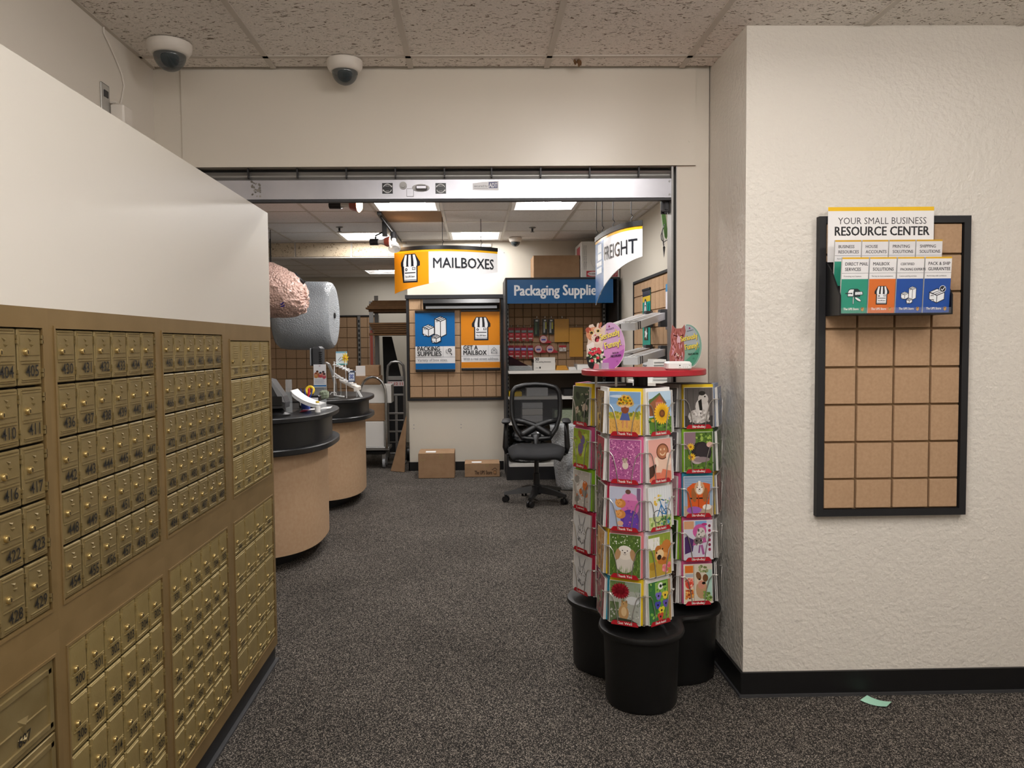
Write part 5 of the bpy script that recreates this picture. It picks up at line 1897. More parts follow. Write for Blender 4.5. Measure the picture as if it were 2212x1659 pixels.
a = at(713, 443, 5.95)
spot(a, (1, -.25, -.05), [tuple(a + Vector((.06, 0, 0))), (a.x + .06, a.y, CEILB - .004)], True, .25)
a = at(800, 523, 7.2)
spot(a, (1, -.2, -.02), [tuple(a + Vector((.05, 0, 0))), tuple(a + Vector((.05, 0, .06))), (tx_, a.y, a.z + .1), (tx_, a.y, CEILB - .03)], True, .21)
a = at(850, 505, 6.85)
spot(a, (.1, -.6, -.8), [tuple(a), (tx_, a.y, CEILB - .03)], False, .19)
MB().box(tx_ - .022, 7.13, CEILB - .16, tx_ + .022, 7.19, CEILB - .03).build('power_feed', 'black_plastic', o)

for px, py, nm_ in ((733, 493, 'left of the track lamps'), (1150, 494, 'near the small dome camera')):
    p = atz(px, py - 3, CEILB)
    o = thing('sprinkler', 'small ceiling sprinkler head ' + nm_, 'sprinkler', (p.x, min(p.y, 8.4), CEILB - .002), 0, 'sprinkler heads')
    MB().lathe([(.035, 0), (.036, -.004), (.02, -.01)], 16).build('escutcheon', 'aluminium_dull', o, True)
    MB().lathe([(.01, -.01), (.01, -.035), (.004, -.04)], 10).build('body', 'dark_metal', o, True)
    MB().lathe([(.02, -.043), (.02, -.046)], 12).build('deflector', 'dark_metal', o)

# ================================================================== right wall of the back room
XW = XR - .002
p0, p1 = 7.35, 5.6
zt_, zb_ = 2.03, .95
nx = 12
o = tile_panel('slat_panel', 'dark edged panel of tan tiles along the right wall behind the FREIGHT sign', 0, p0 - p1, zb_, zt_,
               [.02 + (p0 - p1 - .04) * i / nx for i in range(nx + 1)], [.98, 1.128, 1.278, 1.428, 1.578, 1.728, 1.878, 2.0], (XW, p0, 0), -PI / 2, .022, .018, .008)
k = Ink(2e-4)
w_, h_ = .3, .86
k.rect(-w_ / 2, 0, w_ / 2, h_, '#1fa294').rect(-w_ / 2, h_ - .1, w_ / 2, h_ - .05, '#e8c22c').rect(-w_ / 2, h_ - .05, w_ / 2, h_, '#2a2230').rect(-w_ / 2, .1, w_ / 2, .36, '#e6e8ea')
k.text('NOTARY', -.13, .26, .085, '#4a4a52', 'l', .005, width=.17).text('SERVICES', -.13, .14, .085, '#4a4a52', 'l', .005, width=.19).ring(.1, .25, .03, .008, '#4a4a52').line([(.1, .2), (.1, .16)], .01, '#4a4a52')
k.ell(-.03, .66, .065, .13, '#233033', 18).ell(-.03, .66, .052, .11, '#e8ecec', 18).ring(-.03, .7, .03, .01, '#233033').rect(-.05, .58, -.01, .62, '#233033').line([(.07, .64), (.11, .74)], .012, '#233033')
k.rect(-.07, .42, .07, .54, '#3d4a4a').poly([(-.05, .5), (-.01, .5), (.01, .53), (.03, .49), (.06, .48), (.03, .46), (.02, .43), (-.01, .45), (-.05, .44), (-.03, .47)], '#e8ecec')
yq_ = 6.78
ob = thing('notary_poster', 'teal NOTARY SERVICES poster on the right wall panel', 'poster', (XW - .024, yq_, 1.05), -PI / 2)
link('sheet', sheet_mesh('sheet', w_, h_, .002, '#1fa294', k, GLOSS), ob)
MB().bbox(-w_ / 2, -.008, h_, w_ / 2, .004, h_ + .02, .002).build('top_bar', 'black_plastic', ob)
k = Ink(2e-4)
k.rect(-.12, 0, .12, .36, '#ece9f0').rect(-.12, .3, .12, .36, '#3b90c6')
ob = tag(link('notice', sheet_mesh('notice', .24, .36, .002, '#ece9f0', k), None, (XW - .03, 5.95, 1.55), -PI / 2), 'white notice with a blue heading pinned on the right wall panel', 'notice')
k = Ink(2e-4)
k.rect(-.1, 0, .1, .2, '#e8e8ec').rect(.0, .06, .09, .18, '#2b4f96').rect(-.08, .05, -.01, .1, '#55585e')
tag(link('notice', sheet_mesh('notice', .2, .2, .002, '#e8e8ec', k), None, (XW - .03, 5.86, 1.28), -PI / 2), 'small white and blue notice low on the right wall panel', 'notice')


def arm_shelf(pts_px, Ya, Yb_, label):
    """grey channel shelf arm: from its wall end to its free end"""
    a, b = at(*pts_px[0], Ya), at(*pts_px[1], Yb_)
    o = thing('literature_arm', label, 'literature rack', (0, 0, 0), 0, 'grey literature arms')
    d = (b - a).normalized()
    s = Vector((-d.y, d.x, 0)).normalized() * .055
    u = d.cross(s).normalized() * .055
    if u.z < 0:
        u = -u
    Lm = (b - a).length
    k = MB()
    V = []
    for t in (0, Lm):
        c = a + d * t
        V += [tuple(c - s), tuple(c + s), tuple(c + s + u), tuple(c - s + u)]
    k.add(V, [(0, 1, 2, 3), (7, 6, 5, 4), (0, 4, 5, 1), (1, 5, 6, 2), (2, 6, 7, 3), (3, 7, 4, 0)])
    k.build('channel', 'paper_grey', o)
    for f, wd_ in ((.9, .012), (.84, .012)):
        c = a + d * (Lm * f)
        s2, u2 = s * 1.06, u * 1.04
        V = []
        for t in (0, wd_):
            e = c + d * t - u * .02
            V += [tuple(e - s2), tuple(e + s2), tuple(e + s2 + u2), tuple(e - s2 + u2)]
        MB().add(V, [(0, 1, 2, 3), (7, 6, 5, 4), (0, 4, 5, 1), (1, 5, 6, 2), (2, 6, 7, 3), (3, 7, 4, 0)]).build('end_band', 'dark_metal', o)
    for f in (.3, .62):
        c0, c1 = a + u * 1.02 + d * .02, b + u * 1.02
        MB().tube([tuple(c0 - s + s * 2 * f), tuple(c1 - s + s * 2 * f)], .004, 4).build('rib', 'white_plastic', o)
    w_ = a + Vector((0, 0, .03))
    MB().bbox(min(a.x, XW - .06), a.y - .045, a.z - .06, XW - .03, a.y + .045, a.z + .08, .004).build('wall_bracket', 'dark_grey', o)


arm_shelf(((1424, 690), (1357, 714)), 6.05, 5.5, 'upper grey literature arm sticking out from the right wall')
arm_shelf(((1392, 692), (1320, 718)), 6.55, 6.05, 'upper grey literature arm nearer the packaging shelf')
arm_shelf(((1424, 768), (1362, 788)), 6.05, 5.5, 'lower grey literature arm above the red rack top')
arm_shelf(((1392, 765), (1345, 780)), 6.55, 6.05, 'lower grey literature arm nearer the packaging shelf')

# ribbed white bin on a small white cabinet by the right wall
o = thing('side_cabinet', 'white cabinet against the right wall behind the card rack', 'cabinet', (1.16, 5.25, 0))
MB().bbox(0, 0, .001, .385, .5, 1.17, .004).build('carcass', 'shelf_white', o)
MB().bbox(.01, -.016, .05, .19, 0, 1.14, .003).build('door', 'shelf_white', o)
MB().bbox(.196, -.016, .05, .375, 0, 1.14, .003).build('door', 'shelf_white', o)
a, b = at(1404, 812, 5.35), at(1441, 776, 5.35)
o = thing('ribbed_bin', 'white ribbed plastic bin behind the long-haired cat sign', 'bin', ((a.x + b.x) / 2, 5.4, 1.171))
hw, hb = (b.x - a.x) / 2, b.z - 1.171
MB().loft([[(x * hw * f, y * .12 * f, z) for x, y in ((-1, -1), (1, -1), (1, 1), (-1, 1))] for f, z in ((1.05, .0), (.72, hb))], True, True).build('body', 'white_plastic', o)
for i in range(7):
    z = .012 + hb * .9 * i / 7
    f = 1.05 - .33 * z / hb
    MB().box(-hw * f * .9, -.12 * f - .004, z, hw * f * .9, -.12 * f + .002, z + .006).build('rib', 'grey_plastic', o)

# green strip and cable hanging by the shutter track
o = thing('hanging_strip', 'long green plastic strip hanging beside the right jamb', 'strip', (0, 0, 0))
Yg = 4.6
q = [at(x, y, Yg) for x, y in ((1427, 432), (1434, 432), (1443, 506), (1440, 517), (1436, 512), (1430, 470))]
MB().prismy([(v.x, v.z) for v in q], Yg, Yg + .004).build('green_blade', 'green_strip', o)
q = [at(x, y, Yg + .01) for x, y in ((1426, 432), (1437, 432), (1438, 520), (1434, 557), (1431, 520), (1428, 470))]
MB().prismy([(v.x, v.z) for v in q], Yg + .01, Yg + .013).build('clear_sleeve', 'acrylic', o)
q = [at(x, y, Yg - .004) for x, y in ((1434.5, 531), (1437, 534), (1434.5, 556), (1432, 534))]
MB().prismy([(v.x, v.z) for v in q], Yg - .006, Yg - .002).build('point', 'dark_grey', o)
q = [at(x, y, Yg - .008) for x, y in ((1440, 434), (1439, 452), (1444, 470), (1446, 485), (1447, 500), (1447, 510), (1442, 518), (1434, 523), (1429, 518), (1428, 508), (1432, 494), (1436, 484), (1430, 500), (1434, 531))]
MB().tube(q, .0028, 6).build('cable', 'dark_grey', o, 'all')
v = at(1430, 431, Yg)
MB().tube([(v.x, Yg, v.z - .01), (v.x, Yg, CEILB - .004)], .006, 6).build('hook', 'dark_metal', o)
MB().tube([(v.x + .025, Yg, v.z - .01), (v.x + .03, Yg - .004, v.z + .05), (v.x, Yg, v.z + .1)], .003, 6).build('cable_tail', 'dark_grey', o)

# ================================================================== storeroom
pl_, pr2 = -3.25, at(815, 682, YS - .03).x + .02
o = tile_panel('slat_panel', 'shaded panel of brown tiles on the storeroom end wall', pl_, pr2, .02, at(770, 681, YS - .03).z,
               [pl_ + .02 + .15 * i for i in range(int((pr2 - pl_ - .04) / .15) + 1)], [.06 + .15 * i for i in range(13)], (0, YS - .002, 0), 0, .02, .018, .008)
k = MB()
v = at(775, 690, YS - .05)
st = tag(MB().box(v.x - .02, YS - .05, .4, v.x + .02, YS - .024, v.z + .05).build('slotted_rail', 'aluminium_dull'), 'perforated steel rail screwed to the brown storeroom tiles', 'rail')
s = MB()
for i in range(20):
    s.box(v.x - .01, YS - .0512, .45 + .07 * i, v.x + .01, YS - .0495, .49 + .07 * i)
s = s.build('slots', 'black_matte', st)
s['kind'] = 'stuff'
# steel shelving with flattened cartons
Yv = 9.65
xs0 = at(802, 700, Yv).x
o = thing('storage_rack', 'grey steel storage rack holding flattened cartons in the storeroom', 'rack', (0, 0, 0))
for x, y in ((xs0, Yv), (xs0, Yv + .5), (-.5, Yv), (-.5, Yv + .5)):
    MB().box(x - .025, y, 0, x + .025, y + .04, 2.1 if y > Yv else 2.0).build('post', 'aluminium_dull', o)
za, zb2 = at(840, 668, Yv).z, at(840, 719, Yv).z
for z in (za, zb2):
    MB().box(xs0 - .03, Yv - .01, z - .03, -.48, Yv + .55, z).build('shelf_board', 'cardboard_dark', o)
v = at(806, 790, Yv - .01)
MB().box(xs0 - .018, Yv - .004, at(0, 850, Yv).z, xs0 + .018, Yv, at(0, 720, Yv).z).build('label_strip', 'lamp_red', o)
for i in range(5):
    q = random.Random(30 + i)
    z = za + .001 + .022 * i
    tag(MB().box(xs0 - .06 + .02 * i, Yv - .06 + .01 * i, z, -.52, Yv + .5, z + .02).build('flat_carton', 'cardboard_dark'),
        '%s flattened brown carton in the pile on the top storage shelf' % ORD5[i], 'cardboard', 'flattened cartons on the top shelf')
for i in range(5):
    z = zb2 + .001 + .026 * i
    tag(MB().box(xs0 + .03 - .012 * i, Yv - .03 - .012 * i, z, -.52, Yv + .48, z + .022).build('flat_carton', 'cardboard_dark'),
        '%s flattened brown carton in the pile on the lower storage shelf' % ORD5[i], 'cardboard', 'flattened cartons on the lower shelf')
# dark board leaning under the shelf
k = MB()
Yd = 10.3
q = [at(x, y, Yd) for x, y in ((826, 727), (846, 727), (868, 850), (868, 905), (832, 905), (832, 800))]
tag(k.prismy([(v.x, v.z) for v in (at(826, 727, Yd), at(846, 727, Yd), at(870, 830, Yd))] + [(at(870, 830, Yd).x, .003), (at(832, 830, Yd).x, .003)], Yd, Yd + .03).build('dark_board', 'black_matte'), 'dark board leaning in the storeroom behind the hand truck', 'board')
# hand truck
Yt2 = 9.42
o = thing('hand_truck', 'silver upright hand truck with looped handle in the storeroom', 'hand truck', (0, 0, 0))
xa, xb_ = at(838, 880, Yt2).x, at(874, 880, Yt2).x
zt_ = at(853, 781, Yt2).z
lp = [(xa, Yt2, .06), (xa, Yt2, zt_ - .14), (xa + .01, Yt2, zt_ - .05), ((xa * .75 + xb_ * .25), Yt2, zt_ - .008), ((xa + xb_) / 2, Yt2, zt_), ((xa * .25 + xb_ * .75), Yt2, zt_ - .008), (xb_ - .01, Yt2, zt_ - .05), (xb_, Yt2, zt_ - .14), (xb_, Yt2, .06)]
MB().tube(lp, .016, 8).build('frame_loop', 'aluminium_dull', o, True)
for py, hh in ((817, .05), (853, .025), (893, .025), (908, .015), (932, .025), (955, .015)):
    z = at(850, py, Yt2).z
    MB().bbox(xa, Yt2 - .012, z - hh / 2, xb_, Yt2 + .012, z + hh / 2, .004).build('cross_bar', 'aluminium_dull', o)
xm_ = (xa + xb_) / 2
MB().box(xm_ - .015, Yt2 - .008, .06, xm_ + .015, Yt2 + .004, at(850, 853, Yt2).z).build('centre_strut', 'aluminium_dull', o)
k = Ink(2e-4)
k.rect(-.1, 0, .1, .06, '#d9c9c6').text('11 12 11', 0, .012, .05, '#b0392f', 'c', .02, width=.17)
k.build('warning_label', o, PRINT, (xm_, Yt2 - .02, at(850, 834, Yt2).z))
MB().bbox(xa - .02, Yt2 - .19, .004, xb_ + .02, Yt2, .016, .003).build('toe_plate', 'aluminium_dull', o)
for x in (xa - .03, xb_ + .03):
    MB().cyl((x - .018, Yt2 + .1, .09), (x + .018, Yt2 + .1, .09), .089, 20).build('wheel', 'black_plastic', o, True)
MB().cyl((xa - .03, Yt2 + .1, .09), (xb_ + .03, Yt2 + .1, .09), .01, 8).build('axle', 'aluminium_dull', o)
# platform cart with white cartons
Yc2 = 8.9
o = thing('platform_cart', 'steel platform cart with curved tube handle behind the counters', 'cart', (0, 0, 0))
xa, xb_ = at(779, 880, Yc2).x, at(834, 880, Yc2).x
zt_ = at(805, 814, Yc2).z
lp = []
for i in range(13):
    f = PI * i / 12
    lp.append(((xa + xb_) / 2 - (xb_ - xa) / 2 * math.cos(f), Yc2 - .02, zt_ - .2 + .2 * math.sin(f)))
MB().tube([(xa, Yc2 - .02, .24)] + lp + [(xb_, Yc2 - .02, .24)], .016, 8).build('handle', 'chrome', o, True)
zd = at(805, 966, Yc2).z
MB().bbox(xa - .35, Yc2, zd - .04, xb_ + .03, Yc2 + .3, zd, .004).build('deck', 'aluminium_dull', o)
MB().bbox(xa - .3, Yc2 + .02, zd - .09, xb_ - .02, Yc2 + .28, zd - .06, .01).build('bumper', 'black_plastic', o)
for x in (xa - .28, xb_ - .04):
    for y in (Yc2 + .06, Yc2 + .24):
        cs = MB().cyl((x - .015, y, .058), (x + .015, y, .058), .058, 18).build('caster', 'grey_plastic', o, True)
        MB().box(x - .022, y - .02, .058, x + .022, y + .02, zd - .08).build('fork', 'aluminium_dull', cs)
xl_ = at(775, 900, Yc2 + .05).x


def stack(px0, px1, z0, py_top, m, label, y0=.03, dep=.27):
    a, b = at(px0, 900, Yc2 + y0), at(px1, 900, Yc2 + y0)
    zt3 = at(px1, py_top, Yc2 + y0).z
    o = thing('carton', label, 'box', (0, 0, 0), 0, 'cartons on the platform cart')
    MB().bbox(a.x, Yc2 + y0, z0 + .001, b.x, Yc2 + y0 + dep, zt3 - .004, .004).build('body', m, o)
    MB().box(a.x + .002, Yc2 + y0 + .002, zt3 - .004, b.x - .002, Yc2 + y0 + dep / 2 - .002, zt3).build('flap', m, o)
    MB().box(a.x + .002, Yc2 + y0 + dep / 2 + .002, zt3 - .004, b.x - .002, Yc2 + y0 + dep - .002, zt3).build('flap', m, o)
    return zt3


z1 = stack(765, 829, zd, 910, 'carton_white', 'white carton lowest on the platform cart', .015)
z2 = stack(765, 831, z1, 871, 'cardboard', 'brown carton between two white ones on the platform cart', .015)
z3 = stack(765, 846, z2, 831, 'carton_white', 'wide white carton high on the platform cart', .015, .28)
z4 = stack(768, 822, z3, 812, 'cardboard', 'shallow brown carton on top of the wide white carton', .02, .25)
z5 = stack(780, 820, z4, 789, 'cardboard', 'topmost brown carton with a white label on the platform cart', .05, .2)
k = Ink(2e-4)
k.rect(0, 0, .1, .1, '#e3dedb').text('FRAGILE', .01, .03, .018, '#8a8a8a', 'l', width=.06)
tag(link('shipping_label', sheet_mesh('shipping_label', .11, z5 - z4 - .005, .001, '#e3dedb', None), None, (at(773, 800, 9.0).x + .04, Yc2 + .047, z4 + .001)), 'white shipping label on the topmost cart carton', 'label')


# ================================================================== greeting card rack
RC = Vector((.703, 3.215, 0))
LOBR = .164
LA = [math.radians(a) for a in (-104, 16, 136)]           # directions of the three lobes
LC = [Vector((.638, 3.035, 0)), Vector((.914, 3.268, 0)), Vector((.585, 3.36, 0))]
BC = [Vector((.660, 3.012, 0)), Vector((.891, 3.268, 0)), Vector((.573, 3.36, 0))]   # discs of the base
COLA = [-27, 5, -64]                                       # heading of the first face of each column
rack = thing('card_rack', 'black three-lobed greeting card rack with red disc top', 'card rack', (RC.x, RC.y, 0))


def clover(r, fil):
    """outline of three joined discs with filleted inner corners"""
    N = 180
    out = []
    for i in range(N):
        a = 2 * PI * i / N
        d = Vector((math.cos(a), math.sin(a), 0))
        best = 0
        acc = 0
        for c in BC:
            m_ = c - RC
            b = m_.dot(d)
            disc = b * b - m_.length_squared + r * r
            if disc > 0:
                v = b + math.sqrt(disc)
                best = max(best, v)
        if best < fil:
            best = fil
        out.append(best)
    for _ in range(12):
        out = [(out[i - 2] + 2 * out[i - 1] + 3 * out[i] + 2 * out[(i + 1) % N] + out[(i + 2) % N]) / 9 for i in range(N)]
    return [(o * math.cos(2 * PI * i / N), o * math.sin(2 * PI * i / N)) for i, o in enumerate(out)]


BZ = .312
k = MB()
rings = []
for e, z in ((-.024, .002), (-.018, .015), (-.010, BZ - .04), (-.006, BZ - .03), (.006, BZ - .024), (.01, BZ - .014), (.007, BZ - .004), (-.002, BZ), (-.016, BZ - .004)):
    rings.append([(x, y, z) for x, y in clover(LOBR + e, .178 + e)])
k.loft(rings, True, True)
k.build('base', 'black_base_plastic', rack, True)
for c in LC:
    MB().lathe([(.05, BZ), (.05, BZ + .012), (.022, BZ + .02), (.022, BZ + .03)], 16, ((c - RC).x, (c - RC).y)).build('turntable', 'black_plastic', rack, True)
DZ = 1.311
MB().lathe([(.256, DZ), (.26, DZ + .003), (.26, DZ + .022), (.257, DZ + .025)], 72, (.715 - RC.x, 3.225 - RC.y)).build('top_disc', 'red_top', rack, True)
DT = DZ + .025
MB().lathe([(.03, BZ), (.03, DZ - .001)], 14, (0, 0)).build('centre_post', 'black_plastic', rack, True)
for a in (100, 165, 225):
    x, y = .715 - RC.x + .22 * math.cos(math.radians(a)), .01 + .22 * math.sin(math.radians(a))
    MB().cyl((x * .9, y * .9, 1.2), (x * .9, y * .9, DZ), .005, 8).build('top_post', 'wire_chrome', rack, True)
AP, ROWH, Z0 = .110, .1855, .352
columns = []
for c in LC:
    k = MB()
    ang = math.radians(COLA[LC.index(c)])
    hexp = [((AP - .012) / math.cos(PI / 6) * math.sin(ang + PI / 6 + PI / 3 * i), -(AP - .012) / math.cos(PI / 6) * math.cos(ang + PI / 6 + PI / 3 * i)) for i in range(6)]
    k.prism(hexp, BZ + .03, Z0 + 5 * ROWH - .01)
    columns.append(k.build('column', 'black_matte', rack, loc=c - RC))
PD = .036                      # pocket depth
wire = MB()
for s in (-1, 1):
    wire.tube([(s * .0745, 0, .115), (s * .0745, -PD - .002, .115), (s * .058, -PD - .004, .115), (s * .046, -PD - .004, .1), (s * .034, -PD - .004, .055), (s * .026, -PD - .004, .0), (s * .026, -PD - .003, -.004), (s * .026, 0, -.004)], .0019, 5)
wire.tube([(-.0745, -PD * .5, .115), (-.0745, -PD * .5, .0), (-.0745, -PD * .5, -.004), (.0745, -PD * .5, -.004), (.0745, -PD * .5, 0), (.0745, -PD * .5, .115)], .0017, 5)
WIRE = wire.mesh('wire', 'wire_chrome', True)
TAGS = {}


def tag_mesh(txt):
    if txt not in TAGS:
        k = Ink(6e-5)
        w_, h_ = .054, .0175
        P = [(-w_, 0), (w_, 0), (w_, h_ * .35), (w_ * .86, h_ * .9), (w_ * .78, h_), (-w_ * .78, h_), (-w_ * .86, h_ * .9), (-w_, h_ * .35)]
        k.poly(P, '#ad1f2a')
        if txt:
            k.text(txt, 0, .0045, .0135, '#f3e9e4', 'c', .025, width=.058)
        c = lin('#8a1620')
        o_ = len(k.v)
        k.v += [(u, .0012, v) for u, v in P] + [(u, -.00005, v) for u, v in P]
        n_ = len(P)
        k.f.append(tuple(o_ + i for i in reversed(range(n_))))
        k.c.append(c)
        for i in range(n_):
            k.f.append((o_ + i, o_ + (i + 1) % n_, o_ + n_ + (i + 1) % n_, o_ + n_ + i))
            k.c.append(c)
        TAGS[txt] = k.mesh('category_tag', GLOSS)
    return TAGS[txt]


CW, CH = .125, .166


# ---- card pictures, drawn on a 1 x 1.4 field
def sunflower(k, x, y, r, n=16, c='#e9b11c', core='#6a3d1c'):
    k.k += 1
    for i in range(n):
        a = 2 * PI * i / n
        k.ell(x + r * .62 * math.cos(a), y + r * .62 * math.sin(a), r * .42, r * .13, c, 8, a, True)
    k.ell(x, y, r * .36, r * .36, core, 14).ell(x, y, r * .2, r * .2, '#8a5226', 10)


def face(k, x, y, s, eye='#1c1512', nose='#2a1d1a'):
    k.ell(x - .4 * s, y + .25 * s, .1 * s, .1 * s, eye, 8).ell(x + .4 * s, y + .25 * s, .1 * s, .1 * s, eye, 8).ell(x, y - .1 * s, .16 * s, .11 * s, nose, 8).line([(x - .25 * s, y - .35 * s), (x, y - .45 * s), (x + .25 * s, y - .35 * s)], .05 * s, nose)


def grass(k, y0, y1, n, cols, seed=1, h=.09):
    q = random.Random(seed)
    for i in range(n):
        if i % 12 == 0:
            k.k += 1
        x, y, l = q.uniform(0, 1), q.uniform(y0, y1), q.uniform(-.03, .03)
        x = min(max(x, .03), .97)
        k.put([(x - .008, y), (x + .008, y), (x + l, y + h * q.uniform(.6, 1.2))], [(0, 1, 2)], q.choice(cols), True)


def a_girl(k):
    k.rect(0, .6, 1, 1.4, '#8fb0d2').rect(0, 1.0, 1, 1.4, '#7ba0c8').ell(.3, 1.25, .3, .05, '#c2d2e4').rect(0, 0, 1, .62, '#d7a556').rect(0, .48, 1, .72, '#c9b04a')
    k.scatter(40, .02, .55, .98, .75, .03, .07, ['#9a9a38', '#b8a43c', '#7f8a30'], 7, .8, 2)
    grass(k, .0, .4, 70, ['#b98a3e', '#e2b562', '#8c6a30'], 4)
    k.poly([(.42, .2), (.46, .2), (.48, .5), (.42, .5)], '#c98a60').poly([(.56, .2), (.6, .2), (.6, .5), (.53, .5)], '#c98a60')
    k.poly([(.34, .46), (.68, .46), (.61, .72), (.42, .72)], '#4f5d98').ell(.51, .82, .13, .14, '#8a4a30').ell(.42, .93, .09, .05, '#d8b494').ell(.6, .93, .09, .05, '#d8b494')
    for i, (x, y) in enumerate(((.33, 1.02), (.45, 1.05), (.58, 1.04), (.7, 1.02), (.38, 1.13), (.52, 1.15), (.66, 1.12), (.48, 1.22), (.6, 1.2))):
        sunflower(k, x, y, .11, 10)
    k.scatter(16, .28, .98, .74, 1.2, .015, .03, ['#4f6a2a', '#6a7f30'], 5, 1, 3)


def a_pinkfield(k):
    k.rect(0, 0, 1, 1.4, '#a9588f')
    k.scatter(330, .02, .02, .98, 1.38, .012, .03, ['#e39ac4', '#8a3f78', '#c873a8', '#f0bcd8', '#5f2a58', '#d789b8'], 5, .8, 5)
    k.ell(.52, .55, .1, .13, '#d9c9bd').ell(.5, .7, .08, .08, '#bda899').ell(.45, .76, .03, .05, '#8a766a').ell(.56, .76, .03, .05, '#8a766a')
    face(k, .5, .68, .08)


def a_kittens(k):
    k.rect(0, 0, 1, 1.4, '#a9b3cc').rect(0, 1.0, 1, 1.4, '#bcc0d4').rect(.88, 0, 1, 1.4, '#7a5c80')
    k.ell(.66, .8, .3, .38, '#c76aa4').poly([(.38, .98), (.9, .98), (.86, 1.15), (.6, 1.28), (.42, 1.12)], '#d68ab8').ell(.6, 1.26, .09, .08, '#6a4a40')
    k.ell(.66, .34, .3, .34, '#5a3a98').poly([(.45, .06), (.95, .06), (.9, .5), (.5, .52)], '#6744a4')
    for y in (.86, .5):
        k.ell(.36, y, .17, .15, '#c98444').ell(.3, y + .02, .12, .11, '#d89a58').poly([(.2, y + .08), (.25, y + .08), (.2, y + .17)], '#b87034').poly([(.33, y + .1), (.4, y + .08), (.38, y + .18)], '#b87034')
        face(k, .29, y, .09)
    k.ell(.36, .2, .1, .08, '#d8a88a').scatter(20, .55, .1, .9, 1.0, .02, .04, ['#5a3a98', '#c76aa4', '#b45898'], 6, 1, 8)


def a_puppy(k):
    k.rect(0, 0, 1, 1.4, '#4f6a30')
    grass(k, .1, 1.3, 150, ['#7f9a48', '#3a5224', '#688a3a', '#93ad5a'], 6, .16)
    k.scatter(26, .05, 1.05, .95, 1.38, .015, .035, ['#e9ece0', '#cdd6b8'], 6, .7, 7)
    k.ell(.5, .42, .3, .3, '#cfc8be').ell(.5, .8, .26, .24, '#ddd4c8').ell(.27, .74, .09, .2, '#b08a64', 12, -.2).ell(.76, .74, .09, .2, '#b08a64', 12, .2).ell(.5, .92, .2, .12, '#e6dfd6')
    face(k, .5, .82, .2)
    grass(k, .06, .26, 60, ['#7f9a48', '#3a5224', '#688a3a'], 9, .18)


def a_squirrel(k):
    k.rect(0, 0, 1, 1.4, '#a3a69c').rect(0, 1.0, .5, 1.4, '#5f7a44').rect(.5, 1.1, 1, 1.4, '#8c9a84').rect(0, 0, .3, .7, '#5a6a48')
    k.scatter(50, .02, .02, .98, .55, .02, .05, ['#8a8c84', '#c2c4bd', '#6f7268', '#b1b3a8'], 6, .8, 12)
    grass(k, .55, 1.28, 50, ['#4f6a34', '#7f955a', '#37482a'], 14, .16)
    k.ell(.75, .8, .22, .14, '#c9cccc').line([(.36, 1.1), (.46, .75), (.5, .5)], .025, '#55643a')
    k.k += 1
    for i in range(22):
        a = 2 * PI * i / 22
        k.ell(.34 + .19 * math.cos(a), 1.08 + .16 * math.sin(a), .13, .04, '#7d1420' if i % 2 else '#951c2a', 6, a, True)
    k.ell(.34, 1.06, .09, .07, '#6a0f18')
    k.ell(.46, .36, .17, .26, '#b08a5c').ell(.48, .64, .11, .11, '#b8925f').ell(.41, .74, .03, .05, '#8f6c44').ell(.55, .74, .03, .05, '#8f6c44').ell(.47, .4, .09, .16, '#cdaf84').ell(.45, .66, .015, .015, '#1a1410', 6)
    k.poly([(.06, .06), (.94, .06), (.7, .16), (.3, .18)], '#3c4030')


def a_barn(k):
    k.rect(0, 0, 1, 1.4, '#9fc0dc').rect(0, 1.1, 1, 1.4, '#b9d2e6').rect(0, 0, 1, .55, '#4f7a2c')
    k.poly([(.02, .6), (.72, .6), (.72, 1.05), (.5, 1.33), (.25, 1.2), (.02, 1.15)], '#8f5a3a').poly([(.3, .75), (.66, .75), (.66, 1.02), (.5, 1.22), (.3, 1.05)], '#b4573c').poly([(.0, 1.1), (.5, 1.36), (.52, 1.3), (.02, 1.0)], '#4e6a38').poly([(.5, 1.36), (.8, 1.0), (.76, .95), (.5, 1.28)], '#6a5a44')
    for i in range(5):
        k.rect(.33 + .065 * i, .77, .345 + .065 * i, 1.05, '#e3cdb8', same=i > 0)
    k.scatter(50, .02, .02, .98, .6, .03, .07, ['#3d6224', '#6f9a38', '#54802c', '#2f4c1e'], 7, .7, 15)
    k.ell(.18, .45, .1, .06, '#caa42c').ell(.82, .36, .09, .05, '#5a7f34')
    sunflower(k, .58, .66, .36, 22, '#f0bb22')
    k.line([(.58, .3), (.56, .05)], .03, '#4f6f2a')


def a_cup(k):
    k.rect(0, 0, 1, 1.4, '#e3a79b').rect(0, 0, .5, .5, '#d8745a').poly([(0, .5), (.35, .6), (.2, .2), (0, .1)], '#4a2e24')
    k.poly([(.3, .3), (.95, .25), (1, .7), (.75, .95), (.35, .85)], '#e8c4ae').ell(.62, .98, .28, .27, '#6a3d28', 20).ell(.62, .98, .24, .23, '#a9694a', 20).ell(.62, .99, .19, .18, '#b97a56', 18)
    k.ell(.54, 1.05, .03, .04, '#e8c4a0').ell(.7, 1.05, .03, .04, '#e8c4a0').ring(.62, .98, .12, .04, '#e6c49e', 200, 340)
    k.ell(.86, .8, .09, .13, '#f0d6c4').ell(.9, .62, .09, .13, '#f0d6c4').ell(.34, .66, .07, .16, '#f0d6c4', 12, .3).poly([(.4, .02), (.98, .02), (.98, .3), (.6, .4)], '#d9785c')


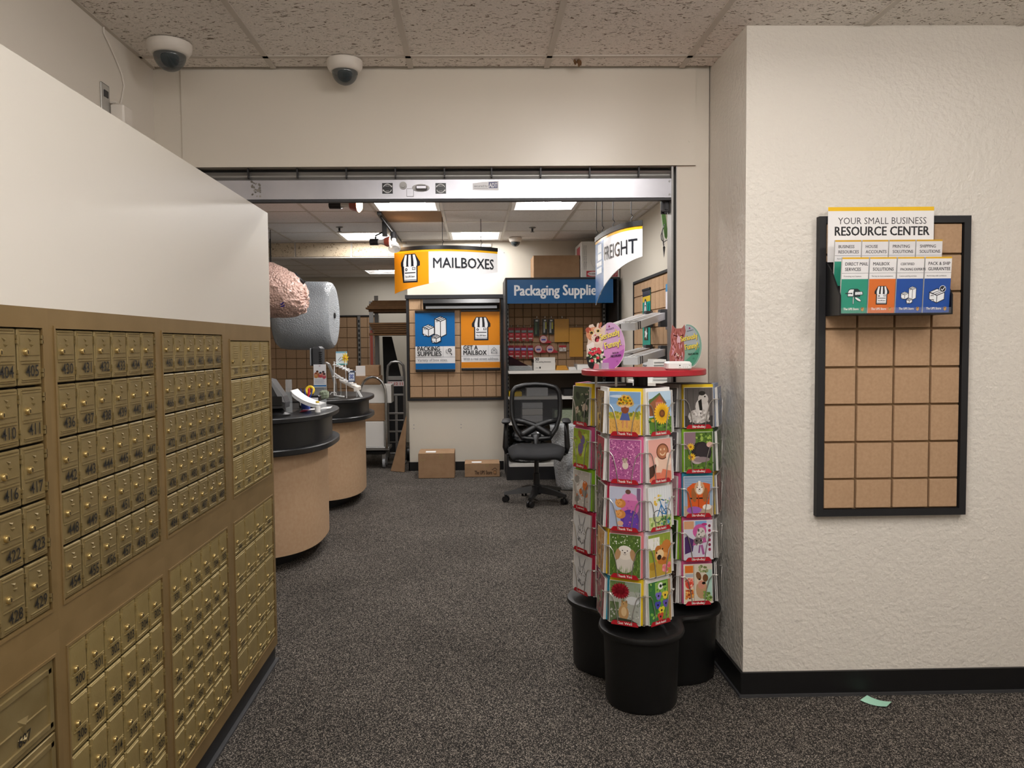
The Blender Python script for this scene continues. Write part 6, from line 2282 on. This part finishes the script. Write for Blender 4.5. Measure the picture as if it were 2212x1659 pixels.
def a_bike(k):
    k.rect(0, 0, 1, 1.4, '#dfe3e6').rect(0, 0, 1, .42, '#b9c886')
    for i in range(9):
        k.rect(.05 + .11 * i, .35, .06 + .11 * i, 1.38, '#c2c9cf', same=i > 0)
    k.scatter(40, .02, .02, .98, .4, .03, .06, ['#a8bd5c', '#8aa850', '#cfd89a', '#6f9444'], 7, .7, 18)
    for x, y, r in ((.38, .42, .2), (.78, .45, .19)):
        k.ring(x, y, r, .025, '#2d3a44')
    k.line([(.38, .42), (.55, .8), (.78, .45), (.58, .5), (.55, .8), (.5, .95)], .04, '#2f78b4').line([(.6, .95), (.75, .9), (.78, .45)], .04, '#2f6aa0').line([(.42, .98), (.62, .96)], .025, '#2d3a44')
    k.scatter(18, .25, .82, .55, 1.12, .03, .06, ['#e8e2d0', '#d88a3c', '#7fa04a', '#e0b84a', '#c9d8a0'], 7, 1, 19).scatter(12, .7, .75, .95, .98, .03, .05, ['#e8e2e0', '#7fa04a', '#b0c4e0'], 7, 1, 20)
    k.scatter(10, .55, .05, .95, .35, .03, .06, ['#3f7a44', '#5a94c0'], 6, 1, 21)


def a_golden(k):
    k.rect(0, 0, 1, 1.4, '#8fa23c').rect(0, 0, 1, .5, '#b99a3c').rect(0, .9, .5, 1.3, '#e9e7e2')
    grass(k, .7, 1.2, 60, ['#aebd5a', '#6f8430', '#c9d07a'], 22, .2)
    k.ell(.62, .72, .36, .32, '#c8803a').ell(.55, .68, .27, .26, '#d99a54').ell(.8, .95, .22, .22, '#c27a36').ell(.42, .88, .14, .14, '#b56c2c').ell(.62, .48, .24, .12, '#c07430')
    k.ell(.5, .72, .17, .16, '#e6c898').ell(.46, .62, .1, .09, '#2a1c16').ell(.35, .78, .03, .03, '#24180f').ell(.62, .88, .03, .03, '#24180f').ell(.66, .55, .09, .06, '#7a4520')
    k.scatter(16, .62, .12, .92, .36, .04, .08, ['#e47a80', '#d85a68', '#f09aa0'], 8, 1, 23)
    k.ell(.16, .35, .16, .12, '#a8842c')


def a_pansies(k):
    k.rect(0, 0, 1, 1.4, '#5f9440').rect(0, 0, .4, 1.4, '#3c7440').rect(.88, 0, 1, 1.4, '#a98a5c').rect(.3, .9, .85, 1.36, '#86b050')
    k.scatter(40, .02, .02, .86, 1.36, .03, .08, ['#4c8438', '#7fb048', '#97c05c', '#3a6a34'], 8, .7, 25)
    k.ell(.55, 1.22, .12, .12, '#e9ece6').ell(.55, 1.22, .06, .06, '#1c2a1a', 6).rect(.62, 1.2, .8, 1.28, '#24401e')
    for x, y, c in ((.44, .9, '#7a6cc0'), (.74, .88, '#e3c244'), (.4, .6, '#4a4aa8'), (.76, .6, '#6a58b4'), (.56, .4, '#e0cc3c'), (.5, .2, '#c04a38'), (.76, .2, '#7a9a3c')):
        k.ell(x - .06, y + .05, .08, .08, c, 10).ell(x + .06, y + .05, .08, .08, c, 10).ell(x, y - .05, .1, .08, c, 10).ell(x, y, .04, .04, '#2a1c34', 8)


def a_bwdog(k):
    k.rect(0, 0, 1, 1.4, '#5d5856').rect(0, 0, 1, .4, '#3a3736')
    for i in range(5):
        k.rect(.1 + .2 * i, .2, .12 + .2 * i, 1.36, '#4c4846', same=i > 0)
    k.ell(.5, .38, .38, .26, '#b9b4af').ell(.62, .72, .24, .3, '#c6c1bc').ell(.66, 1.0, .18, .2, '#bdb7b1').ell(.62, 1.2, .12, .08, '#2a2725').poly([(.48, .92), (.6, 1.0), (.64, .5), (.56, .42)], '#1b1918').ell(.72, 1.08, .03, .03, '#1b1918')
    k.scatter(50, .18, .16, .86, .6, .03, .07, ['#d8d3ce', '#9a948e', '#c9c4be', '#aaa49e'], 7, .7, 27)


def a_pig(k):
    k.rect(0, 0, 1, 1.4, '#55742e').rect(0, .8, .4, 1.4, '#8a6f78')
    k.scatter(60, .4, .9, .98, 1.38, .03, .07, ['#7fa040', '#4a6a28', '#9cb854', '#3a5620'], 7, .8, 29).scatter(30, .02, .02, .98, .3, .03, .07, ['#4a6a28', '#6f9038', '#34501e'], 7, .8, 30)
    k.ell(.6, .68, .36, .38, '#2a2528').ell(.66, .72, .27, .3, '#342e32').ell(.9, .95, .12, .1, '#d8b0a4').ell(.45, .4, .2, .14, '#b0a0a0').ell(.6, .42, .3, .1, '#8a7a7c')
    sunflower(k, .22, .88, .14, 12, '#efc02a', '#c88a1c')
    sunflower(k, .26, .52, .14, 12, '#efc02a', '#c88a1c')


def a_basset(k):
    k.rect(0, 0, 1, 1.4, '#8fa6bc').rect(0, .95, 1, 1.4, '#7f98b4').rect(0, 0, 1, .35, '#b39c84')
    for i in range(6):
        k.rect(.02, 1.0 + .06 * i, .98, 1.015 + .06 * i, '#b9c8d6', same=i > 0)
    k.poly([(.12, .25), (.88, .25), (.92, 1.12), (.7, 1.18), (.3, 1.16), (.1, 1.0)], '#cf5a26').line([(.2, .62), (.85, .62)], .05, '#2a2420').line([(.5, .3), (.5, .7)], .04, '#a8401a')
    k.ell(.34, .74, .09, .26, '#9a6238', 12, .1).ell(.74, .74, .09, .26, '#9a6238', 12, -.1).ell(.54, .98, .18, .24, '#c9a27c').ell(.54, .92, .12, .16, '#ece2d6').rect(.5, 1.0, .58, 1.24, '#efe6dc')
    face(k, .54, .96, .2)
    k.ell(.34, .2, .26, .13, '#9a5fae').ell(.8, .3, .16, .1, '#e3ddd4')


def a_hatcat(k):
    k.rect(0, 0, 1, 1.4, '#c8c6d2').rect(0, 1.1, .35, 1.38, '#cf9a74').rect(.4, 1.1, .8, 1.38, '#7aa6d0').rect(.78, .0, 1, 1.3, '#d6d3da')
    for i in range(6):
        k.ell(.9, 1.2 - .17 * i, .05, .06, '#9a3050' if i % 2 else '#7a2844', 8)
    k.poly([(.02, .2), (.3, .3), (.36, .7), (.1, .85), (.02, .8)], '#4a3060').ell(.55, 1.02, .24, .26, '#c85a98', 14, -.5).ell(.72, 1.26, .1, .05, '#b83a7c').ell(.6, .8, .2, .24, '#a39a96').ell(.6, .95, .15, .2, '#cdc6c0')
    k.poly([(.3, .5), (.8, .62), (.74, .8), (.34, .74)], '#b0558c').ell(.5, .66, .16, .13, '#6a6260').scatter(20, .4, .5, .75, 1.1, .02, .04, ['#5a5450', '#d8d2cc', '#8a827c'], 6, 1, 33)
    k.ell(.44, .68, .03, .04, '#1c1512').ell(.6, .68, .03, .04, '#1c1512').line([(.62, .5), (.68, .2)], .08, '#a35a90').line([(.55, .5), (.52, .25)], .05, '#8a4a80')


def a_candy(k):
    k.rect(0, 0, 1, 1.4, '#cfc6b4').rect(0, 0, .36, 1.38, '#d9cdb6').rect(.34, 0, .36, 1.38, '#8a7f6c').rect(.8, .2, 1, 1.2, '#a9c9bc')
    k.rect(.04, 1.1, .33, 1.36, '#d8742c').rect(.05, .95, .33, 1.06, '#a9aeb8').ell(.19, .72, .15, .2, '#d8503c').rect(.05, .2, .33, .5, '#cf6a34')
    k.scatter(30, .06, .55, .32, .9, .02, .04, ['#f0907a', '#c0342c', '#e8b8a0'], 6, 1, 35).scatter(26, .06, .18, .32, .5, .02, .05, ['#e09040', '#a84a24', '#f0b868', '#6a2c18'], 6, 1, 36)
    k.ell(.62, .5, .2, .34, '#b8926c').ell(.62, .78, .17, .17, '#d9c4a8').ell(.52, .98, .09, .16, '#7a5434', 10, .3).ell(.76, .9, .1, .14, '#6f4a2e').ell(.62, .66, .13, .16, '#c98a74').ell(.55, .86, .03, .03, '#1a120c').ell(.7, .72, .07, .05, '#1a120c')
    k.scatter(24, .7, .1, .98, .4, .03, .06, ['#7a9a4c', '#5a7a38', '#a8b878'], 7, 1, 37).scatter(12, .55, 1.1, .98, 1.36, .03, .06, ['#6f7a4a', '#97a070'], 7, 1, 38)


def a_palette(base, cols, seed):
    def f(k):
        k.rect(0, 0, 1, 1.4, base)
        q = random.Random(seed)
        for i in range(9):
            k.ell(q.uniform(.2, .8), q.uniform(.2, 1.2), q.uniform(.1, .19), q.uniform(.1, .18), q.choice(cols), 10, q.uniform(0, 3))
        k.scatter(30, .04, .04, .96, 1.36, .02, .04, cols, 6, 1, seed + 50)
    return f


def a_sketch(k):
    k.rect(0, 0, 1, 1.4, '#cfcfd0')
    q = random.Random(6)
    for i in range(24):
        a = q.uniform(0, 6.3)
        x, y = .5 + .22 * math.cos(a), .6 + .3 * math.sin(a)
        k.line([(x, y), (x + q.uniform(-.12, .12), y + q.uniform(-.15, .15)), (x + q.uniform(-.1, .1), y + q.uniform(-.1, .2))], .014, '#4a4a4e')
    k.line([(.4, .9), (.3, 1.3), (.42, .95)], .016, '#4a4a4e').line([(.6, .9), (.72, 1.3), (.58, .95)], .016, '#4a4a4e')
    face(k, .5, .7, .2)


WHT, YEL, PNK, LIM, BLU, CRM, GRY = '#e9e7e4', '#e4c21c', '#d65a8c', '#8fc22c', '#2f96b4', '#c02a4a', '#b9b7b4'
# (column, face turn) -> rows from the top: picture, wording of the tag, envelope colour, card thickness count, description
FACES = {
    (0, 0): [(a_girl, 'Thank You', YEL, 'girl with sunflower hat'), (a_pinkfield, 'Thank You', PNK, 'dog in pink flower field'), (a_kittens, 'Thank You', '#d67aa8', 'child with two ginger kittens'),
             (a_puppy, 'Thank You', '#dc7a80', 'white puppy sitting in grass'), (a_squirrel, 'Get Well', YEL, 'squirrel under dark red flower')],
    (0, 1): [(a_barn, 'Blank Inside', WHT, 'sunflower before a red barn'), (a_cup, 'Blank Inside', WHT, 'smiling coffee cup'), (a_bike, 'Blank Inside', WHT, 'blue bicycle with flower baskets'),
             (a_golden, '', '#dcdbe4', 'golden dog with pink flowers'), (a_pansies, 'Blank Inside', WHT, 'pansies on bright green')],
    (1, 0): [(a_bwdog, 'Birthday', YEL, 'black and white photographed animal'), (a_pig, 'Birthday', LIM, 'dark piglet with yellow flowers'), (a_basset, 'Birthday', BLU, 'basset hound in life vest'),
             (a_hatcat, 'Birthday', PNK, 'kitten in a pink hat'), (a_candy, 'Birthday', PNK, 'dog beside candy jars')],
    (2, 0): [(a_palette('#47523c', ['#b9a894', '#6f7a58', '#d3c8b8', '#2c3526'], 1), 'Wedding', YEL, 'dark green garden scene'), (a_palette('#94a832', ['#7c9030', '#b4c44a', '#6a5a8a', '#8c6a3c'], 2), 'Baby', PNK, 'olive green leaves'),
             (a_palette('#b9b4ae', ['#d9d5cf', '#c86a2c', '#6a3a20', '#8a8680'], 3), 'Love', LIM, 'white dog and orange cloth'), (a_sketch, 'Love', CRM, 'rabbit sketch'), (a_sketch, 'Love', CRM, 'cat sketch')],
    (0, 5): [(a_palette('#8a6a2c', ['#c89a34', '#5a4420', '#e0c070'], 4), '', WHT, 'golden brown flowers'), (a_palette('#b8304c', ['#7a2c3c', '#d86a80', '#5a5a58'], 5), '', GRY, 'crimson blossoms'), (a_palette('#5f5c5a', ['#8a8684', '#3c3a38', '#a9a5a2'], 6), '', CRM, 'grey stone scene'),
             (a_palette('#d8a86a', ['#c88a44', '#e8c89a', '#9a6a30'], 7), '', YEL, 'tan and cream sand'), (a_palette('#a05a60', ['#c08a8a', '#5a4a4a', '#8a9a7a'], 8), '', BLU, 'dusty rose garden')],
    (0, 2): [(a_palette('#8a9a7a', ['#6f7a5a', '#b9c0a4'], 9), '', WHT, 'pale sage leaves'), (a_palette('#8a4a5a', ['#b07a80', '#5a3040'], 10), '', GRY, 'plum petals'), (a_palette('#c8a07a', ['#a87a50', '#e0c8a8'], 11), '', '#c9a184', 'sandy beach'),
             (a_palette('#8a8a8c', ['#6a6a6c', '#b0b0b2'], 12), '', GRY, 'misty grey lake'), (a_palette('#a98a58', ['#c8b080', '#7a5c34'], 13), '', '#b0986c', 'straw field')],
    (1, 5): [(a_palette('#77777c', ['#a0a0a4', '#55555a'], 14), '', GRY, 'grey clouds'), (a_palette('#6a6468', ['#4a4448', '#b8b0b4'], 15), '', GRY, 'charcoal feathers'), (a_palette('#c9a0a8', ['#b07a88', '#e0c8cc'], 16), '', PNK, 'soft pink ribbon'),
             (a_palette('#2f3a26', ['#4f6a38', '#1c2418'], 17), '', LIM, 'dark forest'), (a_palette('#4a3c38', ['#7a6a64', '#2a201c'], 18), '', WHT, 'dark chocolate cake')],
    (1, 1): [(a_palette('#7a8aa8', ['#98a8c4', '#5a6a88'], 19), '', '#8a98b4', 'slate blue sky'), (a_palette('#3a5a34', ['#28401f', '#6a8a50'], 20), '', '#3f5a3c', 'deep green ferns'), (a_palette('#8a4a4a', ['#5a3030', '#b08080'], 21), '', '#d0b040', 'maroon roses'),
             (a_palette('#a9a9a6', ['#888886', '#cacac8'], 22), '', GRY, 'silver bells'), (a_palette('#2c2a2a', ['#44403e', '#1c1a1a'], 23), '', '#2c2a2c', 'black night sky')],
    (2, 1): [(a_palette('#7a4a34', ['#4a2c20', '#b08a6a'], 24), '', WHT, 'brown haired child'), (a_palette('#8a3a4a', ['#5a2430', '#b86a78'], 25), '', GRY, 'wine red fabric'), (a_palette('#6a7a3a', ['#4a5a28', '#98a858'], 26), '', WHT, 'mossy green'),
             (a_palette('#7a5a5a', ['#5a4040', '#a08080'], 27), '', PNK, 'mauve shells'), (a_palette('#8a4a5c', ['#6a3444', '#b07a88'], 28), '', WHT, 'raspberry jam')],
    (2, 5): [(a_palette('#a9a7a2', ['#888680', '#c8c6c0'], 29), '', '#d0608c', 'pale linen'), (a_palette('#4a7aa8', ['#2f5a88', '#80a8c8'], 30), '', '#cf7a2c', 'sea blue waves'), (a_palette('#7f8a78', ['#5f6a58', '#a4ac9c'], 31), '', '#98a08c', 'grey green hills'),
             (a_palette('#b8b4b0', ['#98948f', '#d4d0cc'], 32), '', CRM, 'white lace'), (a_palette('#a08a4c', ['#7a6834', '#c4b07a'], 33), '', YEL, 'mustard wheat')],
}
COLN = ('front column', 'right column', 'left column')
ROWN = ('top row', 'second row', 'middle row', 'fourth row', 'bottom row')
PLAIN, ENV = {}, {}


def plain(colour, w_, h_, t, name):
    key = (colour, w_, h_, t, name)
    if key not in PLAIN:
        PLAIN[key] = sheet_mesh(name, w_, h_, t, colour)
    return PLAIN[key]


tilt = -.045
for ci, c in enumerate(LC):
    for fi in range(6):
        al = math.radians(COLA[ci] + 60 * fi)
        n = Vector((math.sin(al), -math.cos(al), 0))
        for r in range(5):
            z = Z0 + ROWH * (4 - r)
            base = c + n * (AP - .006)
            lp = base - c
            link('wire', WIRE, columns[ci], (lp.x, lp.y, z), al)
            if (ci, fi) not in FACES:
                continue
            art, txt, env, desc = FACES[(ci, fi)][r]
            if txt or fi == 0:
                q = c + n * (AP - .006 + PD + .0045)
                link('category_tag', tag_mesh(txt), columns[ci], (q.x - c.x, q.y - c.y, z - .006), al)
            q = random.Random(ci * 100 + fi * 10 + r)
            where = '%s, %s' % (ROWN[r], COLN[ci])
            # from the core outwards: envelopes, spare cards, the front card
            d = AP + .004
            ew = .1315 if q.random() < .7 else .129
            sh = .0015 if ew > .13 else 0
            for e in range(3):
                t = .0054
                pz = base + n * (d - AP + .006)
                tag(link('envelope', plain(env, ew, .179, t, 'envelope'), None, (c.x + n.x * (d + t) + sh * math.cos(al), c.y + n.y * (d + t) + sh * math.sin(al), z - .002 + e * .0005), rot=(tilt, 0, al)),
                    '%s envelope behind the %s card, %s' % (('rear', 'middle', 'front')[e], desc, where), 'envelope', 'envelopes in the card rack')
                d += t + .0006
            for e in range(3):
                t = .0024
                tag(link('greeting_card', plain(WHT if q.random() < .6 else GRY, .121, CH - .002, t, 'greeting_card'), None, (c.x + n.x * (d + t) + q.uniform(-.002, .002) * math.cos(al), c.y + n.y * (d + t) + q.uniform(-.002, .002) * math.sin(al), z - .001), rot=(tilt, 0, al)),
                    '%s spare card behind the %s card, %s' % (('rear', 'middle', 'front')[e], desc, where), 'greeting card', 'spare cards in the card rack')
                d += t + .0006
            k = Ink(2.5e-5)
            k.at(-CW / 2 + .0015, .0015, CW - .003, (CH - .003) / 1.4)
            art(k)
            k.at(0, 0, 1)
            t = .002
            tag(link('greeting_card', sheet_mesh('greeting_card', CW, CH, t, '#edeae6', k, GLOSS), None, (c.x + n.x * (d + t), c.y + n.y * (d + t), z), rot=(tilt, 0, al)),
                'greeting card picturing %s, %s' % (desc, where), 'greeting card', 'picture cards in the card rack')


# ---- two cut-out signs and a white box on the red disc
def bouquet(k, cx, cy, s, seed):
    q = random.Random(seed)
    for i in range(50):
        if i % 6 == 0:
            k.k += 1
        a, r = q.uniform(0, 6.3), s * math.sqrt(q.uniform(0, 1))
        k.ell(cx + r * math.cos(a), cy + r * math.sin(a), s * .16, s * .13, q.choice(['#3c5a34', '#e8e4d8', '#c8cdb4', '#2c4426']), 6, a, True)
    for i in range(14):
        a, r = q.uniform(0, 6.3), s * .85 * math.sqrt(q.uniform(0, 1))
        k.ell(cx + r * math.cos(a), cy + r * math.sin(a), s * .2, s * .18, '#c22a3c', 8).ell(cx + r * math.cos(a), cy + r * math.sin(a), s * .1, s * .09, '#e04a5c', 6)


def cutout(outline, back, draw, loc, rz, label):
    o = thing('cutout_sign', label, 'sign', loc, rz, 'oval signs on the red disc')
    k = MB().prismy(outline, .0, .004)
    sh = k.build('board', 'paper_white', o)
    q = Ink(5e-5)
    draw(q, outline)
    q.build('artwork', sh, GLOSS)
    MB().bbox(-.03, -.014, -.0, .03, .018, .003, .001).build('foot', 'acrylic', o)
    MB().box(-.03, -.004, .003, .03, -.002, .028).build('clip', 'acrylic', o)
    return o


def ovalpts(cx, cy, rx, ry, a0, a1, n):
    return [(cx + rx * math.cos(math.radians(a0 + (a1 - a0) * i / n)), cy + ry * math.sin(math.radians(a0 + (a1 - a0) * i / n))) for i in range(n + 1)]


def shrink(P, f):
    cx, cy = sum(p[0] for p in P) / len(P), sum(p[1] for p in P) / len(P)
    return [(cx + (x - cx) * f, cy + (y - cy) * f) for x, y in P]


ov = ovalpts(.035, .098, .062, .098, -70, 100, 22)
catA = [(.02, .19), (.0, .172), (-.012, .196), (-.018, .19), (-.022, .168), (-.035, .19), (-.05, .186), (-.055, .17), (-.066, .168), (-.062, .15), (-.056, .12), (-.062, .09), (-.06, .05), (-.052, .015), (-.045, .002)]
OUTA = ov + catA


def drawA(k, P):
    q = shrink(ovalpts(.035, .098, .062, .098, -70, 290, 40), .97)
    k.poly(shrink(P, .985), '#c88ac4')
    k.rect(-.02, .003, .055, .03, '#a855a8').poly([(x, y) for x, y in q if y > .09] , '#c9a4cc').poly([(x, y) for x, y in q if y <= .1 and x > -.01], '#b064b4')
    k.poly(catA + [(-.0, .002), (.005, .1), (.015, .15)], '#d8c6b8')
    k.poly([(-.064, .05), (-.055, .015), (-.045, .003), (.0, .003), (.0, .06), (-.03, .08)], '#1c1a1e').poly([(-.062, .1), (-.05, .07), (-.03, .08), (-.03, .12)], '#e6dfda')
    k.ell(-.03, .148, .034, .03, '#cf8f6c').ell(-.018, .132, .024, .026, '#e6d3c6').ell(-.012, .16, .02, .018, '#dcc4b0').ell(-.054, .165, .012, .012, '#a8503c').ell(-.005, .185, .006, .014, '#b06a54', 8, -.4)
    k.ell(-.041, .153, .009, .008, '#d8c46a').ell(-.041, .153, .006, .006, '#141010').ell(-.014, .161, .008, .007, '#d8c46a').ell(-.014, .161, .005, .005, '#141010')
    k.ell(-.018, .128, .009, .014, '#5a1420', 10, -.5).ell(-.016, .122, .006, .008, '#c84a58', 8, -.5).ell(-.025, .143, .005, .004, '#c2707a')
    k.scatter(26, -.05, .125, .0, .18, .0012, .003, ['#b5714c', '#e2c8b4', '#9a5638'], 5, .6, 4)
    bouquet(k, -.022, .06, .036, 3)
    k.poly([(-.035, .003), (-.01, .003), (-.012, .022), (-.028, .026)], '#d04858')
    k.poly([(.028, .176), (.036, .176), (.032, .186)], '#8a2060').text('AVANTI', .036, .166, .009, '#3a2a4a', 'c', .01, rot=.25, width=.032)
    k.text('Seriously', .0, .121, .036, '#6a4a6a', 'l', .03, rot=.30, width=.082).text('Seriously', -.0015, .1225, .036, '#f0df62', 'l', .02, rot=.30, width=.082)
    k.text('Funny!', .018, .085, .036, '#6a4a6a', 'l', .03, rot=.25, width=.066).text('Funny!', .0165, .0865, .036, '#f0df62', 'l', .02, rot=.25, width=.066)
    k.text('MADE IN', .058, .066, .010, '#2a1c3a', 'c', .02, rot=.12, width=.024).text('MICHIGAN', .06, .053, .0125, '#2a1c3a', 'c', .03, rot=.12, width=.042).ring(.065, .034, .003, .001, '#6a3a70')


v = at(1306, 797, 3.2)
cutout(OUTA, '', drawA, (v.x - .018, 3.17, DT + .0005), math.radians(-8), 'purple oval sign reading Seriously Funny! with a cat holding a bouquet')
ov2 = ovalpts(.018, .092, .062, .097, -65, 95, 22)
catB = [(.012, .16), (.006, .188), (-.004, .172), (-.03, .17), (-.046, .188), (-.048, .165), (-.052, .14), (-.05, .1), (-.058, .06), (-.055, .02), (-.04, .002)]


def drawB(k, P):
    k.poly(shrink(P, .985), '#7fae9c')
    q = shrink(ovalpts(.018, .092, .055, .094, -65, 295, 40), .97)
    k.poly([(x, y) for x, y in q if y > .09], '#a9b6bd').poly([(x, y) for x, y in q if y <= .1 and x > -.01], '#4f9c80')
    k.poly(catB + [(.002, .002), (.008, .06), (.004, .12)], '#a4625c')
    q = random.Random(5)
    for i in range(70):
        if i % 8 == 0:
            k.k += 1
        x = q.uniform(-.046, .0)
        y = q.uniform(.01, .16)
        k.ell(x, y, .0022, q.uniform(.006, .014), q.choice(['#c98a84', '#d8b0bc', '#7a3c34', '#b5746a', '#cfa0b4', '#8a4a3c']), 6, q.uniform(-.4, .4), True)
    k.poly([(-.04, .145), (-.022, .139), (-.024, .134), (-.04, .138)], '#5a2420').poly([(-.012, .139), (.002, .145), (.002, .138), (-.01, .134)], '#5a2420').ell(-.018, .12, .008, .018, '#d8b8c4').ell(-.018, .106, .004, .003, '#8a3a44')
    k.scatter(16, -.038, .04, -.002, .062, .002, .005, ['#2a1614', '#e8dccc', '#5a2420'], 5, 1, 8)
    k.poly([(.024, .168), (.032, .168), (.028, .178)], '#8a2060').text('AVANTI', .03, .158, .008, '#3a2a4a', 'c', .01, rot=.2, width=.028)
    k.text('Seriously', -.006, .112, .033, '#5a5a3a', 'l', .03, rot=.22, width=.072).text('Seriously', -.0075, .1135, .033, '#f0df62', 'l', .02, rot=.22, width=.072)
    k.text('Funny!', .012, .076, .033, '#5a5a3a', 'l', .03, rot=.2, width=.056).text('Funny!', .0105, .0775, .033, '#f0df62', 'l', .02, rot=.2, width=.056)
    k.text('MADE IN USA', .044, .056, .0115, '#14241c', 'c', .02, rot=.1, width=.042).ring(.045, .04, .003, .001, '#245a44')


v = at(1479, 793, 3.3)
cutout(ov2 + catB, '', drawB, (v.x - .008, 3.30, DT + .0005), math.radians(-10), 'green oval sign reading Seriously Funny! with a long-haired cat')
a, b = at(1441, 802, 3.0), at(1494, 783, 3.0)
o = thing('white_box', 'small white electronic box with rounded edges on the red disc', 'device', ((a.x + b.x) / 2, 3.0, DT + .0005), math.radians(-6))
hw = (b.x - a.x) / 2
MB().bbox(-hw, 0, .0, hw, .09, .034, .007).build('case', 'white_plastic', o, True)
k = Ink(5e-5)
k.ell(.002, .019, .0028, .0028, '#22242a', 10).ell(.04, .019, .0014, .0014, '#22242a', 8).rect(-.002, .010, .007, .0112, '#9a9aa0')
for i in range(3):
    k.ring(.016 + .008 * i, .012, .0018, .0006, '#8a8a90').line([(.014 + .01 * i, .02), (.02 + .008 * i, .022)], .0006, '#a0a0a8')
k.build('front_print', o, PRINT, (0, -.0002, 0))
